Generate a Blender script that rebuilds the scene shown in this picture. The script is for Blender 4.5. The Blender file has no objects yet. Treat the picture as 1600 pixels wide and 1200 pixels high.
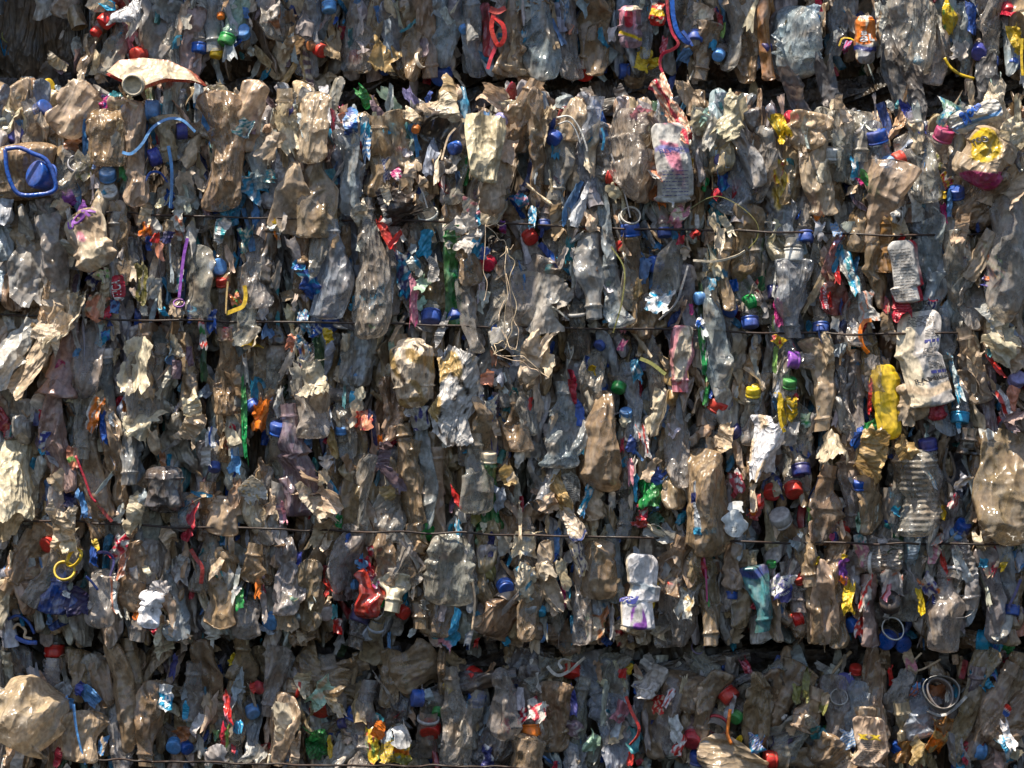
import bpy, math, random
import numpy as np

C = bpy.context.scene.collection
PI = math.pi

# ------------------------------------------------------------------ camera, sky, sun, exposure
CAM_D = 5.0
CAM_Z = 1.6
scn = bpy.context.scene
cam_data = bpy.data.cameras.new('camera')
cam = bpy.data.objects.new('camera', cam_data)
C.objects.link(cam)
cam.location = (0, -CAM_D, CAM_Z)
cam.rotation_euler = (PI / 2, 0, 0)
cam_data.sensor_width = 36
cam_data.lens = 36 * CAM_D / 1.6
cam_data.clip_end = 200
scn.camera = cam

SUN_TO = np.array([-0.28, -0.215, 0.92])          # direction towards the sun
SUN_TO = SUN_TO / np.linalg.norm(SUN_TO)
world = bpy.data.worlds.new('World')
scn.world = world
world.use_nodes = True
wn = world.node_tree.nodes
wl = world.node_tree.links
wn.clear()
sky = wn.new('ShaderNodeTexSky')
sky.sky_type = 'NISHITA'
sky.sun_disc = False
sky.sun_elevation = math.asin(SUN_TO[2])
sky.sun_rotation = math.atan2(SUN_TO[0], SUN_TO[1])
bg = wn.new('ShaderNodeBackground')
bg.inputs['Strength'].default_value = 0.078
wo = wn.new('ShaderNodeOutputWorld')
wl.new(sky.outputs[0], bg.inputs['Color'])
wl.new(bg.outputs[0], wo.inputs['Surface'])

sun_data = bpy.data.lights.new('sun', 'SUN')
sun_data.energy = 4.5
sun_data.angle = math.radians(0.53)
sun_data.color = (1.0, 0.91, 0.77)
sun = bpy.data.objects.new('sun', sun_data)
C.objects.link(sun)
from mathutils import Vector, Matrix
sun.rotation_euler = Vector(SUN_TO).to_track_quat('Z', 'Y').to_euler()
sun.location = (-2, -4, 6)

scn.view_settings.view_transform = 'Standard'
scn.view_settings.look = 'None'
scn.view_settings.gamma = 1
scn.view_settings.use_curve_mapping = False
scn.view_settings.exposure = 1.12
scn.cycles.max_bounces = 6
scn.cycles.transparent_max_bounces = 12
scn.cycles.diffuse_bounces = 3
scn.cycles.glossy_bounces = 2
scn.cycles.transmission_bounces = 3

# ------------------------------------------------------------------ colours (base colours, linear)
PAL = {
 'clear': (.43, .405, .37), 'brown': (.41, .285, .17), 'tan': (.62, .475, .325), 'cream': (.74, .63, .46), 'grey': (.40, .40, .40),
 'bluegrey': (.40, .47, .53), 'white': (.74, .74, .73), 'offwhite': (.58, .56, .52), 'dark': (.05, .045, .04), 'black': (.02, .02, .022),
 'amber': (.36, .17, .05), 'rust': (.35, .13, .05), 'smoke': (.11, .11, .115), 'red': (.52, .02, .018), 'dkred': (.28, .02, .02),
 'crimson': (.46, .02, .05), 'orange': (.80, .20, .02), 'salmon': (.75, .28, .17), 'pink': (.72, .28, .36), 'magenta': (.45, .035, .18),
 'purple': (.22, .06, .36), 'mauve': (.24, .175, .22), 'lavender': (.30, .28, .55), 'blue': (.012, .085, .38), 'ltblue': (.09, .28, .60),
 'cyan': (.02, .30, .52), 'navy': (.01, .025, .15), 'indigo': (.04, .055, .27), 'teal': (.04, .28, .33), 'green': (.01, .25, .06),
 'dkgreen': (.01, .085, .04), 'ltgreen': (.25, .50, .12), 'mint': (.40, .60, .48), 'yellow': (.66, .45, .02), 'olive': (.22, .22, .06),
 'redclear': (.50, .12, .12), 'pinkclear': (.50, .33, .30), 'greyblack': (.035, .035, .038), 'gold': (.50, .34, .14),
}
WORDS = {
 'clear': 'grimy clear', 'brown': 'brown-stained', 'tan': 'tan', 'cream': 'cream', 'grey': 'grey', 'bluegrey': 'bluish clear', 'white': 'white',
 'offwhite': 'dirty white', 'dark': 'dark', 'black': 'black', 'amber': 'amber', 'rust': 'rust-coloured', 'smoke': 'smoky dark', 'red': 'red',
 'dkred': 'dark red', 'crimson': 'crimson', 'orange': 'orange', 'salmon': 'salmon', 'pink': 'pink', 'magenta': 'magenta', 'purple': 'purple',
 'mauve': 'mauve', 'lavender': 'lavender', 'blue': 'blue', 'ltblue': 'light blue', 'cyan': 'cyan', 'navy': 'navy', 'indigo': 'indigo',
 'teal': 'teal', 'green': 'green', 'dkgreen': 'dark green', 'ltgreen': 'lime green', 'mint': 'mint green', 'yellow': 'yellow', 'olive': 'olive',
 'redclear': 'reddish see-through', 'pinkclear': 'pinkish clear', 'greyblack': 'charcoal', 'gold': 'golden brown',
}
OPAC = {'clear': .36, 'brown': .50, 'bluegrey': .38, 'grey': .50, 'redclear': .6, 'pinkclear': .6, 'smoke': .6, 'tan': .52, 'amber': .75, 'green': .8, 'mint': .8, 'mauve': .8, 'olive': .8}

# ------------------------------------------------------------------ materials
def nd(nt, t, **kw):
    n = nt.nodes.new(t)
    for k, v in kw.items():
        setattr(n, k, v)
    return n

def plastic(name, rough=.35, dirt=.5, dirt_col=(.25, .145, .065), transl=.0, bump=.5, bscale=1.0, alpha=False, spec=.5, stretch=.4, coat=0.0, streak=0.0, vary=0.0):
    m = bpy.data.materials.new(name)
    m.use_nodes = True
    nt = m.node_tree
    nt.nodes.clear()
    L = nt.links.new
    out = nd(nt, 'ShaderNodeOutputMaterial')
    bs = nd(nt, 'ShaderNodeBsdfPrincipled')
    at = nd(nt, 'ShaderNodeAttribute', attribute_name='Col')
    tc = nd(nt, 'ShaderNodeTexCoord')
    oi = nd(nt, 'ShaderNodeObjectInfo')
    mul = nd(nt, 'ShaderNodeMath', operation='MULTIPLY')
    mul.inputs[1].default_value = 37.0
    L(oi.outputs['Random'], mul.inputs[0])
    add = nd(nt, 'ShaderNodeVectorMath', operation='ADD')
    L(tc.outputs['Object'], add.inputs[0])
    L(mul.outputs[0], add.inputs[1])
    mp = nd(nt, 'ShaderNodeMapping')
    mp.inputs['Scale'].default_value = (1, 1, stretch)
    if vary > 0:                                        # wrinkle size differs from piece to piece
        vr = nd(nt, 'ShaderNodeMapRange')
        vr.inputs[3].default_value = 1 - vary; vr.inputs[4].default_value = 1 + vary * .7
        L(oi.outputs['Random'], vr.inputs[0])
        vs = nd(nt, 'ShaderNodeVectorMath', operation='SCALE')
        L(add.outputs[0], vs.inputs[0]); L(vr.outputs[0], vs.inputs['Scale'])
        L(vs.outputs[0], mp.inputs['Vector'])
    else:
        L(add.outputs[0], mp.inputs['Vector'])
    w0 = nd(nt, 'ShaderNodeTexNoise')
    w0.inputs['Scale'].default_value = 18
    L(add.outputs[0], w0.inputs['Vector'])
    wv0 = nd(nt, 'ShaderNodeVectorMath', operation='MULTIPLY_ADD')
    wv0.inputs[1].default_value = (.05, .05, .05)
    L(w0.outputs['Color'], wv0.inputs[0])
    L(add.outputs[0], wv0.inputs[2])
    # dirt
    n1 = nd(nt, 'ShaderNodeTexNoise')
    n1.inputs['Scale'].default_value = 26
    n1.inputs['Detail'].default_value = 7
    n1.inputs['Roughness'].default_value = .68
    r1 = nd(nt, 'ShaderNodeValToRGB')
    r1.color_ramp.elements[0].position = .40
    r1.color_ramp.elements[1].position = .72
    L(n1.outputs['Fac'], r1.inputs[0])
    dm = nd(nt, 'ShaderNodeMath', operation='MULTIPLY')
    dm.inputs[1].default_value = dirt
    L(r1.outputs[0], dm.inputs[0])
    mx = nd(nt, 'ShaderNodeMix', data_type='RGBA')
    L(dm.outputs[0], mx.inputs[0])
    L(at.outputs['Color'], mx.inputs[6])
    mx.inputs[7].default_value = (*dirt_col, 1)
    mp2 = nd(nt, 'ShaderNodeMapping')
    mp2.inputs['Scale'].default_value = (1, 1, .8)
    L(add.outputs[0], mp2.inputs['Vector'])
    if streak > 0:
        mps = nd(nt, 'ShaderNodeMapping')
        mps.inputs['Scale'].default_value = (1, 1, .22)
        L(wv0.outputs[0], mps.inputs['Vector'])
        ns = nd(nt, 'ShaderNodeTexNoise')
        ns.inputs['Scale'].default_value = 70
        ns.inputs['Detail'].default_value = 5
        L(mps.outputs[0], ns.inputs['Vector'])
        rs = nd(nt, 'ShaderNodeValToRGB')
        rs.color_ramp.elements[0].position = .50
        rs.color_ramp.elements[1].position = .70
        L(ns.outputs['Fac'], rs.inputs[0])
        sm = nd(nt, 'ShaderNodeMath', operation='MULTIPLY')
        sm.inputs[1].default_value = streak
        L(rs.outputs[0], sm.inputs[0])
        mxs = nd(nt, 'ShaderNodeMix', data_type='RGBA')
        L(sm.outputs[0], mxs.inputs[0])
        L(mx.outputs[2], mxs.inputs[6])
        mxs.inputs[7].default_value = (.62, .62, .61, 1)
        mx = mxs
    # fine specks and pale dust
    n2 = nd(nt, 'ShaderNodeTexNoise')
    n2.inputs['Scale'].default_value = 170
    n2.inputs['Detail'].default_value = 4
    L(mp2.outputs[0], n2.inputs['Vector'])
    L(mp2.outputs[0], n1.inputs['Vector'])
    hsv = nd(nt, 'ShaderNodeHueSaturation')
    mr = nd(nt, 'ShaderNodeMapRange')
    mr.inputs[1].default_value = .3; mr.inputs[2].default_value = .7
    mr.inputs[3].default_value = .70; mr.inputs[4].default_value = 1.28
    L(n2.outputs['Fac'], mr.inputs[0])
    L(mr.outputs[0], hsv.inputs['Value'])
    L(mx.outputs[2], hsv.inputs['Color'])
    L(hsv.outputs[0], bs.inputs['Base Color'])
    # roughness
    mr2 = nd(nt, 'ShaderNodeMapRange')
    mr2.inputs[3].default_value = max(.08, rough - .12); mr2.inputs[4].default_value = rough + .28
    L(r1.outputs[0], mr2.inputs[0])
    L(mr2.outputs[0], bs.inputs['Roughness'])
    bs.inputs['Specular IOR Level'].default_value = spec
    bs.inputs['Coat Weight'].default_value = coat
    bs.inputs['Coat Roughness'].default_value = .15
    # wrinkles
    warp = nd(nt, 'ShaderNodeTexNoise')
    warp.inputs['Scale'].default_value = 26 * bscale
    warp.inputs['Detail'].default_value = 2
    L(mp.outputs[0], warp.inputs['Vector'])
    wv = nd(nt, 'ShaderNodeVectorMath', operation='MULTIPLY_ADD')
    wv.inputs[1].default_value = (.035, .035, .035)
    L(warp.outputs['Color'], wv.inputs[0])
    L(mp.outputs[0], wv.inputs[2])
    # crumple relief: hollow cells meeting in sharp ridges, at two sizes
    hs = []
    for sc, w_ in ((62 * bscale, 1.0), (150 * bscale, .42)):
        v = nd(nt, 'ShaderNodeTexVoronoi', feature='F1')
        v.inputs['Scale'].default_value = sc
        L(wv.outputs[0], v.inputs['Vector'])
        pw = nd(nt, 'ShaderNodeMath', operation='POWER')
        pw.inputs[1].default_value = 1.6
        L(v.outputs['Distance'], pw.inputs[0])
        mw = nd(nt, 'ShaderNodeMath', operation='MULTIPLY')
        mw.inputs[1].default_value = w_
        L(pw.outputs[0], mw.inputs[0])
        hs.append(mw)
    ad = nd(nt, 'ShaderNodeMath', operation='ADD')
    L(hs[0].outputs[0], ad.inputs[0])
    L(hs[1].outputs[0], ad.inputs[1])
    bp = nd(nt, 'ShaderNodeBump')
    bp.inputs['Strength'].default_value = bump
    bp.inputs['Distance'].default_value = .015 / bscale
    L(ad.outputs[0], bp.inputs['Height'])
    L(bp.outputs[0], bs.inputs['Normal'])
    src = bs.outputs[0]
    if transl > 0:
        tr = nd(nt, 'ShaderNodeBsdfTranslucent')
        L(hsv.outputs[0], tr.inputs['Color'])
        L(bp.outputs[0], tr.inputs['Normal'])
        ms = nd(nt, 'ShaderNodeMixShader')
        ms.inputs[0].default_value = transl
        L(src, ms.inputs[1]); L(tr.outputs[0], ms.inputs[2])
        src = ms.outputs[0]
    if alpha:
        tp = nd(nt, 'ShaderNodeBsdfTransparent')
        # more opaque where dirt sits
        am = nd(nt, 'ShaderNodeMath', operation='MULTIPLY_ADD', use_clamp=True)
        L(r1.outputs[0], am.inputs[0])
        am.inputs[1].default_value = .25
        lw = nd(nt, 'ShaderNodeLayerWeight')
        lw.inputs['Blend'].default_value = .35
        L(bp.outputs[0], lw.inputs['Normal'])
        fa = nd(nt, 'ShaderNodeMath', operation='MULTIPLY_ADD')
        L(lw.outputs['Facing'], fa.inputs[0])
        fa.inputs[1].default_value = .42
        L(at.outputs['Alpha'], fa.inputs[2])
        L(fa.outputs[0], am.inputs[2])
        ms = nd(nt, 'ShaderNodeMixShader')
        L(am.outputs[0], ms.inputs[0])
        L(tp.outputs[0], ms.inputs[1]); L(src, ms.inputs[2])
        src = ms.outputs[0]
    L(src, out.inputs['Surface'])
    return m

M_PET = plastic('crushed_bottle_plastic', rough=.19, dirt=.62, transl=.22, bump=.62, bscale=.72, alpha=True, spec=.85, stretch=.34, coat=.35, streak=.22, vary=.55)
M_FILM = plastic('plastic_film', rough=.34, dirt=.45, transl=.30, bump=.62, bscale=.85, vary=.5, stretch=.45, streak=.2)
M_PRINT = plastic('printed_film', rough=.34, dirt=.30, transl=.18, bump=.6, bscale=1.2, stretch=.5)
M_LABEL = plastic('smooth_label', rough=.34, dirt=.30, transl=.1, bump=.22, bscale=1.0, stretch=.5)
M_SMOOTH = plastic('smooth_bottle_plastic', rough=.34, dirt=.30, bump=.10, bscale=.6, stretch=.6)
M_HARD = plastic('hard_cap_plastic', rough=.38, dirt=.42, bump=.05, bscale=2.0, stretch=1)
M_STRAP = plastic('strap_plastic', rough=.36, dirt=.38, bump=.12, bscale=1.5, stretch=1)
M_WIRE = plastic('rusty_wire', rough=.5, dirt=.6, dirt_col=(.07, .03, .015), bump=.1, bscale=4, stretch=1, spec=.3)
M_STRING = plastic('string_fibre', rough=.8, dirt=.3, bump=.1, bscale=4, stretch=1)
M_INK = plastic('printing_ink', rough=.45, dirt=.25, bump=.02, stretch=1)
M_CORE = plastic('compressed_plastic', rough=.45, dirt=.6, transl=.0, bump=.9, stretch=.3)

# ------------------------------------------------------------------ helpers
def Ppx(px, py, y=0.0):
    k = (CAM_D + y) / CAM_D
    return np.array([(px - 800) / 1000 * k, y, CAM_Z + (600 - py) / 1000 * k])

def face_y(px, py):
    """depth of the stack's front at a place: three bales, each rounded towards the crevices"""
    if py < 128:
        y = .105 + .05 * max(0, (py - 60) / 68) ** 2 + (.11 if px < 85 else 0)
    elif py < 1008:
        y = -.012 + .045 * (py - 180) / 820
        if py < 205: y += .075 * ((205 - py) / 77) ** 2
        if py > 930: y += .05 * ((py - 930) / 78) ** 2
        if px < 110: y += .05 * ((110 - px) / 110) ** 2
        if 330 < py < 352 or 496 < py < 520 or 822 < py < 850: y += .004
    else:
        y = .072
        if py < 1090: y += .05 * ((1090 - py) / 82) ** 2
    return y

def seam_clamp(px, py, half):
    """keep a piece inside its own bale so the dark seams stay open"""
    if px < 90: return py
    wv = 7 * math.sin(px / 70) + 5 * math.sin(px / 23 + 1)
    top = 150 + wv + (26 if px > 1180 or 520 < px < 690 else 0) - (24 if px < 520 else 0) - (8 if 690 < px < 900 else 0)
    low = 1016 + wv + (14 if px > 1000 else 0)
    if py < 128: return min(py, 122 + wv * .6 - half * .9)
    if py < 1008: return min(max(py, top + half * .85), 1000 + wv * .6 - half * .85)
    return max(py, low + half * .8)

def creases(p, rng, K=8, aniso=0.0, warp=.15, size=.05):
    """crumpled-sheet height: random fold lines (absolute linear functions), gated in space; p is (N,2) metres"""
    q = p / size
    w = np.zeros_like(q)
    for _ in range(3):
        d = rng.normal(size=2); d /= np.linalg.norm(d)
        f = rng.uniform(.6, 1.8); ph = rng.uniform(0, 6.28)
        w += np.outer(np.sin(q @ d * f + ph), rng.normal(size=2)) * warp
    q = q + w
    lo, hi = q.min(0), q.max(0)
    out = np.zeros(len(q))
    for _ in range(K):
        a = rng.uniform(-PI / 2, PI / 2)
        a = a * (1 - aniso)
        d = np.array([math.cos(a), math.sin(a)])
        c = rng.uniform(lo, hi)
        v = (q - c) @ d
        g = rng.choice([-1, 1]) * rng.uniform(.5, 1.3)
        e = np.array([-d[1], d[0]])
        gate = 1 / (1 + np.exp(-((q - c) @ e + rng.uniform(-.3, 1.2)) * 2.2))
        dist = np.sqrt(v * v + .0006)
        out += g * np.minimum(dist, 1.6) * gate
    out -= out.mean()
    s = out.std()
    return out / (s if s > 1e-6 else 1)

def panels(p, rng, size=.02, length=1.0, jitter=.5):
    """crumpled thin plastic: hollow panels meeting in sharp ridges; about 0..1, ridges high"""
    q = np.stack([p[:, 0] / size, p[:, 1] / (size * length)], 1)
    th = rng.uniform(-.35, .35) if length > 1.3 else rng.uniform(0, 3.1)
    if length > 1.3:
        q[:, 0] = q[:, 0] + q[:, 1] * math.tan(th) * .8
    q = q + .18 * np.sin(q[:, ::-1] * 2.1 + rng.uniform(0, 6))
    lo, hi = q.min(0) - .5, q.max(0) + .5
    n = int(np.clip((hi - lo).prod() * .9, 5, 420))
    c = rng.uniform(lo, hi, (n, 2))
    b = rng.uniform(0, jitter, n)
    d = np.full(len(q), 9.0)
    for i in range(n):
        e = q - c[i]
        np.minimum(d, b[i] + (e * e).sum(1), out=d)
    return np.minimum(d, 1.6)

def wob(x, rng, n=3, f0=2.0):
    o = np.zeros_like(x)
    for k in range(n):
        f = f0 * (1.9 ** k)
        o += np.sin(x * f * rng.uniform(.7, 1.3) + rng.uniform(0, 6.28)) / (1.5 ** k)
    return o / 1.8

def blotch(p, rng, f):
    o = np.zeros(len(p))
    for k in range(5):
        d = rng.normal(size=2); d /= np.linalg.norm(d)
        o += np.sin(p @ d * f * rng.uniform(.6, 2.2) + rng.uniform(0, 6.28))
    return o / 2.0

def mesh_grid(name, P, col, mat, close_u=False, smooth=True):
    """P (nv,nu,3), col (nv,nu,4)"""
    nv, nu = P.shape[:2]
    me = bpy.data.meshes.new(name)
    me.vertices.add(nv * nu)
    me.vertices.foreach_set('co', P.reshape(-1).astype(np.float32))
    iu = np.arange(nu if close_u else nu - 1)
    iv = np.arange(nv - 1)
    U, V = np.meshgrid(iu, iv)
    U2 = (U + 1) % nu
    f = np.stack([V * nu + U, V * nu + U2, (V + 1) * nu + U2, (V + 1) * nu + U], -1).reshape(-1, 4)
    return finish(me, f, col.reshape(-1, 4), mat, smooth)

def finish(me, f, col, mat, smooth=True):
    n, k = f.shape
    me.loops.add(n * k)
    me.loops.foreach_set('vertex_index', f.reshape(-1).astype(np.int32))
    me.polygons.add(n)
    me.polygons.foreach_set('loop_start', (np.arange(n) * k).astype(np.int32))
    me.polygons.foreach_set('loop_total', np.full(n, k, np.int32))
    me.polygons.foreach_set('use_smooth', np.full(n, smooth))
    me.update(calc_edges=True)
    a = me.color_attributes.new('Col', 'FLOAT_COLOR', 'POINT')
    a.data.foreach_set('color', col.reshape(-1).astype(np.float32))
    me.materials.append(mat)
    return me

def link(name, me, parent=None):
    o = bpy.data.objects.new(name, me)
    C.objects.link(o)
    if parent is not None:
        o.parent = parent
    return o

def basis(a, roll=0.0):
    """rotation with local Z along a and local -Y towards the camera, then rolled about Z"""
    a = np.array(a, float); a /= np.linalg.norm(a)
    f = np.array([0, -1.0, 0])
    if abs(a @ f) > .97:
        f = np.array([0, 0, 1.0])
    fo = f - a * (a @ f); fo /= np.linalg.norm(fo)
    ly = -fo
    lx = np.cross(ly, a)
    c, s = math.cos(roll), math.sin(roll)
    lx2 = lx * c + ly * s
    ly2 = -lx * s + ly * c
    return np.stack([lx2, ly2, a], 1)

def place(o, R, loc):
    m = Matrix(((R[0, 0], R[0, 1], R[0, 2], loc[0]), (R[1, 0], R[1, 1], R[1, 2], loc[1]), (R[2, 0], R[2, 1], R[2, 2], loc[2]), (0, 0, 0, 1)))
    o.matrix_world = m

def axis_dir(ang, tilt):
    a, t = math.radians(ang), math.radians(tilt)
    return np.array([math.cos(a) * math.cos(t), -math.sin(t), math.sin(a) * math.cos(t)])

def rgba(name, shape, op=None, rng=None, vary=.10):
    c = np.array(PAL[name], float)
    if rng is not None:
        c = c * (1 + rng.uniform(-vary, vary)) * (1 + rng.uniform(-vary * .3, vary * .3, 3))
    out = np.empty(shape + (4,))
    out[..., :3] = c
    out[..., 3] = OPAC.get(name, 1.0) if op is None else op
    return out

THINGS = []      # (object, px, py, noun, adjective words)
def register(o, px, py, kind, adj, noun, cat, group=None, label=None):
    o['category'] = cat
    if group: o['group'] = group
    THINGS.append([o, px, py, adj, noun, label])
    return o

# ------------------------------------------------------------------ printing on films
def paint(col, S, T, spec, rng):
    """spec: list of (pattern, colour, params...) painted as inks into the colour attribute; S,T in -1..1"""
    p = np.stack([S.ravel(), T.ravel()], 1)
    for sp in spec:
        kind, cname = sp[0], sp[1]
        c = np.array(PAL[cname])
        if kind == 'blot':                                  # torn patches of print
            b = blotch(p, rng, sp[2] if len(sp) > 2 else 4.0).reshape(S.shape)
            th = sp[3] if len(sp) > 3 else .35
            m = np.clip((b - th) / .25, 0, 1)
        elif kind == 'band':                                # t from..to
            w = .06 * np.sin(S * 3 + rng.uniform(0, 6))
            m = np.clip((T + w - sp[2]) / .05, 0, 1) * np.clip((sp[3] - T - w) / .05, 0, 1)
        elif kind == 'vband':
            w = .06 * np.sin(T * 3 + rng.uniform(0, 6))
            m = np.clip((S + w - sp[2]) / .08, 0, 1) * np.clip((sp[3] - S - w) / .08, 0, 1)
        elif kind == 'diag':
            v = T + sp[4] * S
            m = np.clip((v - sp[2]) / .05, 0, 1) * np.clip((sp[3] - v) / .05, 0, 1)
        elif kind == 'stripes':
            v = np.sin((T + .4 * S * (sp[3] if len(sp) > 3 else 0)) * sp[2] * PI)
            m = np.clip(v / .3, 0, 1)
        elif kind == 'disc':
            r = np.hypot((S - sp[2]), (T - sp[3]) )
            m = np.clip((sp[4] - r) / .06, 0, 1)
        elif kind == 'ring':
            r = np.hypot((S - sp[2]), (T - sp[3]))
            m = np.clip(1 - abs(r - sp[4]) / sp[5], 0, 1)
        else:
            continue
        m = m[..., None]
        col[..., :3] = col[..., :3] * (1 - m) + c * m
        col[..., 3:] = np.maximum(col[..., 3:], m)
    return col

def sample(G, s, t):
    """bilinear sample of grid G (nv,nu,3) at s,t in 0..1"""
    nv, nu = G.shape[:2]
    x = np.clip(s, 0, 1) * (nu - 1); y = np.clip(t, 0, 1) * (nv - 1)
    i = np.minimum(x.astype(int), nu - 2); j = np.minimum(y.astype(int), nv - 2)
    fx = (x - i)[:, None]; fy = (y - j)[:, None]
    return G[j, i] * (1 - fx) * (1 - fy) + G[j, i + 1] * fx * (1 - fy) + G[j + 1, i] * (1 - fx) * fy + G[j + 1, i + 1] * fx * fy

def conform(G, s, t, off=.0016):
    p = sample(G, s, t)
    e = .02
    du = sample(G, s + e, t) - sample(G, s - e, t)
    dv = sample(G, s, t + e) - sample(G, s, t - e)
    n = np.cross(du, dv)
    n /= (np.linalg.norm(n, axis=1, keepdims=True) + 1e-9)
    flip = np.where(n[:, 1] > 0, -1, 1)[:, None]
    return p + n * flip * off

def writing(G, W, H, text, s0, t0, size, colour, parent, rot=0.0, name='lettering', bold=0.0):
    """real letters laid on a surface grid; s0,t0 centre (0..1), size letter height in metres"""
    cu = bpy.data.curves.new('letters', 'FONT')
    cu.body = text
    cu.size = 1.0
    cu.align_x = 'CENTER'; cu.align_y = 'CENTER'
    cu.resolution_u = 3
    cu.offset = bold
    ob = bpy.data.objects.new('letters', cu)
    C.objects.link(ob)
    bpy.context.view_layer.update()
    dg = bpy.context.evaluated_depsgraph_get()
    me = bpy.data.meshes.new_from_object(ob.evaluated_get(dg))
    bpy.data.objects.remove(ob)
    n = len(me.vertices)
    co = np.empty(n * 3, np.float32); me.vertices.foreach_get('co', co)
    co = co.reshape(-1, 3)[:, :2] * size * 1.35
    c, s = math.cos(math.radians(rot)), math.sin(math.radians(rot))
    x = co[:, 0] * c - co[:, 1] * s; y = co[:, 0] * s + co[:, 1] * c
    P = conform(G, s0 + x / W, t0 + y / H)
    me.vertices.foreach_set('co', P.astype(np.float32).ravel())
    me.update()
    me.materials.clear(); me.materials.append(M_INK)
    for p in me.polygons: p.material_index = 0
    a = me.color_attributes.new('Col', 'FLOAT_COLOR', 'POINT')
    a.data.foreach_set('color', np.tile(np.array([*PAL[colour], 1.0]), n).astype(np.float32))
    return link(name, me, parent)

def text_rows(G, W, H, s0, s1, t0, t1, rows, colour, parent, rng, lh=.0016, name='small_print'):
    """rows of tiny unreadable print: broken dashes following the surface"""
    V, F = [], []
    for r in range(rows):
        t = t0 + (t1 - t0) * (r + .5) / rows
        s = s0
        while s < s1 - .02:
            ln = rng.uniform(.03, .10)
            e = min(s + ln, s1)
            k = max(2, int((e - s) * W / .004) + 1)
            ss = np.linspace(s, e, k)
            top = conform(G, ss, np.full(k, t + lh / H / 2), .0012)
            bot = conform(G, ss, np.full(k, t - lh / H / 2), .0012)
            b = len(V)
            V += list(top) + list(bot)
            for i in range(k - 1):
                F.append((b + i, b + i + 1, b + k + i + 1, b + k + i))
            s = e + rng.uniform(.012, .035)
    V = np.array(V); F = np.array(F)
    me = bpy.data.meshes.new(name)
    me.vertices.add(len(V)); me.vertices.foreach_set('co', V.astype(np.float32).ravel())
    finish(me, F, np.tile(np.array([*PAL[colour], 1.0]), (len(V), 1)), M_INK)
    return link(name, me, parent)

# ------------------------------------------------------------------ builders
def smooth01(x):
    x = np.clip(x, 0, 1)
    return x * x * (3 - 2 * x)

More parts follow.
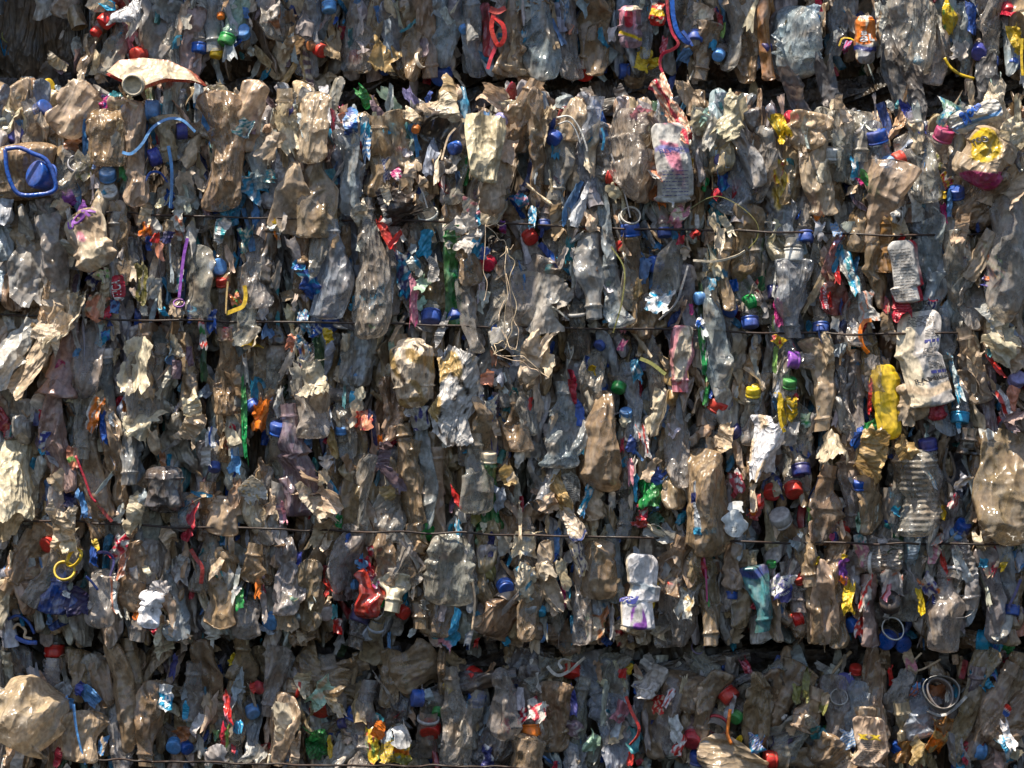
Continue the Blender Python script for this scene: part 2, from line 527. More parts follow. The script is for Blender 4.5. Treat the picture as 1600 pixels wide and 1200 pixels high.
def bottle_grid(L, W, T, rng, neck=True, rn=.0125, nu=36, nv=60, fold=.5, ribs=0, prof='bottle', bend=.0, fine=1.0):
    """crushed bottle surface: flattened tube, folded lengthwise, dented; returns grid (nv,nu,3), S,T coords"""
    v = np.linspace(0, 1, nv)
    ph = np.linspace(0, 2 * PI, nu, endpoint=False)
    hw = np.full(nv, W / 2); ht = np.full(nv, T / 2)
    def pl(n, lo, hi):
        """crisp random outline: straight runs between a few kinks"""
        k = np.sort(np.concatenate([[0, 1], rng.uniform(.05, .95, n)]))
        return np.interp(v, k, rng.uniform(lo, hi, n + 2))
    base = np.sqrt(np.clip(1 - (1 - np.clip(v / .05, 0, 1)) ** 2, 0, 1))
    shift = pl(4, -.14, .14) * W
    if prof == 'bottle' and neck:
        ln = .024 / L
        sh = min(.34, .055 / L + .08)
        k = smooth01((v - (1 - ln - sh)) / sh)
        hw = hw * pl(5, .62, 1.15) * (1 - k) + rn * k
        ht = ht * (1 - k) + rn * k
        m = 1 - k
    elif prof == 'cup':
        hw = hw * (.60 + .40 * v) * pl(3, .9, 1.05); ht = ht * (.72 + .28 * v); m = np.ones(nv)
    elif prof == 'pouch':
        hw = hw * pl(4, .9, 1.06) * np.sqrt(np.clip(1 - (np.clip((v - .9) / .1, 0, 1)) ** 2 * .6, 0, 1)); m = np.ones(nv)
    elif prof == 'round':
        e = np.clip(1 - abs(2 * v - 1) ** 7, 0, 1) ** .5
        hw = hw * pl(8, .74, 1.10) * e; ht = ht * e * np.interp(v, [0, .15, .85, 1], [.4, 1, 1, .4]); m = np.ones(nv); base = np.ones(nv)
    else:                                               # blind body: pinched, bent or crimped ends
        st = rng.integers(4)
        if st == 0: e = np.interp(v, [0, .12, .8, 1], [.75, 1, 1, .35])
        elif st == 1: e = np.interp(v, [0, .3, .9, 1], [.35, .95, 1, .7])
        elif st == 2: e = np.interp(v, [0, .2, .6, 1], [.55, 1, .8, .30])
        else: e = np.interp(v, [0, .1, .5, .92, 1], [.8, 1, .72, 1, .6])
        end = np.sqrt(np.clip(1 - np.clip((v - .95) / .05, 0, 1) ** 2, .0, 1))
        hw = hw * e * pl(5, .72, 1.12) * end
        ht = ht * np.interp(v, [0, .1, .85, 1], [.5, 1, 1, .25]) * end
        m = np.ones(nv)
    hw = hw * base; ht = ht * base
    cs, sn = np.cos(ph), np.sin(ph)
    ex = .8
    cs2 = np.sign(cs) * abs(cs) ** ex; sn2 = np.sign(sn) * abs(sn) ** ex
    X = hw[:, None] * cs2[None]; Y = ht[:, None] * sn2[None]
    Z = np.repeat((v * L)[:, None], nu, 1)
    p = np.stack([X.ravel(), Z.ravel()], 1)
    f = creases(p, rng, K=int(6 + L / .03), aniso=.62, size=max(.02, W * .55)).reshape(nv, nu)
    f2 = panels(p, rng, size=max(.012, min(W, .07) * .42), length=3.2).reshape(nv, nu)
    mm = m[:, None]
    Y = Y + (f * min(W, .075) * .12 - (f2 - .5) * max(.010, min(W, .07) * .42) * .62) * fold * mm
    # dents and sharp facets that differ between the two walls
    side = np.where(sn >= 0, 1.0, -1.0)[None]
    q = np.stack([(X + side * 7.3).ravel(), Z.ravel()], 1)
    pz = np.stack([X.ravel(), Z.ravel()], 1)
    def facets():
        k1 = panels(pz, rng, size=.017, length=1.7)
        k2 = panels(pz, rng, size=.0085, length=1.3)
        return (k1 * .0078 + k2 * .0022 - .006).reshape(nv, nu)
    g1, g2 = facets(), facets()
    edge = abs(sn2)[None]
    Y = Y + side * np.where(side > 0, g1, g2) * fine * mm * edge
    X = X + creases(q, rng, K=16, aniso=.0, size=.02).reshape(nv, nu) * .0024 * mm
    if ribs:
        rr = np.sin(v * L / .009 * 2 * PI / 1.0)[:, None] * .0011 * mm
        Y = Y + rr * sn2[None]; X = X + rr * cs2[None]
    if neck and prof == 'bottle':                        # thread and support ring
        z = L - v * L
        ring = np.exp(-((z - .019) / .0018) ** 2) * .003
        X += ring[:, None] * cs[None]; Y += ring[:, None] * sn[None]
    X = X + (bend * np.sin(v * PI) + (shift if prof not in ('round', 'cup') else shift * .15) * m)[:, None]
    Y = Y + (W * .10 * wob(v, rng, 2, 3) * m)[:, None]
    G = np.stack([X, Y, Z], -1)
    S = np.repeat(cs[None], nv, 0); TT = np.repeat((2 * v - 1)[:, None], nu, 1)
    return G, S, TT, mm

def lathe(name, prof, seg, mat, colour, knurl=0, rng=None, squash=1.0, dent=0.0):
    pr = np.array(prof, float)
    a = np.linspace(0, 2 * PI, seg, endpoint=False)
    R = np.repeat(pr[:, 0:1], seg, 1)
    if knurl:
        kz = (pr[:, 2:3] if pr.shape[1] > 2 else np.ones((len(pr), 1)))
        R = R * (1 + kz * .018 * np.sign(np.sin(a * knurl))[None])
    if dent and rng is not None:
        R = R * (1 + dent * (np.sin(a * 2 + rng.uniform(0, 6)) + .6 * np.sin(a * 3 + rng.uniform(0, 6)))[None])
    P = np.stack([R * np.cos(a)[None], R * np.sin(a)[None] * squash, np.repeat(pr[:, 1:2], seg, 1)], -1)
    col = rgba(colour, P.shape[:2], 1.0, rng, .12)
    return mesh_grid(name, P, col, mat, True)

def cap_mesh(d, colour, rng, h=None, wear=True):
    r = d / 2
    h = h or min(.02, d * .62)
    prof = [(r * .99, 0, 0), (r * 1.03, .0004, 0), (r * 1.03, .003, 0), (r * .97, .0034, 0), (r * .97, .0044, 0), (r, .0048, 1), (r, h * .55, 1), (r, h - .0035, 1),
            (r * .985, h - .0018, 0), (r * .95, h - .0006, 0), (r * .88, h, 0), (r * .6, h + .0002, 0), (r * .3, h + .0002, 0), (.0004, h + .0002, 0)]
    return lathe('cap', prof, 60, M_HARD, colour, knurl=30, rng=rng, dent=rng.uniform(0, .035), squash=rng.uniform(.93, 1))

def strip_labels(G, S, T, col, lbl, rng):
    return paint(col, S, T, lbl, rng)

NB = 0
def bottle(px, py, W, L, ang, colour='clear', cap=None, tilt=0, roll=0, neck=True, f=12, T=None, lbl=None, fold=.5, ribs=0, prof='bottle',
           bend=0, seed=None, adj=None, label=None, noun=None, capd=None, anchor='mid', nu=36, nv=60, fine=1.0, word=None, cat='bottle',
           name='crushed_bottle', group='crushed bottles packed in the bales', mat=None, open_ring=None, op=None, ctype=None):
    """ang = direction the neck points (degrees, 90 = up); sizes in millimetres"""
    global NB
    NB += 1
    rng = np.random.default_rng(seed if seed is not None else int(px * 7 + py * 13))
    Wm, Lm = W / 1000, L / 1000
    Tm = (T / 1000) if T else max(.008, Wm * rng.uniform(.18, .38))
    rn = (capd or 28) / 2000 * .86
    G, S, TT, mm = bottle_grid(Lm, Wm, Tm, rng, neck=neck, rn=rn, fold=fold, ribs=ribs, prof=prof, bend=bend / 1000, nu=nu, nv=nv, fine=fine)
    col = rgba(colour, G.shape[:2], op, rng, .16)
    # uneven staining: brownish and pale runs
    pp = np.stack([S.ravel() * 1.0, TT.ravel() * 2.2], 1)
    b = np.clip(blotch(pp, rng, 2.2), -1, 1).reshape(S.shape)[..., None]
    col[..., :3] *= (1 + .16 * b)
    b2 = np.clip(blotch(pp, rng, 3.2).reshape(S.shape) - .3, 0, 1)[..., None]
    if colour in ('clear', 'grey', 'bluegrey', 'brown'):
        col[..., :3] = col[..., :3] * (1 - .55 * b2) + np.array([.36, .27, .18]) * .55 * b2
        col[..., 3:] = np.clip(col[..., 3:] + .2 * b2, 0, 1)
    if lbl:
        col = paint(col, S, TT, lbl, rng)
    a = axis_dir(ang, tilt)
    R = basis(a, math.radians(roll))
    y = face_y(px, py) - f / 1000
    c = Ppx(px, py, y)
    if anchor == 'mid':
        base = c - a * Lm * .5
    elif anchor == 'cap':
        base = c - a * (Lm - .004)
    else:
        base = c
    me = mesh_grid('body', G, col, mat or M_PET, True)
    parts = bool(cap) or bool(open_ring)
    if parts:
        root = link(name, None)
        place(root, R, base)
        body = link('body', me, root)
        if cap:
            d = (capd or 28) / 1000
            co = link('cap', cap_mesh(d, cap, rng), root)
            co.location = (0, 0, Lm - d * .5)
            co.rotation_euler = (rng.uniform(-.06, .06), rng.uniform(-.06, .06), rng.uniform(0, 6))
        if open_ring:
            rr = rn * 1.12
            pr = [(rr, 0), (rr * 1.12, .0006), (rr * 1.12, .005), (rr, .0056), (rr * .96, .003), (rr, 0)]
            co = link('neck_ring', lathe('neck_ring', pr, 40, M_HARD, open_ring, rng=rng), root)
            co.location = (0, 0, Lm - .02)
    else:
        root = link(name, me)
        place(root, R, base)
    if name == 'crushed_bottle' and not label:
        if W > 56: root.name = name = 'crushed_container'; noun = noun or 'crushed container'
        elif L < 84: root.name = name = 'bottle_piece'; noun = noun or 'bottle piece'
    w = word or WORDS[colour]
    size = 'narrow' if W < 30 else ('wide' if W > 62 else ('long' if L > 170 else ('short' if L < 85 else '')))
    nn = noun or 'crushed bottle'
    if cap and not noun:
        nn = 'bottle with %s cap' % WORDS[cap]
    register(root, px, py, name, ((adj or size) + ' ' + w).strip(), nn, cat, group, label)
    root['_g'] = 0
    del root['_g']
    return root, G, Wm, Lm

def film(px, py, w, h, ang, colour, f=30, shape='rect', jag=.16, amp=None, curl=None, prints=None, seed=None, tilt=0, roll=0, label=None, adj=None,
         noun='film scrap', name='film_scrap', cat='scrap', group='torn film scraps caught between the bottles', aniso=.5, mat=None, K=None, res=.0025, op=None, word=None):
    """crumpled torn sheet; ang rotates its long side from vertical (90 = upright)"""
    rng = np.random.default_rng(seed if seed is not None else int(px * 11 + py * 17 + w))
    W, H = w / 1000, h / 1000
    nu = int(np.clip(W / res, 10, 60)); nv = int(np.clip(H / res, 10, 80))
    s = np.linspace(-1, 1, nu); t = np.linspace(-1, 1, nv)
    S, T = np.meshgrid(s, t)
    def edge(q, n):
        k = np.sort(np.concatenate([[-1, 1], rng.uniform(-1, 1, n)]))
        return np.interp(q, k, rng.uniform(1 - 2.6 * jag, 1 + .5 * jag, n + 2)) + .25 * jag * wob(q * 9, rng, 2, 3)
    le, ri = edge(t, 5)[:, None], edge(t, 5)[:, None]
    lo, hi = edge(s, 4)[None], edge(s, 4)[None]
    X = np.where(S < 0, S * le, S * ri) * W / 2; Z = np.where(T < 0, T * lo, T * hi) * H / 2
    X = X + (np.interp(t, np.linspace(-1, 1, 5), rng.uniform(-.12, .12, 5)) * W)[:, None]
    if shape == 'oval':
        k = np.sqrt(np.clip(1 - .55 * T ** 2, .05, 1)); k2 = np.sqrt(np.clip(1 - .55 * S ** 2, .05, 1))
        X = X * k; Z = Z * k2
    elif shape == 'tri':                                # point at the bottom
        X = X * (.12 + .88 * (T + 1) / 2)
    elif shape == 'bow':
        X = X * (.35 + .65 * abs(T) ** 1.2)
    elif shape == 'leaf':
        X = X * np.clip(np.cos(T * 1.35), .1, 1)
    elif shape == 'frill':                              # ragged lower edge
        kn = np.linspace(-1, 1, int(rng.integers(9, 17))); teeth = np.interp(s, kn, rng.uniform(0, .42, len(kn)))
        Z = Z - (1 - T) / 2 * (teeth[None]) * H / 2
    am = (amp / 1000) if amp is not None else min(W, H) * .16
    p = np.stack([X.ravel(), Z.ravel()], 1)
    Y = creases(p, rng, K=K or int(12 + (W + H) / .012), aniso=aniso, size=max(.016, min(W, H) * .45)).reshape(nv, nu) * am
    sgn = -1.0 if rng.random() < .7 else 1.0
    Y += sgn * (panels(p, rng, size=max(.009, min(W, H) * .38), length=1.8).reshape(nv, nu) - .5) * am * .95
    Y += sgn * (panels(p, rng, size=.008, length=1.2).reshape(nv, nu) - .5) * min(.0030, am * .5)
    cu = (curl / 1000) if curl is not None else rng.uniform(-.25, .35) * W
    Y += cu * (S ** 2 - .3) + rng.uniform(-.12, .12) * H * T * .6
    P = np.stack([X, Y, Z], -1)
    col = rgba(colour, (nv, nu), op if op is not None else 1.0, rng, .12)
    b = np.clip(blotch(np.stack([S.ravel(), T.ravel() * H / W], 1), rng, 2.6), -1, 1).reshape(S.shape)[..., None]
    col[..., :3] *= (1 + .10 * b)
    if prints:
        col = paint(col, S, T, prints, rng)
    me = mesh_grid(name, P, col, mat or (M_PRINT if prints or colour in ('red', 'blue', 'cyan', 'yellow', 'orange', 'green', 'ltblue', 'magenta', 'purple', 'crimson', 'indigo') else M_FILM))
    if name == 'film_scrap' and noun == 'film scrap':
        if prints: name = 'label_scrap'; noun = 'label scrap'
        elif w < 17: name = 'film_strip'; noun = 'film strip'
        elif colour in ('white', 'offwhite', 'cream'): name = 'paper_like_scrap'; noun = 'paper-like scrap'
    o = link(name, me)
    a = axis_dir(ang, tilt)
    place(o, basis(a, math.radians(roll)), Ppx(px, py, face_y(px, py) - f / 1000))
    big = 'small' if w * h < 900 else ('large' if w * h > 5500 else '')
    register(o, px, py, name, ((adj or big) + ' ' + (word or WORDS[colour])).strip(), noun, cat, group, label)
    return o, P, W, H

def spline(pts, n):
    pts = np.array(pts, float)
    k = len(pts)
    if k == 2:
        return pts[0] + (pts[1] - pts[0]) * np.linspace(0, 1, n)[:, None]
    e = np.vstack([2 * pts[0] - pts[1], pts, 2 * pts[-1] - pts[-2]])
    out = []
    for x in np.linspace(0, k - 1 - 1e-6, n):
        i = int(x); u = x - i
        p0, p1, p2, p3 = e[i], e[i + 1], e[i + 2], e[i + 3]
        out.append(.5 * ((2 * p1) + (-p0 + p2) * u + (2 * p0 - 5 * p1 + 4 * p2 - p3) * u * u + (-p0 + 3 * p1 - 3 * p2 + p3) * u ** 3))
    return np.array(out)

def sweep(pts, wa, wb, n, colour, mat, name, rng=None, seg=8, taper=0.0, twist=0.0, flat=True):
    """tube or ribbon along points: wa in-plane half width, wb depth half width"""
    c = spline(pts, n)
    t = np.gradient(c, axis=0); t /= (np.linalg.norm(t, axis=1, keepdims=True) + 1e-9)
    yv = np.array([0, 1.0, 0])
    side = np.cross(t, yv); side /= (np.linalg.norm(side, axis=1, keepdims=True) + 1e-9)
    up = np.cross(side, t)
    a = np.linspace(0, 2 * PI, seg, endpoint=False) + (PI / 4 if seg == 4 else 0)
    ex = .45 if flat else 1.0
    ca = np.sign(np.cos(a)) * abs(np.cos(a)) ** ex; sa = np.sign(np.sin(a)) * abs(np.sin(a)) ** ex
    k = np.linspace(0, 1, n)
    sc = (1 - taper * k)[:, None, None]
    tw = (twist * k)[:, None, None]
    A = side[:, None] * np.cos(tw) + up[:, None] * np.sin(tw)
    B = -side[:, None] * np.sin(tw) + up[:, None] * np.cos(tw)
    P = c[:, None] + (A * (ca * wa)[None, :, None] + B * (sa * wb)[None, :, None]) * sc
    P = np.concatenate([c[:1, None].repeat(seg, 1), P, c[-1:, None].repeat(seg, 1)], 0)
    org = c[0].copy()
    P = P - org
    me = mesh_grid(name, P, rgba(colour, P.shape[:2], 1.0, rng, .08), mat, True, smooth=seg != 4)
    return me, org

def strap(pts, w, colour, f=32, thick=1.2, mat=None, round_=False, label=None, noun='plastic strap', name='plastic_strap', cat='strap', twist=0, taper=0,
          group='loose coloured straps among the bottles', seed=1, depth=None):
    rng = np.random.default_rng(int(pts[0][0] * 3 + pts[0][1]))
    W = []
    for i, q in enumerate(pts):
        dy = q[2] if len(q) > 2 else 0
        y = face_y(pts[0][0], pts[0][1]) - (f + dy) / 1000
        W.append(Ppx(q[0], q[1], y))
    ln = sum(np.linalg.norm(W[i + 1] - W[i]) for i in range(len(W) - 1))
    rib = not round_ and thick < 5
    me, org = sweep(W, w * (.42 if rib else .4) / 1000, (w * .8 if round_ else min(thick, 1.0 if rib else 4)) / 2000, max(8, int(ln / .004)), colour, mat or M_STRAP, name, rng, 10 if not rib else 4, taper, twist + (rng.uniform(-1.1, 1.1) if rib else 0), rib)
    o = link(name, me)
    o.location = org
    mx = sum(q[0] for q in pts) / len(pts); my = sum(q[1] for q in pts) / len(pts)
    register(o, mx, my, name, WORDS[colour], noun, cat, group, label)
    return o

def ring(px, py, d, colour, ang=90, tilt=80, f=30, hgt=6, wall=1.6, squash=1.0, dent=.03, label=None, noun='plastic ring', name='plastic_ring', cat='ring',
         group='loose rings and collars among the bottles', mat=None):
    rng = np.random.default_rng(int(px + py * 3))
    r, h, w = d / 2000, hgt / 1000, wall / 1000
    pr = [(r - w, 0), (r, 0), (r, h * .15), (r, h), (r - w, h), (r - w, h * .5), (r - w, 0)]
    me = lathe(name, pr, 64, mat or M_HARD, colour, rng=rng, squash=squash, dent=dent)
    o = link(name, me)
    place(o, basis(axis_dir(ang, tilt), rng.uniform(0, 3)), Ppx(px, py, face_y(px, py) - f / 1000))
    register(o, px, py, name, WORDS[colour], noun, cat, group, label)
    return o
# ------------------------------------------------------------------ bottles with screw caps: x, y, cap diameter, cap colour, direction of the cap, tilt to the viewer, body colour, body width, body length
CAPS = [
 (165,34,26,'red',230,20,'red',30,60), (150,50,18,'red',240,20,'pinkclear',30,60), (215,86,28,'red',200,45,'clear',40,80), (312,76,25,'blue',270,10,'clear',40,90),
 (338,84,20,'yellow',265,20,'clear',36,80), (354,64,27,'green',250,15,'mint',34,80), (379,50,25,'ltblue',80,65,'clear',40,80), (345,24,13,'orange',270,30,'clear',36,70),
 (241,172,32,'ltblue',0,8,'tan',38,80), (68,170,29,'blue',35,30,'bluegrey',44,110), (25,210,30,'indigo',95,72,'tan',50,80),
 (168,272,26,'ltblue',90,50,'clear',44,90), (283,205,26,'indigo',185,10,'brown',36,80), (240,246,28,'indigo',200,15,'clear',36,80), (171,301,28,'offwhite',90,60,'clear',40,80),
 (75,135,24,'yellow',20,25,'tan',40,80), (514,12,25,'ltblue',270,20,'clear',36,80), (501,79,23,'red',330,45,'clear',36,80), (487,72,17,'rust',190,35,'clear',34,70),
 (556,90,22,'red',270,45,'clear',40,90), (690,119,33,'blue',250,50,'clear',46,90), (602,108,20,'blue',290,30,'clear',36,90), (710,231,22,'blue',200,35,'clear',40,90),
 (725,45,16,'ltblue',300,50,'clear',36,80), (783,187,22,'lavender',170,45,'clear',40,70), (913,112,31,'red',250,55,'clear',46,90), (974,112,26,'blue',182,10,'clear',40,70),
 (1085,59,26,'blue',265,30,'clear',38,90), (1123,86,20,'ltblue',250,50,'clear',36,90), (1196,75,20,'navy',200,30,'clear',34,80), (960,276,28,'red',-15,18,'clear',36,90),
 (865,216,24,'blue',230,45,'clear',40,80), (1128,252,28,'indigo',60,70,'clear',44,80), (1435,98,27,'cyan',280,35,'clear',44,100), (1550,96,22,'blue',265,20,'clear',34,90),
 (1585,98,24,'blue',250,25,'clear',36,90), (1530,82,26,'indigo',250,50,'clear',46,90), (1238,119,22,'red',265,20,'clear',36,80), (1236,185,24,'crimson',60,50,'clear',40,80),
 (1371,211,33,'blue',102,14,'bluegrey',42,120), (1387,257,28,'ltblue',120,45,'clear',38,80), (1403,250,26,'red',205,15,'clear',40,90), (1298,238,30,'offwhite',90,15,'brown',40,100),
 (1475,207,32,'magenta',75,25,'clear',42,100), (1495,300,26,'blue',95,35,'bluegrey',34,90), (340,417,27,'ltblue',15,55,'clear',44,110), (348,439,22,'red',95,25,'clear',36,120),
 (165,551,25,'offwhite',90,8,'bluegrey',38,120), (55,556,34,'tan',145,35,'tan',52,90), (10,592,24,'indigo',200,50,'clear',40,80), (762,412,25,'crimson',240,55,'clear',44,90),
 (673,497,31,'blue',268,30,'clear',48,130), (712,494,27,'blue',272,30,'clear',40,120), (515,506,27,'blue',260,40,'clear',40,120), (828,371,25,'red',300,40,'clear',40,90),
 (985,357,32,'blue',92,10,'brown',44,120), (970,386,20,'dkred',150,40,'brown',36,80), (1038,346,22,'crimson',260,20,'clear',36,90), (1038,364,22,'blue',275,15,'clear',36,90),
 (860,421,17,'teal',260,30,'clear',36,90), (1093,466,20,'ltblue',200,30,'clear',34,80), (1170,472,24,'green',200,20,'clear',36,90), (1141,485,23,'blue',250,35,'clear',36,110),
 (1172,505,27,'blue',275,15,'clear',40,90), (938,538,20,'blue',230,30,'clear',34,80), (1257,372,28,'blue',270,10,'clear',42,110), (1240,401,32,'offwhite',268,6,'clear',44,100),
 (1237,563,28,'purple',178,14,'clear',44,90), (1234,598,24,'green',85,25,'clear',44,80), (1590,592,26,'lavender',60,60,'clear',44,80), (1283,514,26,'blue',270,15,'clear',42,110),
 (1206,456,22,'navy',180,20,'clear',34,90), (59,632,28,'offwhite',245,45,'pinkclear',50,130), (75,850,26,'red',210,45,'clear',44,80), (436,668,30,'blue',85,20,'clear',40,120),
 (554,622,22,'cyan',350,6,'clear',34,80), (533,673,18,'ltblue',90,20,'clear',34,90), (763,713,27,'cream',90,12,'green',36,150), (966,606,22,'green',250,30,'clear',40,110),
 (978,646,20,'ltblue',90,40,'clear',34,90), (1122,632,30,'red',62,18,'bluegrey',38,110), (1145,672,26,'navy',130,30,'clear',40,90), (1177,612,24,'yellow',88,20,'clear',38,90),
 (1500,654,28,'cyan',265,12,'bluegrey',30,120), (1450,693,29,'indigo',95,12,'clear',40,110), (1240,767,29,'red',275,40,'clear',44,100), (1206,770,26,'red',260,45,'clear',44,110),
 (1252,737,30,'navy',275,22,'clear',50,110), (1218,807,36,'grey',115,35,'brown',52,100), (1316,828,25,'red',300,45,'clear',40,90), (1343,756,24,'blue',95,20,'clear',38,100),
 (1505,822,27,'blue',65,35,'clear',40,90), (1494,836,24,'ltblue',100,55,'clear',40,80), (1205,882,16,'green',90,20,'clear',34,80), (423,971,27,'ltblue',235,50,'clear',40,110),
 (509,957,26,'offwhite',300,60,'clear',38,80), (562,966,32,'navy',250,12,'redclear',40,90), (630,957,22,'red',330,40,'clear',38,80), (790,917,26,'blue',300,55,'clear',40,100),
 (500,1107,33,'red',260,45,'brown',44,120), (555,1115,29,'blue',65,12,'clear',44,110), (535,1130,18,'navy',20,30,'clear',34,80), (672,1142,34,'red',266,42,'clear',44,90),
 (650,1091,29,'blue',180,20,'clear',44,90), (742,1056,28,'red',340,40,'clear',42,90), (745,1089,30,'blue',80,30,'clear',38,90), (684,1112,18,'green',250,40,'clear',34,80),
 (893,1050,28,'red',265,28,'clear',40,90), (1053,914,21,'red',85,30,'clear',40,90), (1190,905,20,'red',70,30,'brown',40,80), (845,955,18,'cyan',260,40,'clear',36,80),
 (830,1143,31,'orange',270,4,'clear',38,110), (1002,1076,24,'blue',90,10,'bluegrey',32,110), (1140,1088,30,'red',310,20,'clear',40,100), (1082,1156,30,'crimson',250,50,'pinkclear',46,90),
 (1092,1182,30,'blue',85,20,'bluegrey',42,90), (85,1020,33,'red',270,6,'clear',48,140), (272,1166,25,'ltblue',250,60,'clear',40,80), (291,1168,22,'blue',330,40,'clear',36,80),
 (1250,905,20,'red',120,25,'clear',36,80), (1243,968,26,'red',200,20,'clear',40,90), (1385,1001,30,'blue',220,60,'clear',40,80), (1410,1006,28,'blue',300,55,'clear',44,80),
 (1330,976,25,'blue',200,35,'clear',36,90), (1540,1001,34,'cyan',355,18,'brown',46,110), (1580,955,26,'blue',265,20,'clear',36,110), (1320,1067,33,'indigo',90,72,'clear',44,90),
 (1342,1080,24,'navy',240,35,'clear',36,80), (1405,1167,24,'blue',80,30,'clear',38,90), (1525,1172,32,'ltblue',178,28,'clear',44,90), (1202,1186,30,'red',180,12,'brown',40,110),
 (1560,1086,28,'navy',140,55,'tan',40,120), (1337,1046,20,'red',90,30,'clear',34,90), (395,1112,24,'ltblue',300,45,'clear',36,90), (560,1167,17,'ltblue',200,60,'clear',34,80),
 (300,487,16,'cyan',90,50,'clear',34,80), (850,351,20,'blue',265,20,'clear',30,80), (395,634,22,'blue',300,30,'clear',36,90), (335,730,20,'blue',270,30,'clear',34,90),
 (1023,412,26,'blue',180,45,'clear',34,110), (18,893,28,'ltblue',80,20,'clear',44,80), (1508,1162,18,'crimson',100,35,'clear',34,80), (1282,1150,24,'teal',200,30,'green',36,90),
 (404,1074,20,'crimson',150,40,'clear',36,80), (1575,15,22,'crimson',270,40,'pinkclear',44,80), (1316,1050,0,'','','','','','')[:0] or (650,201,14,'orange',250,40,'clear',30,60),
 (1150,1121,22,'green',230,40,'clear',36,90), (885,1000,30,'cyan',110,55,'clear',40,70), (1495,660,0,'','','','','','')[:0] or (1143,930,20,'blue',265,8,'clear',34,110), (1180,606,12,'yellow',90,40,'clear',30,60),
]
CAPS = [c for c in CAPS if c and c[2]]

# ------------------------------------------------------------------ open bottle necks: x, y, diameter, direction, tilt, colour, ring colour, width, length
NECKS = [
 (993,112,30,80,62,'brown',None,50,90), (998,211,33,100,58,'tan','tan',60,110), (985,336,28,60,66,'clear','offwhite',44,90), (665,325,28,110,40,'clear','offwhite',40,100),
 (900,478,26,95,10,'smoke','grey',34,90), (1117,1141,34,245,55,'clear','crimson',44,110), (835,985,30,170,20,'brown','ltblue',50,90), (590,970,24,75,35,'tan','bluegrey',36,90),
 (452,1072,28,170,12,'brown','red',40,110), (330,1035,22,80,40,'clear',None,36,90), (415,40,0,0,0,'clear',None,0,0), (1490,905,26,250,30,'clear','grey',40,90),
 (55,700,0,0,0,'clear',None,0,0), (1375,880,30,0,20,'clear','offwhite',40,90), (670,1112,30,85,25,'clear','grey',40,90), (650,688,20,75,18,'brown',None,30,150),
]
NECKS = [n for n in NECKS if n[2]]

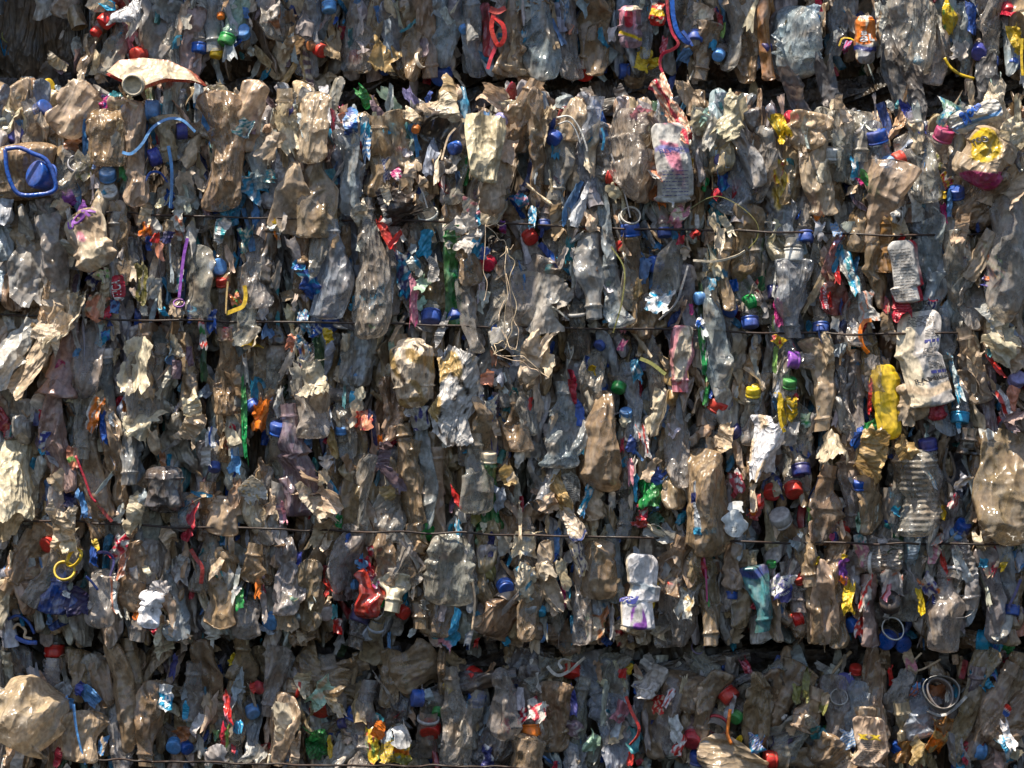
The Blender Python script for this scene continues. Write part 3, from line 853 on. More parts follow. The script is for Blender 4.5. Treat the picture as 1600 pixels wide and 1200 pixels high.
# ------------------------------------------------------------------ larger visible bottles: x, y, width, length, angle, colour, options
B = [
 # upper bale
 (330,25,44,110,95,'bluegrey',{}), (440,15,60,100,80,'clear',{}), (485,45,40,150,85,'bluegrey',{}), (560,50,46,120,94,'clear',{}), (580,45,36,140,80,'brown',{}), (640,60,36,150,88,'brown',{}),
 (665,55,26,130,96,'tan',{}), (700,40,46,130,88,'bluegrey',{}), (745,55,26,130,95,'bluegrey',{}), (845,50,56,150,93,'bluegrey',{'f':22}), (800,60,42,120,85,'brown',{}), (810,90,60,70,80,'tan',{}),
 (920,35,40,140,84,'brown',{}), (940,60,34,120,76,'brown',{}), (890,60,34,130,92,'clear',{}), (1010,40,40,110,95,'bluegrey',{}), (1070,25,34,110,100,'clear',{}), (1090,20,40,90,80,'clear',{'round':1}),
 (1100,95,44,90,80,'brown',{}), (1165,60,44,150,94,'brown',{}), (1198,50,20,150,92,'amber',{'f':26}), (1140,50,30,120,86,'clear',{}), (1245,70,96,110,85,'bluegrey',{'f':24,'T':40}), (1275,20,36,80,95,'brown',{}),
 (1310,30,34,110,80,'bluegrey',{}), (1420,50,74,140,88,'clear',{'f':26,'T':46}), (1460,90,26,110,78,'clear',{}), (1505,60,26,110,94,'bluegrey',{}), (1555,40,34,120,84,'clear',{}), (1595,60,40,130,92,'brown',{}),
 (20,60,40,190,92,'smoke',{'f':-30}), (60,40,34,160,88,'smoke',{'f':-20}), (180,75,50,90,70,'clear',{}), (275,70,36,100,95,'clear',{}), (250,45,60,110,80,'grey',{}), (300,60,34,120,90,'pinkclear',{}),
 # middle bale, upper row
 (45,165,46,80,120,'tan',{'f':20}), (115,155,56,90,60,'tan',{'f':26,'round':1}), (60,200,46,90,110,'clear',{'f':18}), (20,180,40,70,60,'cream',{'f':22}), (170,215,60,90,88,'brown',{'f':28,'round':1}),
 (212,240,34,160,90,'tan',{'f':26}), (260,215,46,70,100,'tan',{'f':20}), (110,270,60,90,60,'clear',{'f':20}), (145,280,30,80,85,'brown',{}), (345,235,56,180,96,'brown',{'f':32,'T':20,'op':.45}), (290,270,36,130,94,'clear',{}),
 (385,180,50,110,75,'tan',{'f':30}), (400,240,36,110,100,'bluegrey',{}), (490,200,60,110,85,'tan',{'f':36,'round':1}), (445,170,46,60,90,'tan',{'f':30}), (540,270,36,130,92,'bluegrey',{'f':26}), (590,245,34,120,88,'brown',{'f':26}),
 (620,210,40,90,95,'tan',{'f':24}), (675,225,60,110,75,'dark',{}), (705,270,34,100,90,'clear',{}), (500,300,56,140,92,'brown',{'f':30}), (460,310,46,110,84,'tan',{'f':30}), (820,180,40,110,70,'brown',{'f':26}), (835,230,30,180,92,'brown',{'f':24}),
 (870,250,40,120,85,'clear',{}), (900,160,40,70,80,'tan',{'f':30}), (930,230,34,150,88,'bluegrey',{'f':20}), (985,240,64,140,88,'clear',{'f':16,'T':50}), (1005,275,30,80,70,'tan',{'f':28}), (1090,230,36,120,84,'grey',{}), (1185,260,40,110,75,'clear',{'round':1}),
 (1165,240,26,110,110,'grey',{'f':26}), (1150,280,44,110,90,'bluegrey',{}), (1260,205,60,60,80,'tan',{'f':26}), (1285,270,44,130,88,'tan',{'f':26}), (1320,215,40,110,92,'clear',{'f':20}), (1345,190,30,80,88,'clear',{}), (1360,240,44,100,82,'bluegrey',{}),
 (1440,235,40,140,100,'clear',{'f':22}), (1415,270,40,120,80,'clear',{}), (1380,320,60,140,84,'tan',{'f':22,'T':30}), (1450,330,46,130,94,'bluegrey',{}), (1540,310,60,100,60,'brown',{'f':20}), (1235,260,30,120,86,'brown',{}), (1212,300,40,130,92,'bluegrey',{'lbl':[('blot','yellow',3,.6)]}),
 # between first and second wire
 (190,380,30,130,94,'brown',{'f':24}), (184,400,14,130,90,'grey',{'f':26}), (215,420,24,130,95,'clear',{}), (310,440,50,110,85,'clear',{'f':26,'round':1}), (345,400,30,110,94,'brown',{}), (380,480,40,120,90,'clear',{'f':22}), (400,420,44,120,86,'clear',{'f':22}),
 (430,440,30,190,91,'dark',{}), (462,390,24,130,96,'brown',{}), (510,420,48,150,86,'bluegrey',{'f':30,'T':34}), (490,370,26,120,88,'tan',{'f':28}), (578,420,52,210,93,'clear',{'f':34,'T':36}), (545,430,26,150,92,'brown',{}), (610,420,30,140,88,'clear',{}),
 (670,460,44,110,80,'brown',{}), (708,430,24,150,91,'green',{'f':24}), (725,380,34,130,100,'brown',{'f':28}), (735,470,26,160,94,'clear',{'f':24}), (780,460,50,110,60,'clear',{'f':18}), (835,460,74,120,92,'clear',{'f':26,'T':40,'fold':1.2}), (885,380,28,110,92,'clear',{'f':20}),
 (925,430,40,130,93,'grey',{'f':32,'T':14,'fold':.2}), (947,340,18,130,96,'bluegrey',{'f':30}), (962,455,32,110,100,'bluegrey',{'f':30}), (985,420,46,130,88,'clear',{'f':16}), (1000,460,30,120,84,'brown',{}), (1050,430,38,110,84,'clear',{'f':22}), (1075,480,24,130,97,'grey',{}),
 (1115,510,36,210,94,'bluegrey',{'f':30}), (1140,430,20,110,92,'brown',{'f':26,'lbl':[('band','cyan',-.1,.12)]}), (1160,380,44,120,80,'brown',{}), (1190,440,30,130,95,'clear',{'lbl':[('blot','dkgreen',3,.5)]}), (1205,400,30,130,88,'clear',{}), (1240,465,56,120,90,'bluegrey',{'f':24,'T':40}),
 (1310,430,46,120,86,'redclear',{'f':20,'lbl':[('band','lavender',.7,.82)]}), (1345,480,36,120,90,'clear',{}), (1375,420,34,120,93,'brown',{'f':24}), (1385,380,26,90,88,'amber',{'f':30}), (1460,390,34,130,92,'bluegrey',{'f':20}), (1450,450,34,110,80,'bluegrey',{}), (1500,440,40,160,94,'clear',{'f':24}),
 (1530,400,26,80,60,'tan',{'f':30}), (1520,460,50,110,80,'clear',{}), (1572,400,60,200,90,'tan',{'f':34,'T':50}), (1345,350,50,90,85,'brown',{}), (1425,430,32,100,94,'clear',{}), (270,400,24,110,93,'clear',{}), (655,400,30,120,95,'clear',{}), (750,340,34,110,88,'clear',{}),
 (770,270,34,160,88,'tan',{'f':26}), (640,430,26,100,92,'clear',{}), (1280,400,30,120,92,'clear',{}), (1415,500,30,110,88,'clear',{}), (100,560,50,120,80,'pinkclear',{'f':18}), (135,560,44,120,88,'clear',{'f':24}), (30,640,40,90,95,'clear',{}),
 # between second and third wire
 (95,680,44,170,98,'pinkclear',{'f':28}), (130,650,34,130,88,'clear',{'f':22}), (215,600,40,130,92,'tan',{'f':30}), (235,560,26,110,96,'brown',{}), (180,720,24,150,97,'brown',{'f':26}), (155,740,30,140,104,'brown',{'f':24}), (128,780,34,130,118,'brown',{'f':20}), (200,700,22,110,92,'grey',{'f':28}),
 (175,680,24,120,95,'brown',{'f':22}), (250,600,24,120,86,'clear',{}), (285,580,24,120,94,'brown',{}), (350,580,36,130,90,'brown',{'f':24}), (350,660,34,120,92,'brown',{}), (370,640,30,140,90,'grey',{}), (405,580,24,110,86,'brown',{}), (430,620,20,120,91,'clear',{}),
 (495,610,52,150,88,'clear',{'f':26,'T':24,'fold':1.1}), (455,720,52,170,93,'mauve',{'f':34,'T':24,'fold':.9}), (540,650,30,130,92,'clear',{}), (560,560,50,90,80,'clear',{'round':1,'lbl':[('blot','bluegrey',3,.4)]}), (605,640,34,100,86,'brown',{'f':24}), (640,760,44,190,96,'brown',{'f':26}), (660,740,34,170,92,'bluegrey',{'f':26}),
 (630,590,40,130,94,'brown',{}), (550,740,34,160,90,'brown',{}), (525,770,30,140,88,'brown',{}), (570,780,40,140,84,'clear',{'f':22}), (610,800,50,90,80,'clear',{}), (690,700,44,80,75,'brown',{'f':24}), (740,740,46,120,90,'tan',{'f':32}), (745,670,44,130,88,'brown',{'f':24}), (690,780,26,160,93,'tan',{'f':22}),
 (790,740,34,130,90,'clear',{}), (810,660,40,90,88,'brown',{'f':22}), (830,620,30,120,95,'clear',{}), (875,665,58,130,86,'bluegrey',{'f':30,'T':26}), (945,690,56,150,90,'brown',{'f':34,'T':44}), (975,770,34,130,88,'smoke',{'f':24}), (930,600,34,110,84,'tan',{'f':24}), (985,630,26,120,92,'bluegrey',{}),
 (1020,600,24,150,95,'clear',{}), (1045,720,34,150,93,'brown',{'f':22}), (1070,680,36,160,89,'clear',{'f':24}), (1065,560,36,100,88,'pink',{'f':34,'T':26,'lbl':[('blot','crimson',3,.5),('blot','cream',2,.1)]}), (1105,785,72,160,92,'brown',{'f':36,'T':40,'hero':1}), (1170,640,26,110,90,'clear',{}), (1185,690,30,120,94,'brown',{}),
 (1215,560,30,130,93,'clear',{}), (1250,700,44,130,86,'clear',{}), (1275,600,34,140,97,'tan',{'f':24}), (1310,590,30,160,93,'clear',{}), (1335,620,30,140,92,'clear',{}), (1350,560,30,120,96,'brown',{}), (1290,790,44,120,84,'brown',{'f':24}), (1355,790,46,90,88,'brown',{'f':24}), (1330,760,30,120,92,'clear',{}),
 (1435,770,62,130,92,'clear',{'f':34,'T':50,'ribs':1,'fold':.35}), (1390,820,30,110,88,'clear',{}), (1475,610,36,140,90,'bluegrey',{}), (1512,690,36,40,85,'black',{'f':34}), (1540,640,30,140,92,'mauve',{}), (1535,760,34,150,95,'brown',{'f':22}), (1460,550,30,140,92,'bluegrey',{}), (1520,570,34,120,105,'tan',{'f':26}),
 (1570,760,90,180,88,'brown',{'f':42,'T':40,'tilt':-14,'hero':1}), (325,800,30,90,90,'brown',{}), (350,806,48,60,80,'tan',{'f':26,'round':1}), (290,800,40,60,80,'clear',{'f':22,'round':1}), (415,790,30,120,93,'clear',{}), (880,720,40,120,86,'clear',{}), (1400,740,30,120,90,'clear',{}), (1165,790,30,120,85,'brown',{}), (1195,650,24,130,88,'brown',{}),
 # below third wire
 (40,870,50,120,60,'brown',{'f':22}), (80,890,44,130,58,'clear',{'f':24}), (90,925,48,70,80,'blue',{'f':22,'word':'blue see-through','op':.9}), (30,915,50,90,50,'tan',{'f':20}), (160,935,40,90,85,'clear',{'f':26,'round':1}), (210,900,40,110,88,'brown',{'f':26}), (225,940,30,120,80,'clear',{}), (270,940,36,120,98,'bluegrey',{}),
 (320,870,40,110,85,'clear',{}), (345,920,46,120,88,'brown',{'f':24}), (395,880,50,60,80,'brown',{'f':26}), (335,990,30,60,80,'white',{'f':28}), (385,970,40,60,90,'clear',{'f':26,'round':1}), (445,900,40,120,88,'grey',{'f':26}), (485,930,40,110,84,'brown',{'f':26,'round':1}), (415,850,30,120,92,'brown',{}), (515,870,30,120,95,'brown',{}),
 (580,925,38,80,87,'red',{'f':32,'T':30,'op':.88,'word':'red see-through'}), (617,925,38,60,80,'cream',{'f':32,'T':18}), (550,880,44,120,88,'clear',{'f':22}), (600,860,40,110,84,'brown',{'f':22}), (640,870,50,90,75,'clear',{}), (700,890,70,110,85,'clear',{'f':28,'T':40}), (690,950,50,90,80,'brown',{}), (660,930,34,100,88,'brown',{}),
 (760,890,34,120,94,'brown',{}), (820,870,34,120,92,'clear',{}), (865,900,26,110,100,'tan',{'f':32}), (865,955,30,80,85,'tan',{}), (825,940,40,120,80,'brown',{'f':26}), (905,930,26,150,92,'clear',{'f':24}), (935,890,50,90,88,'brown',{'f':26,'round':1}), (960,880,26,120,93,'bluegrey',{}), (780,970,60,70,60,'brown',{'f':26}),
 (1050,880,46,90,70,'brown',{'f':28}), (1095,900,36,100,92,'brown',{'f':24}), (1105,960,30,120,94,'brown',{'f':24}), (1070,960,50,110,86,'clear',{'f':22}), (1040,985,60,70,95,'clear',{}), (1130,900,24,110,90,'clear',{}), (1155,920,30,120,88,'brown',{}), (1145,885,26,70,88,'tan',{'f':28}),
 (1182,935,36,100,100,'teal',{'f':34,'T':24,'word':'teal','lbl':[('band','blue',-.95,-.62)],'op':1}), (1215,990,30,100,92,'brown',{'f':24}), (1240,985,52,50,150,'brown',{'f':26}), (1285,940,36,130,90,'tan',{'f':30}), (1270,960,26,110,94,'brown',{'f':26}), (1310,960,26,120,88,'brown',{'f':26}), (1262,870,34,90,95,'brown',{'f':24}),
 (1300,870,34,90,75,'brown',{'f':24}), (1360,960,30,110,92,'pinkclear',{'f':28}), (1375,870,44,70,0,'clear',{'f':26}), (1470,960,56,130,84,'clear',{'f':30,'T':44}), (1455,980,30,90,94,'brown',{}), (1505,890,20,120,100,'grey',{'f':26,'ribs':1}), (1550,930,30,150,98,'grey',{'f':30}), (1565,900,24,140,95,'bluegrey',{'f':26}), (1585,960,34,110,85,'brown',{'f':22}),
 (1425,910,34,120,80,'clear',{}), (1495,950,34,90,86,'clear',{}), (1250,900,34,110,88,'clear',{}), (735,860,30,110,92,'clear',{}), (470,980,60,50,20,'brown',{'f':20}), (760,860,26,90,88,'olive',{}),
 # lower bale
 (45,1120,110,120,60,'tan',{'f':62,'T':44,'tilt':-22,'hero':1}), (130,1150,60,80,80,'tan',{'f':46}), (125,1045,34,80,80,'brown',{'f':26}), (150,1050,34,60,100,'clear',{'f':30,'round':1}), (80,1070,34,80,85,'clear',{}), (186,1085,34,170,98,'brown',{'f':40,'T':26}), (208,1080,26,160,96,'brown',{'f':34}), (158,1065,26,80,110,'brown',{'f':30}),
 (235,1130,50,130,86,'brown',{'f':36}), (185,1150,34,110,92,'grey',{'f':26}), (302,1080,44,90,88,'clear',{'f':30}), (322,1060,34,130,94,'brown',{'f':26}), (370,1040,44,100,84,'brown',{'f':32}), (365,1110,40,90,88,'clear',{}), (430,1040,40,110,80,'clear',{'f':26}), (415,1020,36,80,110,'brown',{}), (500,1020,60,90,150,'brown',{'f':34}),
 (440,1140,50,110,80,'tan',{'f':42}), (520,1070,30,90,100,'clear',{'f':26}), (550,1040,40,50,30,'brown',{'f':32,'cap2':1}), (575,1000,40,110,70,'smoke',{}), (610,1010,30,90,88,'brown',{'f':30}), (650,1020,70,80,30,'brown',{'f':34,'T':40}), (600,1070,20,150,96,'brown',{}), (575,1120,44,110,86,'clear',{'f':28}), (620,1080,50,120,92,'smoke',{}),
 (705,1120,40,150,92,'clear',{'f':34}), (785,1100,46,110,86,'tan',{'f':34,'T':40}), (740,1125,40,90,80,'clear',{'f':28}), (690,1050,90,14,0,'brown',{'f':36}), (735,1020,30,150,15,'smoke',{'f':18}), (830,1015,60,60,60,'smoke',{'f':28,'round':1}), (800,1010,30,60,80,'brown',{}), (860,1120,50,110,84,'brown',{'f':30}), (860,1060,60,60,60,'clear',{}),
 (815,1180,60,70,80,'brown',{'f':28}), (910,1130,34,140,86,'clear',{}), (950,1150,50,130,90,'bluegrey',{'f':26}), (925,1060,50,80,110,'bluegrey',{}), (960,1060,40,80,80,'clear',{}), (1020,1130,30,110,94,'brown',{}), (1050,1120,50,120,84,'clear',{'f':24}), (1080,1042,30,180,12,'smoke',{'f':14,'keep':1}), (1070,1080,90,60,80,'brown',{}),
 (1110,1100,44,110,75,'brown',{'f':28}), (1180,1110,46,120,88,'brown',{'f':30}), (1160,1060,34,130,20,'smoke',{}), (1145,1185,50,110,170,'tan',{'f':40}), (1175,1050,40,120,40,'clear',{}), (1210,1090,40,90,84,'brown',{'f':26}), (1235,1080,50,90,60,'brown',{'f':26}), (1240,1150,60,80,30,'tan',{'f':34}), (1265,1110,44,70,70,'tan',{'f':30}),
 (1305,1110,34,110,90,'clear',{'f':28}), (1335,1110,44,90,92,'bluegrey',{'f':28,'round':1}), (1370,1090,46,190,90,'brown',{'f':30}), (1360,1155,54,100,88,'tan',{'f':42,'T':22,'hero':1}), (1405,1080,40,70,70,'clear',{'f':28}), (1412,1125,34,60,100,'tan',{'f':36}), (1440,1120,60,80,60,'bluegrey',{'f':26}), (1500,1140,24,130,98,'grey',{'f':32}),
 (1520,1100,34,180,70,'brown',{'f':32}), (1545,1110,40,160,62,'tan',{'f':30}), (1580,1120,60,110,50,'brown',{'f':26}), (1525,1070,26,60,85,'mauve',{'f':36}), (1590,1040,60,90,70,'brown',{'f':22}), (1560,1180,60,60,20,'pinkclear',{'f':26}), (1300,1185,70,60,40,'brown',{'f':30}), (15,1045,60,80,80,'smoke',{}), (360,1160,40,80,92,'clear',{}),
 (570,1180,40,60,88,'clear',{'f':30}), (900,1180,40,80,84,'bluegrey',{}), (770,1170,60,70,80,'smoke',{}), (1010,1040,50,60,70,'offwhite',{'f':26}),
]
# ------------------------------------------------------------------ torn films, labels and scraps: x, y, width, height, angle, colour, options
W_ = 'white'
F = [
 # crop 1
 (205,18,85,34,108,'white',{'f':85,'shape':'leaf','prints':[('blot','dark',7,.9)]}), (160,8,44,30,60,'tan',{'f':30}), (168,8,20,30,150,'cyan',{'f':36}), (287,35,26,30,90,'offwhite',{}), (255,10,60,50,90,'grey',{'f':20}), (200,55,30,60,80,'pink',{'f':14,'word':'dull pink'}),
 (85,115,60,50,80,'smoke',{'f':-10}), (45,130,44,30,90,'bluegrey',{'f':4}), (25,150,40,34,92,'grey',{'f':-4}), (90,98,40,20,60,'tan',{'f':24}), (60,115,50,18,150,'tan',{'f':22}), (155,110,20,50,100,'tan',{'f':26}),
 (120,135,34,50,60,'cream',{'f':28}), (20,180,36,40,60,'cream',{'f':30,'shape':'frill'}), (165,160,24,30,80,'magenta',{'f':10,'word':'dull magenta','prints':[('blot','navy',5,.2)]}), (180,150,30,16,80,'teal',{'f':26}), (115,225,50,30,170,'rust',{'f':10}),
 (130,260,28,50,88,'olive',{'f':24,'word':'yellowish','prints':[('blot','cream',3,-.4)]}), (190,260,12,44,90,'green',{'f':26}), (345,150,60,30,30,'cream',{'f':34}), (375,165,34,60,70,'cream',{'f':30}), (330,165,50,40,60,'tan',{'f':30}),
 (385,200,26,34,60,'teal',{'f':36,'prints':[('stripes','white',9,1)]}), (395,290,50,40,50,'cyan',{'f':20,'word':'blue netted','prints':[('stripes','bluegrey',14,.5)]}), (415,275,34,24,80,'teal',{'f':22,'prints':[('blot','cream',6,.1)]}), (290,290,30,50,90,'cream',{'f':26}), (300,235,30,60,70,'tan',{'f':26}),
 # crop 2
 (425,22,60,46,20,'offwhite',{'f':38,'shape':'oval','prints':[('blot','dark',6,.8),('vband','rust',.4,.8)]}), (465,15,24,46,88,'navy',{'f':6}), (520,70,30,60,95,'brown',{'f':16}), (460,70,40,30,80,'brown',{}), (603,87,50,44,70,'gold',{'f':40,'word':'sunlit orange-tan','shape':'frill'}),
 (480,108,26,120,97,'mauve',{'f':36,'prints':[('stripes','cream',7,0),('vband','gold',-1,-.5)]}), (500,125,50,40,60,'tan',{'f':34}), (455,110,12,70,60,'gold',{'f':36}), (660,75,26,36,88,'mauve',{'f':26}), (690,10,30,40,88,'bluegrey',{}),
 (568,151,44,18,30,'green',{'f':-8}), (610,155,16,60,125,'mint',{'f':-4}), (590,175,20,50,120,'mauve',{'f':-6}), (645,160,18,70,120,'lavender',{'f':-4,'word':'dull lavender'}), (700,150,90,30,175,'brown',{'f':14,'amp':4}), (770,150,34,50,150,'tan',{'f':34}), (793,140,14,30,70,'white',{'f':30}),
 (534,172,8,20,100,'magenta',{}), (548,192,46,26,10,'blue',{'f':34,'shape':'frill','prints':[('blot','white',6,.3),('blot','ltblue',4,.4)]}), (537,185,20,14,20,'salmon',{'f':36}), (612,200,26,26,90,'cyan',{'f':20}), (638,205,12,30,100,'teal',{'f':22}), (572,205,18,50,92,'cyan',{'f':24,'prints':[('blot','white',5,.2)]}),
 (575,225,12,60,88,'ltblue',{'f':26,'prints':[('stripes','white',6,0)]}), (605,265,14,40,95,'indigo',{'f':28,'prints':[('stripes','white',8,1)]}), (620,270,30,20,30,'magenta',{'f':34,'prints':[('blot','white',5,.2)]}), (725,262,20,60,85,'green',{'f':12}), (700,180,60,46,30,'cream',{'f':36}),
 (675,170,40,34,120,'tan',{'f':36}), (650,185,50,24,60,'tan',{'f':30}), (700,255,34,50,80,'offwhite',{'f':24}), (640,270,70,24,160,'tan',{'f':38,'shape':'frill'}), (450,205,40,90,110,'cream',{'f':36}), (430,225,40,46,60,'cream',{'f':38,'shape':'frill'}), (455,178,34,8,175,'indigo',{'f':40,'word':'white and indigo'}),
 (440,205,18,70,90,'black',{'f':4}), (560,280,24,60,90,'bluegrey',{'f':30}), (795,230,30,70,85,'tan',{'f':30}), (790,270,20,60,92,'tan',{'f':32}), (480,160,30,30,30,'tan',{'f':30}),
 # crop 3
 (842,20,44,40,88,'brown',{'f':14}), (820,60,30,30,60,'cyan',{'f':18,'prints':[('blot','offwhite',5,-.2)]}), (835,112,44,40,80,'offwhite',{'f':26,'prints':[('blot','rust',4,.4)]}), (862,110,10,34,92,'navy',{'f':18}), (885,98,34,30,60,'offwhite',{'f':28}), (885,25,10,60,92,'ltblue',{'f':20,'prints':[('blot','white',7,.2)]}),
 (890,45,20,22,80,'salmon',{'f':18}), (880,95,10,60,85,'dkgreen',{'f':14}), (956,55,14,26,90,'white',{'f':24}), (1006,90,40,26,160,'yellow',{'f':32}), (1022,98,26,16,120,'yellow',{'f':34}), (1072,88,24,28,70,'ltblue',{'f':22}), (1037,70,12,34,80,'crimson',{'f':24,'prints':[('blot','pink',6,.3)]}),
 (1115,65,14,30,80,'cyan',{'f':18}), (1130,45,8,30,80,'ltgreen',{'f':16}), (1185,95,14,30,95,'ltblue',{'f':24,'prints':[('blot','white',5,.4)]}), (1195,10,26,40,88,'amber',{'f':20}), (1170,12,44,30,80,'offwhite',{'f':24}), (1095,25,34,46,70,'tan',{'f':26,'prints':[('disc','cream',0,0,.6)]}),
 (1045,165,36,110,112,'cream',{'f':42,'word':'sunlit red and cream','shape':'frill','prints':[('stripes','salmon',5,2),('blot','crimson',4,.4)]}), (1000,178,30,30,60,'pink',{'f':32}), (1075,150,30,60,120,'tan',{'f':44}), (1145,180,60,70,60,'cream',{'f':40,'word':'sunlit cream','shape':'frill','amp':8}), (1135,160,30,40,100,'bluegrey',{'f':34,'prints':[('blot','teal',5,.3)]}),
 (1090,190,50,30,40,'cream',{'f':30}), (1100,183,26,14,140,'mint',{'f':34}), (1108,210,26,60,80,'offwhite',{'f':28}), (1030,268,44,40,10,'offwhite',{'f':44,'shape':'oval','prints':[('blot','salmon',3,.3)]}), (1038,296,18,14,40,'orange',{'f':34}), (1078,265,12,40,80,'yellow',{'f':26}),
 (1070,205,10,16,100,'navy',{'f':32}), (1077,212,12,14,95,'crimson',{'f':28}), (1100,288,12,24,88,'green',{'f':16}), (1128,282,20,40,88,'blue',{'f':22,'prints':[('blot','cyan',4,.3)]}), (830,160,20,50,60,'cream',{'f':24}), (858,175,16,26,80,'cream',{'f':34}), (845,195,30,70,85,'tan',{'f':26}), (925,155,60,24,20,'smoke',{'f':4}),
 (975,165,70,26,12,'smoke',{'f':2}), (868,235,16,30,92,'cyan',{'f':20}), (925,235,26,90,80,'cream',{'f':28}), (1190,75,30,30,80,'white',{'f':4}), (940,165,40,60,20,'smoke',{'f':0}), (885,160,36,30,60,'bluegrey',{'f':10}),
 # crop 4
 (1268,25,30,40,90,'bluegrey',{'f':28,'prints':[('band','offwhite',-1,-.4)]}), (1279,28,12,12,60,'ltblue',{'f':34}), (1378,42,24,96,91,'offwhite',{'f':34,'prints':[('blot','dark',9,.75),('blot','brown',5,.7)],'amp':1.5}), (1485,25,28,60,95,'yellow',{'f':34,'shape':'leaf','prints':[('blot','green',5,.9)]}), (1520,30,20,60,90,'blue',{'f':28}),
 (1322,74,26,12,160,'magenta',{'f':26,'prints':[('blot','lavender',4,.3)]}), (1270,103,24,20,40,'magenta',{'f':26,'prints':[('stripes','brown',6,2)]}), (1498,78,30,38,80,'offwhite',{'f':30}), (1575,15,24,34,70,'crimson',{'f':24,'word':'dull red'}), (1588,62,24,50,110,'yellow',{'f':30}), (1205,105,24,34,90,'olive',{'f':0}), (1240,75,90,50,88,'bluegrey',{'f':38,'op':.7}),
 (1400,140,44,200,98,'smoke',{'f':-6,'word':'dark layered','amp':6,'aniso':.9}), (1300,148,40,150,102,'smoke',{'f':-4,'word':'dark layered','aniso':.9}), (1250,160,34,130,110,'smoke',{'f':6,'aniso':.9}), (1545,140,44,130,93,'smoke',{'f':12,'amp':3,'word':'smooth dark grey'}), (1430,155,34,110,100,'smoke',{'f':16}),
 (1220,197,24,44,115,'yellow',{'f':34,'prints':[('blot','olive',5,.6)]}), (1222,215,30,12,160,'yellow',{'f':36}), (1315,175,40,50,110,'cream',{'f':36,'shape':'bow'}), (1280,200,60,30,70,'tan',{'f':30}), (1215,270,22,44,85,'yellow',{'f':24,'prints':[('blot','red',5,.7),('blot','brown',3,.3)]}), (1336,262,16,40,92,'cyan',{'f':28,'prints':[('blot','white',4,.3)]}),
 (1360,288,16,60,130,'green',{'f':32,'word':'dark green'}), (1348,283,22,18,40,'magenta',{'f':26}), (1472,290,30,40,60,'crimson',{'f':26,'prints':[('stripes','yellow',4,1),('blot','white',4,.5)]}), (1463,255,30,20,30,'olive',{'f':28,'prints':[('blot','cream',4,-.2)]}), (1560,175,34,110,98,'cream',{'f':40}), (1485,175,44,40,80,'mint',{'f':34,'shape':'frill','prints':[('blot','cyan',6,.2),('blot','white',5,.2)]}),
 (1575,205,60,34,150,'cream',{'f':44}), (1585,225,40,60,60,'cream',{'f':46,'word':'sunlit cream'}), (1560,160,20,90,95,'mint',{'f':36,'word':'pale green','prints':[('vband','white',.2,1)]}), (1425,185,70,18,25,'indigo',{'f':14,'word':'dark indigo','prints':[('vband','lavender',-.3,0)]}), (1405,230,26,100,86,'black',{'f':6}), (1585,290,50,60,40,'tan',{'f':34}),
 (1290,265,34,44,90,'cream',{'f':30,'word':'pale cream'}), (1258,240,8,24,100,'tan',{'f':36}), (1430,215,26,60,98,'tan',{'f':24}), (1555,300,40,60,50,'tan',{'f':26}), (1550,280,16,30,60,'navy',{'f':24,'prints':[('blot','white',5,.2)]}),
 # crop 5
 (130,335,44,20,160,'purple',{'f':42}), (108,308,30,24,30,'purple',{'f':30,'word':'dark purple'}), (155,358,20,12,40,'magenta',{'f':44,'prints':[('blot','pink',4,0)]}), (100,325,34,24,60,'tan',{'f':34}), (115,395,30,80,140,'offwhite',{'f':38,'prints':[('blot','tan',3,.1)]}), (78,395,44,120,100,'clear',{'f':44,'mat':M_PET,'op':.6,'jag':.08,'word':'see-through grey','noun':'torn panel'}), (42,415,56,130,86,'clear',{'f':38,'mat':M_PET,'op':.6,'jag':.08,'word':'large grey-brown','noun':'torn panel'}),
 (226,360,20,24,60,'orange',{'f':36,'prints':[('blot','salmon',4,.2)]}), (242,355,34,24,30,'offwhite',{'f':32}), (243,372,14,20,90,'red',{'f':38}), (250,390,14,36,95,'salmon',{'f':38}), (260,370,18,20,80,'navy',{'f':34}), (232,380,10,30,85,'blue',{'f':34}), (300,375,26,60,95,'offwhite',{'f':32,'shape':'tri'}), (280,350,60,24,10,'offwhite',{'f':30,'prints':[('blot','salmon',4,.3)]}),
 (345,360,50,24,160,'offwhite',{'f':34,'prints':[('blot','teal',4,.3)]}), (385,375,26,50,85,'teal',{'f':30,'word':'teal patterned','prints':[('blot','cream',7,.1)]}), (355,330,26,20,60,'cyan',{'f':26}), (225,330,44,20,170,'tan',{'f':30,'shape':'frill'}), (290,320,34,30,80,'offwhite',{'f':28}), (265,310,16,30,88,'blue',{'f':24}), (165,315,34,40,90,'cyan',{'f':24,'word':'pale cyan','prints':[('blot','white',3,-.1)]}),
 (140,420,24,16,30,'orange',{'f':36,'prints':[('blot','offwhite',4,.1)]}), (148,435,34,24,130,'navy',{'f':34,'prints':[('blot','cream',4,.2)]}), (165,430,30,24,120,'cream',{'f':38,'prints':[('blot','ltgreen',4,.4)]}), (165,450,20,34,70,'cream',{'f':36}), (150,478,34,50,80,'salmon',{'f':34,'word':'pinkish','prints':[('blot','tan',3,.0)]}), (168,488,24,14,20,'crimson',{'f':34}),
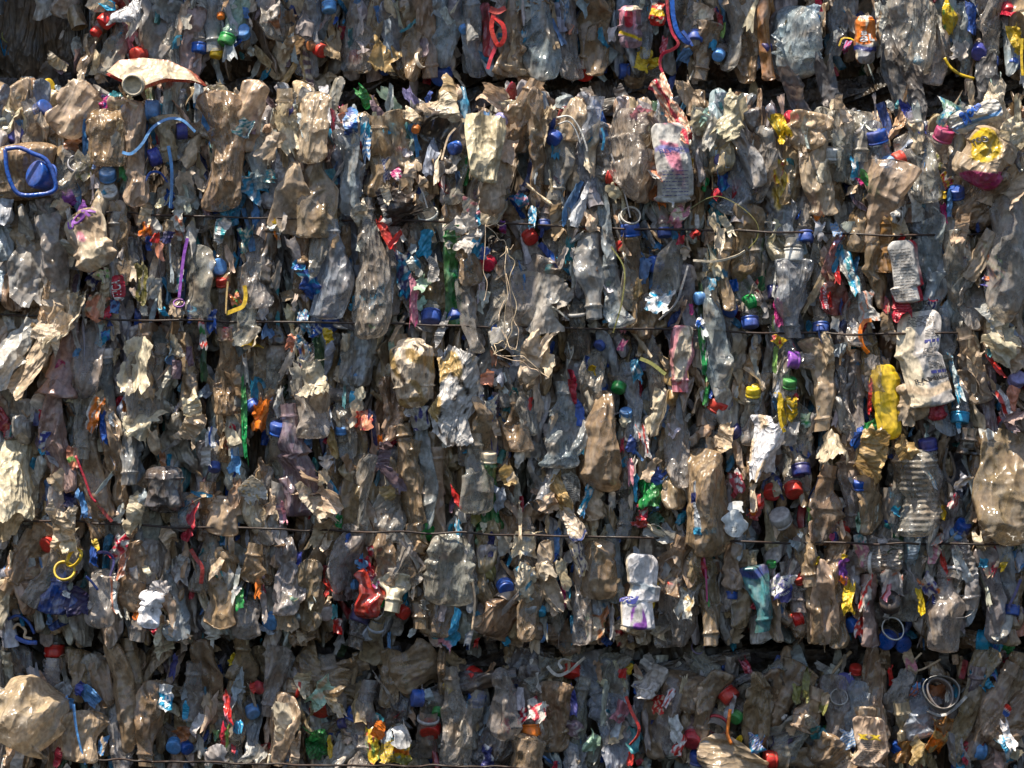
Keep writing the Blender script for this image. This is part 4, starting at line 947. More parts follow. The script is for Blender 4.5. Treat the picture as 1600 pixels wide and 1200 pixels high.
 (180,478,16,24,85,'ltblue',{'f':38,'prints':[('blot','navy',4,.3)]}), (115,480,26,52,92,'offwhite',{'f':42,'amp':2,'prints':[('blot','tan',6,.5)]}), (80,490,120,44,172,'cream',{'f':50,'amp':7,'jag':.10}), (70,472,70,14,172,'tan',{'f':46}), (100,508,110,46,160,'cream',{'f':52,'word':'sunlit cream'}), (60,548,50,160,56,'tan',{'f':48,'jag':.08,'amp':9,'word':'large tan'}), (26,548,56,130,50,'offwhite',{'f':56,'jag':.08,'word':'sunlit pale'}),
 (15,510,50,20,30,'grey',{'f':34}), (165,522,24,18,10,'cyan',{'f':38,'prints':[('vband','red',-1,-.7),('blot','blue',4,.2)]}), (212,562,66,86,84,'cream',{'f':46,'amp':10,'shape':'frill','word':'sunlit crumpled cream'}), (240,450,24,40,85,'offwhite',{'f':30}), (250,470,8,40,92,'cream',{'f':36}), (255,487,16,12,30,'cyan',{'f':34}), (275,480,26,34,60,'tan',{'f':32}), (225,485,14,20,88,'offwhite',{'f':32}),
 (222,440,20,70,95,'olive',{'f':28,'word':'mossy green'}), (280,440,14,40,85,'teal',{'f':26,'prints':[('blot','white',4,.1)]}), (298,490,14,30,90,'blue',{'f':26}), (330,500,18,44,88,'blue',{'f':36,'prints':[('blot','white',5,.4)]}), (316,520,12,60,95,'offwhite',{'f':34,'prints':[('band','red',-.9,-.6),('band','green',-.1,.3),('band','red',.5,.7)]}), (354,521,18,28,85,'crimson',{'f':28,'prints':[('blot','pink',4,.3)]}),
 (390,535,30,30,60,'cream',{'f':28}), (398,536,18,34,150,'yellow',{'f':34,'shape':'tri'}), (96,577,18,30,80,'magenta',{'f':26,'prints':[('blot','pink',5,.2)]}), (30,600,16,60,86,'yellow',{'f':24,'word':'dull yellow'}), (12,590,8,30,85,'crimson',{'f':28}), (320,560,12,70,90,'dkgreen',{'f':22}), (385,580,8,60,98,'offwhite',{'f':30}), (120,550,10,20,70,'ltblue',{'f':30}),
 (10,345,60,30,20,'brown',{'f':24}), (270,540,24,44,95,'cream',{'f':24}), (370,470,34,20,30,'salmon',{'f':30,'prints':[('blot','orange',4,.3),('blot','green',5,.5)]}), (180,500,60,16,178,'tan',{'f':30}), (395,500,30,20,30,'clear',{'f':20}),
 # crop 6
 (432,360,8,46,100,'orange',{'f':32,'prints':[('band','yellow',-.1,1)]}), (603,365,14,60,112,'red',{'f':40,'amp':1}), (618,373,10,34,55,'red',{'f':42,'amp':1}), (562,332,44,28,0,'cream',{'f':44,'word':'sunlit tan','shape':'oval'}), (628,325,76,60,20,'greyblack',{'f':36,'word':'charcoal black','noun':'bag remnant'}), (605,305,34,16,20,'cream',{'f':40}), (604,340,16,20,70,'offwhite',{'f':42}),
 (660,285,26,16,30,'tan',{'f':38}), (735,372,60,30,150,'offwhite',{'f':40}), (720,352,50,34,120,'offwhite',{'f':38}), (740,335,44,40,60,'offwhite',{'f':36,'prints':[('vband','cyan',.3,1),('blot','pink',5,.6)]}), (663,380,24,50,80,'cyan',{'f':32}), (645,388,16,20,60,'bluegrey',{'f':30}), (677,422,20,48,93,'offwhite',{'f':38,'amp':1,'txt':1}), (740,400,22,60,78,'cyan',{'f':34}),
 (755,395,16,24,60,'blue',{'f':32,'prints':[('blot','bluegrey',4,.2)]}), (483,440,44,54,110,'blue',{'f':38,'shape':'frill','amp':7,'prints':[('blot','cyan',5,.4),('blot','white',4,.9)]}), (468,415,24,20,60,'cyan',{'f':34,'prints':[('blot','blue',4,0)]}), (458,390,18,50,108,'offwhite',{'f':30}), (522,478,34,36,75,'offwhite',{'f':38}), (512,470,14,30,80,'white',{'f':40}),
 (630,430,26,80,92,'navy',{'f':34,'word':'blue and white streaked','prints':[('blot','white',7,.3),('blot','cyan',5,.2)]}), (646,410,26,20,20,'offwhite',{'f':36,'prints':[('band','cyan',.3,1)]}), (595,460,14,44,95,'cyan',{'f':36}), (608,450,18,46,88,'grey',{'f':36,'prints':[('stripes','offwhite',9,0)]}), (580,478,44,16,170,'cyan',{'f':38}), (560,475,20,30,60,'cyan',{'f':30}), (660,442,30,24,140,'mint',{'f':34}),
 (657,475,14,30,60,'mint',{'f':28}), (580,503,30,14,0,'green',{'f':36}), (646,472,14,84,91,'pink',{'f':38,'amp':1.5,'prints':[('blot','magenta',5,.8)]}), (475,500,50,20,8,'cyan',{'f':34,'prints':[('stripes','offwhite',5,2),('blot','navy',5,.4)]}), (490,515,24,24,40,'blue',{'f':32,'prints':[('blot','white',5,.5)]}), (513,526,30,16,8,'yellow',{'f':38,'amp':1.5}), (498,552,18,60,96,'dkgreen',{'f':32}),
 (433,470,8,100,90,'teal',{'f':22,'word':'dark teal'}), (405,425,14,34,96,'offwhite',{'f':36,'shape':'tri'}), (409,488,18,26,85,'white',{'f':34}), (425,353,14,14,60,'white',{'f':36}), (777,380,30,34,60,'black',{'f':18}), (785,355,22,14,10,'purple',{'f':28,'prints':[('vband','magenta',.3,1)]}), (775,520,14,30,80,'blue',{'f':36}), (762,591,26,24,2,'salmon',{'f':42,'amp':1}),
 (772,560,10,30,92,'rust',{'f':36}), (540,535,18,30,88,'cream',{'f':34}), (472,540,34,20,40,'cyan',{'f':30,'prints':[('blot','offwhite',4,-.1)]}), (475,555,20,44,85,'offwhite',{'f':32,'prints':[('blot','rust',4,.5),('blot','blue',5,.7)]}), (612,545,12,30,90,'mint',{'f':28}), (455,535,26,16,170,'salmon',{'f':30}), (620,515,10,50,60,'tan',{'f':40}), (690,512,60,14,160,'grey',{'f':38}),
 (500,345,36,20,10,'cream',{'f':40,'shape':'frill'}), (755,440,10,34,60,'offwhite',{'f':28}), (700,560,24,24,60,'bluegrey',{'f':24}), (712,618,70,160,80,'offwhite',{'f':48,'word':'dirty cream','noun':'stained sheet','shape':'rect','jag':.09,'amp':5,'curl':4,'roll':0,'tilt':-5,'prints':[('blot','dark',8,.85),('blot','gold',4,.6)]}), (700,675,40,50,80,'offwhite',{'f':40,'amp':4,'shape':'leaf','prints':[('blot','dark',8,1.0)]}),
 # crop 7
 (815,315,30,24,50,'cyan',{'f':30,'prints':[('blot','pink',5,.4)]}), (831,340,14,44,92,'cyan',{'f':36,'prints':[('blot','white',7,.3)]}), (1060,338,50,26,150,'pink',{'f':38,'word':'pale pink','prints':[('blot','cream',4,0)]}), (1063,374,12,18,80,'crimson',{'f':36}), (1085,365,14,16,40,'red',{'f':36}), (1032,310,34,14,10,'orange',{'f':34,'word':'burnt orange'}), (1022,300,14,30,60,'rust',{'f':34}),
 (1118,304,22,20,60,'crimson',{'f':24}), (890,392,18,44,85,'teal',{'f':28}), (895,395,8,20,88,'offwhite',{'f':34,'prints':[('blot','dark',6,.5)]}), (897,428,16,46,96,'offwhite',{'f':36}), (884,462,26,44,75,'offwhite',{'f':38}), (950,450,10,24,88,'green',{'f':26}), (952,495,22,24,80,'cyan',{'f':32,'prints':[('blot','white',5,.3)]}), (1033,470,44,50,80,'white',{'f':36,'amp':8,'prints':[('blot','cyan',4,.5)]}),
 (998,450,16,34,92,'gold',{'f':34,'word':'golden brown'}), (1113,444,20,24,85,'cyan',{'f':38,'prints':[('blot','offwhite',4,.3)]}), (1190,443,14,26,90,'dkgreen',{'f':30}), (1095,470,10,60,88,'dkgreen',{'f':20}), (1080,483,8,20,92,'magenta',{'f':26}), (1093,505,16,16,60,'blue',{'f':36,'prints':[('blot','white',4,.2)]}), (1098,545,12,80,98,'green',{'f':34,'prints':[('blot','offwhite',5,.6)]}),
 (1065,580,20,44,100,'gold',{'f':38,'word':'orange-tan'}), (843,542,14,40,98,'yellow',{'f':46,'amp':1.5}), (972,540,12,22,70,'magenta',{'f':34,'prints':[('blot','pink',4,.2)]}), (975,505,14,34,75,'pink',{'f':30}), (926,578,14,18,85,'yellow',{'f':28}), (895,592,12,44,95,'crimson',{'f':28}), (993,580,18,40,90,'cyan',{'f':34,'prints':[('blot','white',7,.4)]}),
 (1124,370,20,44,80,'cream',{'f':50,'shape':'frill','word':'sunlit cream'}), (1135,350,44,14,30,'cream',{'f':50}), (1115,348,14,30,110,'cream',{'f':50}), (870,350,60,24,10,'brown',{'f':30}), (925,345,24,44,100,'tan',{'f':36}), (1090,345,8,26,92,'offwhite',{'f':26}), (838,475,92,100,88,'offwhite',{'f':44,'word':'big crumpled pale grey','noun':'bag piece','amp':12,'jag':.08,'mat':M_PET,'op':.55}), (800,500,60,90,60,'clear',{'f':42,'word':'see-through grey','noun':'bag piece','amp':8,'mat':M_PET,'op':.5}), (810,470,20,34,80,'cream',{'f':34}), (855,465,30,30,50,'offwhite',{'f':36}), (860,490,24,24,20,'offwhite',{'f':36}),
 (828,562,110,40,152,'cream',{'f':54,'shape':'frill','word':'sunlit cream'}), (852,560,30,70,112,'cream',{'f':56,'word':'sunlit cream'}), (1070,395,20,14,20,'tan',{'f':28}), (960,300,30,20,40,'cream',{'f':36}),
 # crop 8
 (1274,322,16,46,105,'orange',{'f':34,'word':'orange-red'}), (1280,355,36,20,160,'white',{'f':38}), (1305,357,30,16,10,'ltblue',{'f':32,'prints':[('stripes','grey',10,1)]}), (1412,332,50,50,70,'offwhite',{'f':34,'prints':[('blot','dark',5,1.0)]}), (1432,320,24,60,92,'offwhite',{'f':34}), (1475,335,10,40,94,'magenta',{'f':30}), (1472,305,12,16,92,'yellow',{'f':34}), (1484,318,10,50,90,'ltblue',{'f':30}),
 (1384,355,10,14,60,'crimson',{'f':34}), (1308,427,10,40,92,'red',{'f':30}), (1330,420,26,110,103,'offwhite',{'f':36,'word':'blue and white shredded','prints':[('blot','teal',7,.2),('blot','cyan',5,.5)]}), (1355,480,30,60,108,'offwhite',{'f':36,'prints':[('blot','salmon',6,.7)]}), (1288,468,14,46,98,'white',{'f':34,'prints':[('vband','red',-1,-.2),('stripes','crimson',8,0)]}), (1297,470,10,30,92,'red',{'f':28}),
 (1304,506,16,24,85,'white',{'f':38}), (1407,480,44,32,5,'crimson',{'f':40,'amp':6}), (1432,411,9,44,85,'crimson',{'f':34}), (1404,390,18,16,50,'white',{'f':40}), (1410,372,10,14,60,'red',{'f':38}), (1551,408,34,60,105,'black',{'f':38,'word':'black speckled','prints':[('vband','magenta',-.9,-.3),('blot','ltgreen',5,.9)]}), (1555,415,18,50,110,'orange',{'f':42,'prints':[('blot','yellow',4,.0)]}), (1550,440,34,20,80,'indigo',{'f':40,'prints':[('blot','salmon',4,.1),('blot','orange',4,.6)]}),
 (1216,478,14,70,92,'magenta',{'f':30,'prints':[('blot','pink',5,.8)]}), (1210,505,8,30,92,'ltgreen',{'f':28}), (1216,532,22,20,60,'yellow',{'f':34,'prints':[('blot','crimson',4,.4)]}), (1212,560,10,44,95,'ltgreen',{'f':28}), (1335,512,24,12,20,'white',{'f':34}), (1352,502,34,10,160,'red',{'f':36}), (1405,350,60,20,20,'tan',{'f':38}), (1395,355,20,44,110,'gold',{'f':40}), (1500,360,60,24,165,'tan',{'f':42}), (1570,350,50,20,170,'tan',{'f':42,'shape':'frill'}),
 (1555,505,90,30,175,'cream',{'f':48,'word':'sunlit cream','shape':'frill'}), (1570,530,60,50,140,'cream',{'f':48,'word':'sunlit ragged cream','shape':'frill'}), (1550,495,60,30,30,'grey',{'f':44}), (1556,572,10,50,120,'red',{'f':46,'amp':1}), (1546,552,10,12,80,'teal',{'f':46}), (1530,590,40,80,115,'tan',{'f':38}), (1585,560,40,40,120,'tan',{'f':40}), (1455,475,20,16,160,'navy',{'f':34,'prints':[('blot','white',5,.2),('vband','red',.6,1)]}),
 (1460,448,30,66,80,'bluegrey',{'f':32,'word':'pale bluish','amp':2}), (1575,340,40,26,10,'rust',{'f':26}), (1310,548,26,30,80,'bluegrey',{'f':24}), (1300,590,24,60,110,'black',{'f':20}), (1493,590,14,90,105,'bluegrey',{'f':34,'prints':[('blot','cyan',5,.2)]}), (1290,540,24,80,108,'tan',{'f':30}), (1385,510,60,20,20,'tan',{'f':34}),
 # crop 9
 (14,735,96,200,93,'cream',{'f':66,'word':'sunlit pale','noun':'plastic sheet','amp':9,'K':26,'jag':.10,'curl':10}), (8,820,40,60,60,'tan',{'f':58}), (66,648,12,20,90,'crimson',{'f':30}), (75,690,26,40,60,'indigo',{'f':36,'prints':[('blot','white',5,.1)]}), (66,706,18,12,40,'cyan',{'f':34}), (60,655,18,24,80,'navy',{'f':28}), (115,715,18,40,100,'salmon',{'f':32,'prints':[('band','ltgreen',-.4,.1)]}),
 (148,648,22,60,82,'orange',{'f':36,'prints':[('blot','offwhite',5,.4),('blot','brown',4,.6)]}), (162,670,12,60,94,'blue',{'f':34,'word':'bright blue'}), (176,655,14,24,100,'bluegrey',{'f':34}), (222,660,50,60,70,'cream',{'f':42,'word':'sunlit cream'}), (240,690,20,50,100,'cream',{'f':42}), (300,640,60,34,20,'cream',{'f':46,'word':'sunlit tan'}), (300,665,60,44,150,'tan',{'f':42}), (330,682,18,34,80,'white',{'f':44,'prints':[('vband','blue',-.5,.1)]}),
 (322,712,38,18,5,'offwhite',{'f':38,'amp':2}), (360,680,26,40,115,'cream',{'f':32}), (382,660,10,150,92,'green',{'f':36,'amp':1.5,'word':'long green'}), (368,720,20,50,78,'ltblue',{'f':36}), (403,650,16,50,82,'orange',{'f':32,'word':'rusty orange'}), (397,612,14,50,92,'cyan',{'f':26}), (395,762,60,54,10,'offwhite',{'f':40,'shape':'oval','amp':2,'prints':[('blot','gold',9,.7)],'noun':'pleated disc','word':'dirty cream'}),
 (215,792,80,34,165,'cream',{'f':40,'word':'sunlit cream'}), (225,782,30,20,30,'bluegrey',{'f':42}), (255,722,34,12,5,'rust',{'f':36}), (300,805,16,44,80,'crimson',{'f':36}), (293,835,24,26,70,'crimson',{'f':38}), (98,830,96,54,170,'cream',{'f':60,'word':'sunlit cream','amp':9}), (112,845,40,50,80,'cream',{'f':58}), (130,785,20,50,100,'ltblue',{'f':30,'word':'bright blue'}), (110,780,34,26,40,'navy',{'f':20}), (95,750,34,40,120,'tan',{'f':32}),
 (145,870,20,30,80,'blue',{'f':38}), (150,852,24,10,30,'yellow',{'f':40}), (185,855,26,50,65,'crimson',{'f':34,'prints':[('blot','offwhite',5,.1)]}), (190,885,16,44,70,'salmon',{'f':34,'prints':[('blot','white',4,.3)]}), (262,838,34,26,30,'tan',{'f':38}), (285,890,26,50,80,'offwhite',{'f':28,'word':'pale'}), (340,880,24,60,82,'tan',{'f':30}), (360,830,70,16,178,'brown',{'f':26}), (230,890,24,14,30,'cream',{'f':34}), (205,830,20,20,60,'tan',{'f':34}),
 (225,600,30,60,100,'tan',{'f':34}), (360,610,50,80,88,'brown',{'f':16}), (195,635,10,24,92,'rust',{'f':28}), (150,620,24,30,80,'cream',{'f':24}),
 # crop 10
 (503,770,50,80,140,'tan',{'f':50,'word':'sunlit tan','noun':'torn bag piece','shape':'bow','amp':7}), (495,790,80,36,40,'cream',{'f':52,'word':'sunlit tan','amp':5}), (500,830,60,26,150,'tan',{'f':48}), (508,852,30,14,160,'cream',{'f':46,'word':'sunlit pale'}), (505,745,24,30,110,'tan',{'f':46}), (440,800,44,16,10,'mauve',{'f':44,'word':'pale mauve','prints':[('band','pink',.0,1)]}), (455,668,26,20,20,'tan',{'f':42}),
 (538,620,8,44,90,'teal',{'f':32}), (566,655,30,36,85,'salmon',{'f':36,'prints':[('vband','red',-1,-.5),('blot','crimson',5,.8)]}), (583,665,14,60,96,'navy',{'f':30}), (594,692,12,26,90,'orange',{'f':30}), (600,715,60,26,172,'mauve',{'f':34}), (617,750,24,60,135,'mauve',{'f':36,'word':'greyish mauve'}), (605,770,26,24,20,'gold',{'f':22}), (530,815,14,26,85,'green',{'f':28}), (668,832,24,34,80,'green',{'f':30}),
 (713,777,14,44,113,'red',{'f':42,'amp':1.5,'shape':'leaf'}), (717,828,10,40,95,'cyan',{'f':36,'prints':[('blot','white',6,.4)]}), (722,805,20,26,120,'offwhite',{'f':34}), (748,620,26,24,60,'white',{'f':36,'prints':[('blot','indigo',5,.4)]}), (770,640,24,44,110,'offwhite',{'f':40,'prints':[('blot','navy',6,.7)],'shape':'tri'}), (770,680,12,60,100,'navy',{'f':26}), (745,795,20,60,86,'olive',{'f':30}), (545,845,14,26,80,'blue',{'f':34}),
 (468,875,10,30,85,'indigo',{'f':28}), (575,885,24,34,120,'crimson',{'f':34}), (583,858,20,22,30,'crimson',{'f':32,'prints':[('blot','offwhite',5,.2)]}), (410,650,20,54,76,'orange',{'f':32,'word':'rusty orange'}), (435,630,16,60,84,'offwhite',{'f':34}), (640,640,20,24,60,'offwhite',{'f':40,'prints':[('blot','navy',5,.3),('band','red',.4,.8)]}), (770,850,16,50,90,'navy',{'f':24}), (790,850,24,44,90,'offwhite',{'f':30}),
 (775,670,30,16,20,'tan',{'f':38}), (520,690,14,60,100,'gold',{'f':34}), (485,660,34,30,110,'black',{'f':14}), (700,660,60,44,60,'black',{'f':2}), (780,780,20,44,92,'bluegrey',{'f':28}), (655,855,34,24,60,'brown',{'f':26}), (795,745,34,24,20,'gold',{'f':34}), (440,865,30,44,80,'brown',{'f':20}), (650,605,10,44,92,'brown',{'f':20}),  # deepest black piece here paints the dark gap between bottles
 # crop 11
 (828,631,8,26,82,'red',{'f':28}), (893,612,12,44,92,'crimson',{'f':34}), (907,645,14,46,95,'blue',{'f':32}), (914,700,18,28,80,'cyan',{'f':42,'amp':2,'prints':[('vband','offwhite',-1,-.7)]}), (972,695,8,26,84,'crimson',{'f':30}), (990,695,24,30,80,'blue',{'f':28}), (1007,690,14,60,105,'white',{'f':36,'prints':[('blot','red',5,.3)]}), (1030,640,30,86,76,'cream',{'f':40,'word':'dirty cream'}), (1015,735,18,44,60,'tan',{'f':36}),
 (1028,745,28,18,150,'blue',{'f':28}), (1003,800,18,30,85,'crimson',{'f':36,'prints':[('blot','offwhite',5,.5)]}), (1000,818,20,20,60,'red',{'f':38,'prints':[('blot','pink',5,.6)]}), (893,760,28,60,96,'offwhite',{'f':32,'word':'cream printed','txt':1}), (885,715,24,30,60,'offwhite',{'f':28,'prints':[('band','navy',-.2,.3)]}), (918,775,14,60,70,'cyan',{'f':40,'prints':[('blot','offwhite',4,.2)]}), (910,800,14,20,80,'ltblue',{'f':40}),
 (875,770,26,70,112,'gold',{'f':46,'word':'golden tan'}), (890,805,30,90,118,'cream',{'f':48,'word':'sunlit cream','prints':[('band','blue',-1,-.85)]}), (903,870,22,60,103,'cream',{'f':42,'prints':[('blot','navy',7,.4),('blot','gold',5,.7)]}), (856,787,34,36,30,'tan',{'f':40}), (930,790,34,60,115,'tan',{'f':32}), (1040,835,24,70,165,'grey',{'f':42,'word':'pale grey'}), (1025,828,14,34,140,'cream',{'f':46,'word':'sunlit cream'}),
 (1020,775,46,50,85,'green',{'f':40,'word':'bright green','amp':6}), (1022,812,34,26,60,'dkgreen',{'f':30}), (985,770,8,60,92,'tan',{'f':34}), (993,765,8,50,90,'cyan',{'f':34}), (1130,690,60,50,150,'tan',{'f':44,'word':'sunlit tan','noun':'foil wad','amp':10,'shape':'oval'}), (1105,670,24,34,60,'brown',{'f':26}), (1152,755,24,44,105,'crimson',{'f':34,'prints':[('blot','white',4,.4)]}), (1105,605,10,70,85,'green',{'f':28}),
 (1116,610,14,30,60,'blue',{'f':26}), (1197,705,70,104,70,'white',{'f':54,'word':'sunlit white','amp':4,'shape':'tri','jag':.08,'prints':[('blot','tan',4,.7)]}), (1180,790,24,44,70,'redclear',{'f':28,'prints':[('blot','red',4,.7)]}), (1177,800,16,14,30,'orange',{'f':34}), (1093,888,22,44,100,'crimson',{'f':30}), (820,850,44,50,80,'cream',{'f':34,'prints':[('blot','bluegrey',5,.7)]}), (825,895,40,30,80,'cream',{'f':34,'prints':[('disc','bluegrey',0,-.2,.5)]}),
 (850,885,26,50,118,'cream',{'f':38,'word':'sunlit cream'}), (868,872,14,16,60,'blue',{'f':28}), (1060,860,40,50,60,'tan',{'f':34}), (955,735,20,26,70,'cream',{'f':30}), (1175,890,60,20,0,'tan',{'f':24}), (975,660,20,20,60,'cream',{'f':26}), (925,640,14,60,104,'cream',{'f':38}), (840,730,30,24,60,'dark',{'f':20}), (1060,610,44,60,80,'gold',{'f':26,'word':'burnt tan'}), (800,750,24,20,30,'cream',{'f':36}), (985,735,10,60,92,'pink',{'f':32,'word':'pale pink'}),
 # crop 12
 (1222,640,14,60,98,'yellow',{'f':36,'amp':1}), (1238,640,22,44,95,'yellow',{'f':34,'prints':[('stripes','olive',4,0)]}), (1242,625,10,24,80,'crimson',{'f':30}), (1258,655,16,26,85,'mint',{'f':32,'prints':[('blot','green',5,.4)]}), (1205,700,26,80,86,'white',{'f':36,'prints':[('blot','grey',6,.8)]}), (1359,620,8,60,92,'red',{'f':42,'amp':1}), (1368,672,36,44,120,'green',{'f':40,'word':'dark green','amp':5}), (1340,685,16,44,60,'blue',{'f':36,'word':'bright blue'}), (1305,695,50,60,80,'cream',{'f':56,'word':'sunlit golden','noun':'foil wad','amp':10,'shape':'frill'}), (1360,715,110,50,170,'gold',{'f':54,'noun':'crumpled foil strip','word':'golden brown','amp':9}), (1415,705,44,40,40,'gold',{'f':52}),  # cream foil wad paints sunlight on the golden foil's left end
 (1498,662,8,30,92,'white',{'f':36,'prints':[('band','cyan',-.6,.2)]}), (1452,743,8,50,118,'offwhite',{'f':42,'prints':[('blot','cyan',4,.3)]}), (1503,755,20,34,65,'white',{'f':38,'prints':[('blot','tan',4,.4)]}), (1493,785,26,30,70,'crimson',{'f':38,'prints':[('blot','offwhite',5,0)]}), (1472,800,16,26,100,'yellow',{'f':36}), (1305,832,10,34,95,'navy',{'f':32}), (1302,840,10,16,88,'magenta',{'f':32}), (1265,805,8,34,92,'ltgreen',{'f':30,'prints':[('blot','navy',5,.4)]}),
 (1345,815,20,34,95,'mint',{'f':32,'prints':[('blot','dkgreen',5,.3)]}), (1343,850,24,30,90,'offwhite',{'f':32,'prints':[('blot','teal',6,.2)]}), (1400,800,16,14,2,'cyan',{'f':34}), (1405,838,60,26,165,'dkgreen',{'f':28,'amp':6}), (1427,865,46,22,175,'teal',{'f':36,'word':'grey-green','amp':2,'prints':[('band','bluegrey',-1,1)]}), (1462,843,24,30,50,'offwhite',{'f':40,'prints':[('blot','salmon',5,.3)]}), (1478,888,10,60,102,'red',{'f':30}), (1460,862,34,20,150,'pink',{'f':34,'prints':[('blot','cream',4,.2)]}),
 (1503,885,20,70,112,'bluegrey',{'f':38,'prints':[('stripes','offwhite',12,1)]}), (1555,870,70,24,155,'tan',{'f':34,'prints':[('blot','crimson',4,.3)]}), (1570,880,30,12,150,'yellow',{'f':36,'word':'yellow and green'}), (1537,880,14,18,80,'cyan',{'f':40}), (1592,850,30,16,170,'offwhite',{'f':44,'prints':[('blot','dkgreen',4,.2)]}), (1315,885,18,34,85,'purple',{'f':34}), (1320,870,10,10,60,'yellow',{'f':38}), (1274,875,12,18,80,'yellow',{'f':34}), (1305,640,30,60,88,'smoke',{'f':12}),
 (1345,870,24,50,112,'pink',{'f':34,'word':'pale pink','prints':[('blot','cream',4,.1)]}), (1575,660,50,14,40,'mauve',{'f':40}), (1583,625,24,44,100,'salmon',{'f':38}), (1568,630,16,44,115,'white',{'f':44,'prints':[('vband','red',-1,0)]}), (1527,780,20,70,80,'brown',{'f':26}), (1545,835,80,20,15,'tan',{'f':42,'shape':'frill'}), (1530,845,34,16,20,'cream',{'f':44}), (1270,665,20,40,70,'clear',{'f':26}), (1380,850,24,16,30,'offwhite',{'f':38}), (1420,640,30,50,80,'tan',{'f':42,'word':'pale mauve-tan'}),
 (1235,680,24,50,65,'grey',{'f':30}), (1285,650,24,34,80,'bluegrey',{'f':28}), (1585,650,30,40,40,'pinkclear',{'f':36}), (1255,850,40,40,60,'bluegrey',{'f':24}),
 # crop 13
 (252,917,30,28,125,'offwhite',{'f':40,'amp':1,'word':'clean white'}), (212,960,10,20,90,'orange',{'f':30}), (180,935,14,70,96,'white',{'f':36,'prints':[('vband','salmon',-1,-.4)]}), (375,935,14,44,90,'green',{'f':34}), (370,922,14,16,60,'white',{'f':36}), (250,985,60,14,10,'tan',{'f':42}), (255,1000,50,34,25,'cream',{'f':56,'word':'sunlit tan','shape':'frill'}), (280,990,20,44,150,'tan',{'f':56}), (258,1090,28,50,100,'white',{'f':48,'prints':[('diag','cyan',-.9,.25,.35)],'txtE':1}),
 (240,985,14,12,40,'crimson',{'f':44}), (290,1080,12,30,85,'bluegrey',{'f':34}), (290,1113,34,12,170,'cyan',{'f':42}), (303,1140,34,20,150,'white',{'f':42}), (285,1145,24,26,130,'rust',{'f':40,'word':'orange-brown'}), (315,1125,12,26,80,'white',{'f':42}), (355,1105,14,60,102,'red',{'f':44,'prints':[('blot','pink',4,.5)]}), (352,1150,18,44,85,'crimson',{'f':44,'prints':[('vband','ltgreen',.3,1)]}), (372,1135,16,26,100,'cyan',{'f':42,'prints':[('stripes','navy',9,1)]}),
 (335,1180,44,34,100,'offwhite',{'f':50,'amp':1.5,'word':'pale grey'}), (390,1180,30,36,70,'offwhite',{'f':48,'prints':[('blot','grey',6,.6)]}), (365,1170,14,8,0,'crimson',{'f':44}), (365,1030,26,14,150,'yellow',{'f':40,'shape':'frill'}), (138,1085,26,50,132,'ltblue',{'f':44,'word':'bright blue'}), (125,1075,26,16,160,'indigo',{'f':46}), (102,1105,34,24,140,'ltblue',{'f':40}), (100,1080,30,34,60,'bluegrey',{'f':40}), (30,1182,80,22,165,'white',{'f':64,'word':'pale violet-white','amp':2}), (5,1085,30,40,100,'white',{'f':60}),
 (90,1185,34,14,165,'crimson',{'f':56,'word':'dull red'}), (160,1165,16,34,80,'ltblue',{'f':46,'prints':[('blot','tan',4,.3)]}), (270,1040,12,44,75,'indigo',{'f':34}), (20,1185,60,30,0,'brown',{'f':40}), (110,1030,30,24,60,'tan',{'f':20}), (330,1010,24,20,30,'brown',{'f':38}), (180,1030,44,24,170,'smoke',{'f':20}), (115,940,50,50,40,'navy',{'f':30,'op':.9}), (104,928,14,10,60,'white',{'f':44}), (140,945,10,14,60,'offwhite',{'f':38}), (312,1165,14,40,95,'offwhite',{'f':40}), (338,1150,14,24,100,'dkgreen',{'f':38}), (395,1075,20,10,10,'red',{'f':40}),  # tiny white piece by the navy film paints the blue bottle's highlight
 # crop 14
 (452,942,32,34,80,'mint',{'f':38,'prints':[('blot','cream',7,.2)]}), (402,920,12,34,92,'orange',{'f':32}), (515,915,10,34,140,'red',{'f':36}), (512,922,26,8,165,'red',{'f':38}), (527,978,16,28,95,'red',{'f':42,'prints':[('blot','white',3,.9)]}), (523,955,10,26,92,'teal',{'f':38}), (585,905,24,14,20,'magenta',{'f':40,'prints':[('blot','white',5,.3)]}), (597,940,12,20,60,'green',{'f':34}), (712,970,14,44,75,'cyan',{'f':46,'word':'bright cyan'}), (703,998,26,30,60,'cyan',{'f':48,'shape':'frill','prints':[('band','pink',-1,-.3)]}),
 (745,1000,26,8,170,'red',{'f':32}), (790,1000,20,14,30,'cyan',{'f':30}), (755,975,34,26,30,'cream',{'f':34}), (470,985,60,20,12,'tan',{'f':30}), (475,1065,44,30,10,'cream',{'f':48,'word':'sunlit tan','amp':3}), (500,1085,60,30,145,'mint',{'f':44,'word':'dull green','prints':[('blot','tan',4,.4)]}), (525,1105,20,50,120,'cream',{'f':46,'prints':[('blot','gold',5,.4)]}), (445,1130,44,60,100,'cream',{'f':52,'word':'sunlit cream','amp':7}), (495,1160,34,70,98,'green',{'f':38,'word':'dark green netted','prints':[('stripes','dkgreen',10,2)]}),
 (515,1165,10,44,95,'yellow',{'f':34,'word':'dull yellow'}), (593,1140,30,24,150,'orange',{'f':46}), (583,1165,24,60,90,'yellow',{'f':44,'prints':[('blot','crimson',4,.7),('blot','ltgreen',4,.5)]}), (603,1165,24,60,92,'yellow',{'f':46,'prints':[('stripes','gold',12,2),('band','bluegrey',.2,1)]}), (627,1175,34,50,88,'yellow',{'f':44,'prints':[('band','orange',-.2,.25),('blot','cyan',5,.8),('band','olive',-1,-.4)]}), (628,1148,34,44,110,'white',{'f':54,'word':'sunlit white','amp':5}),
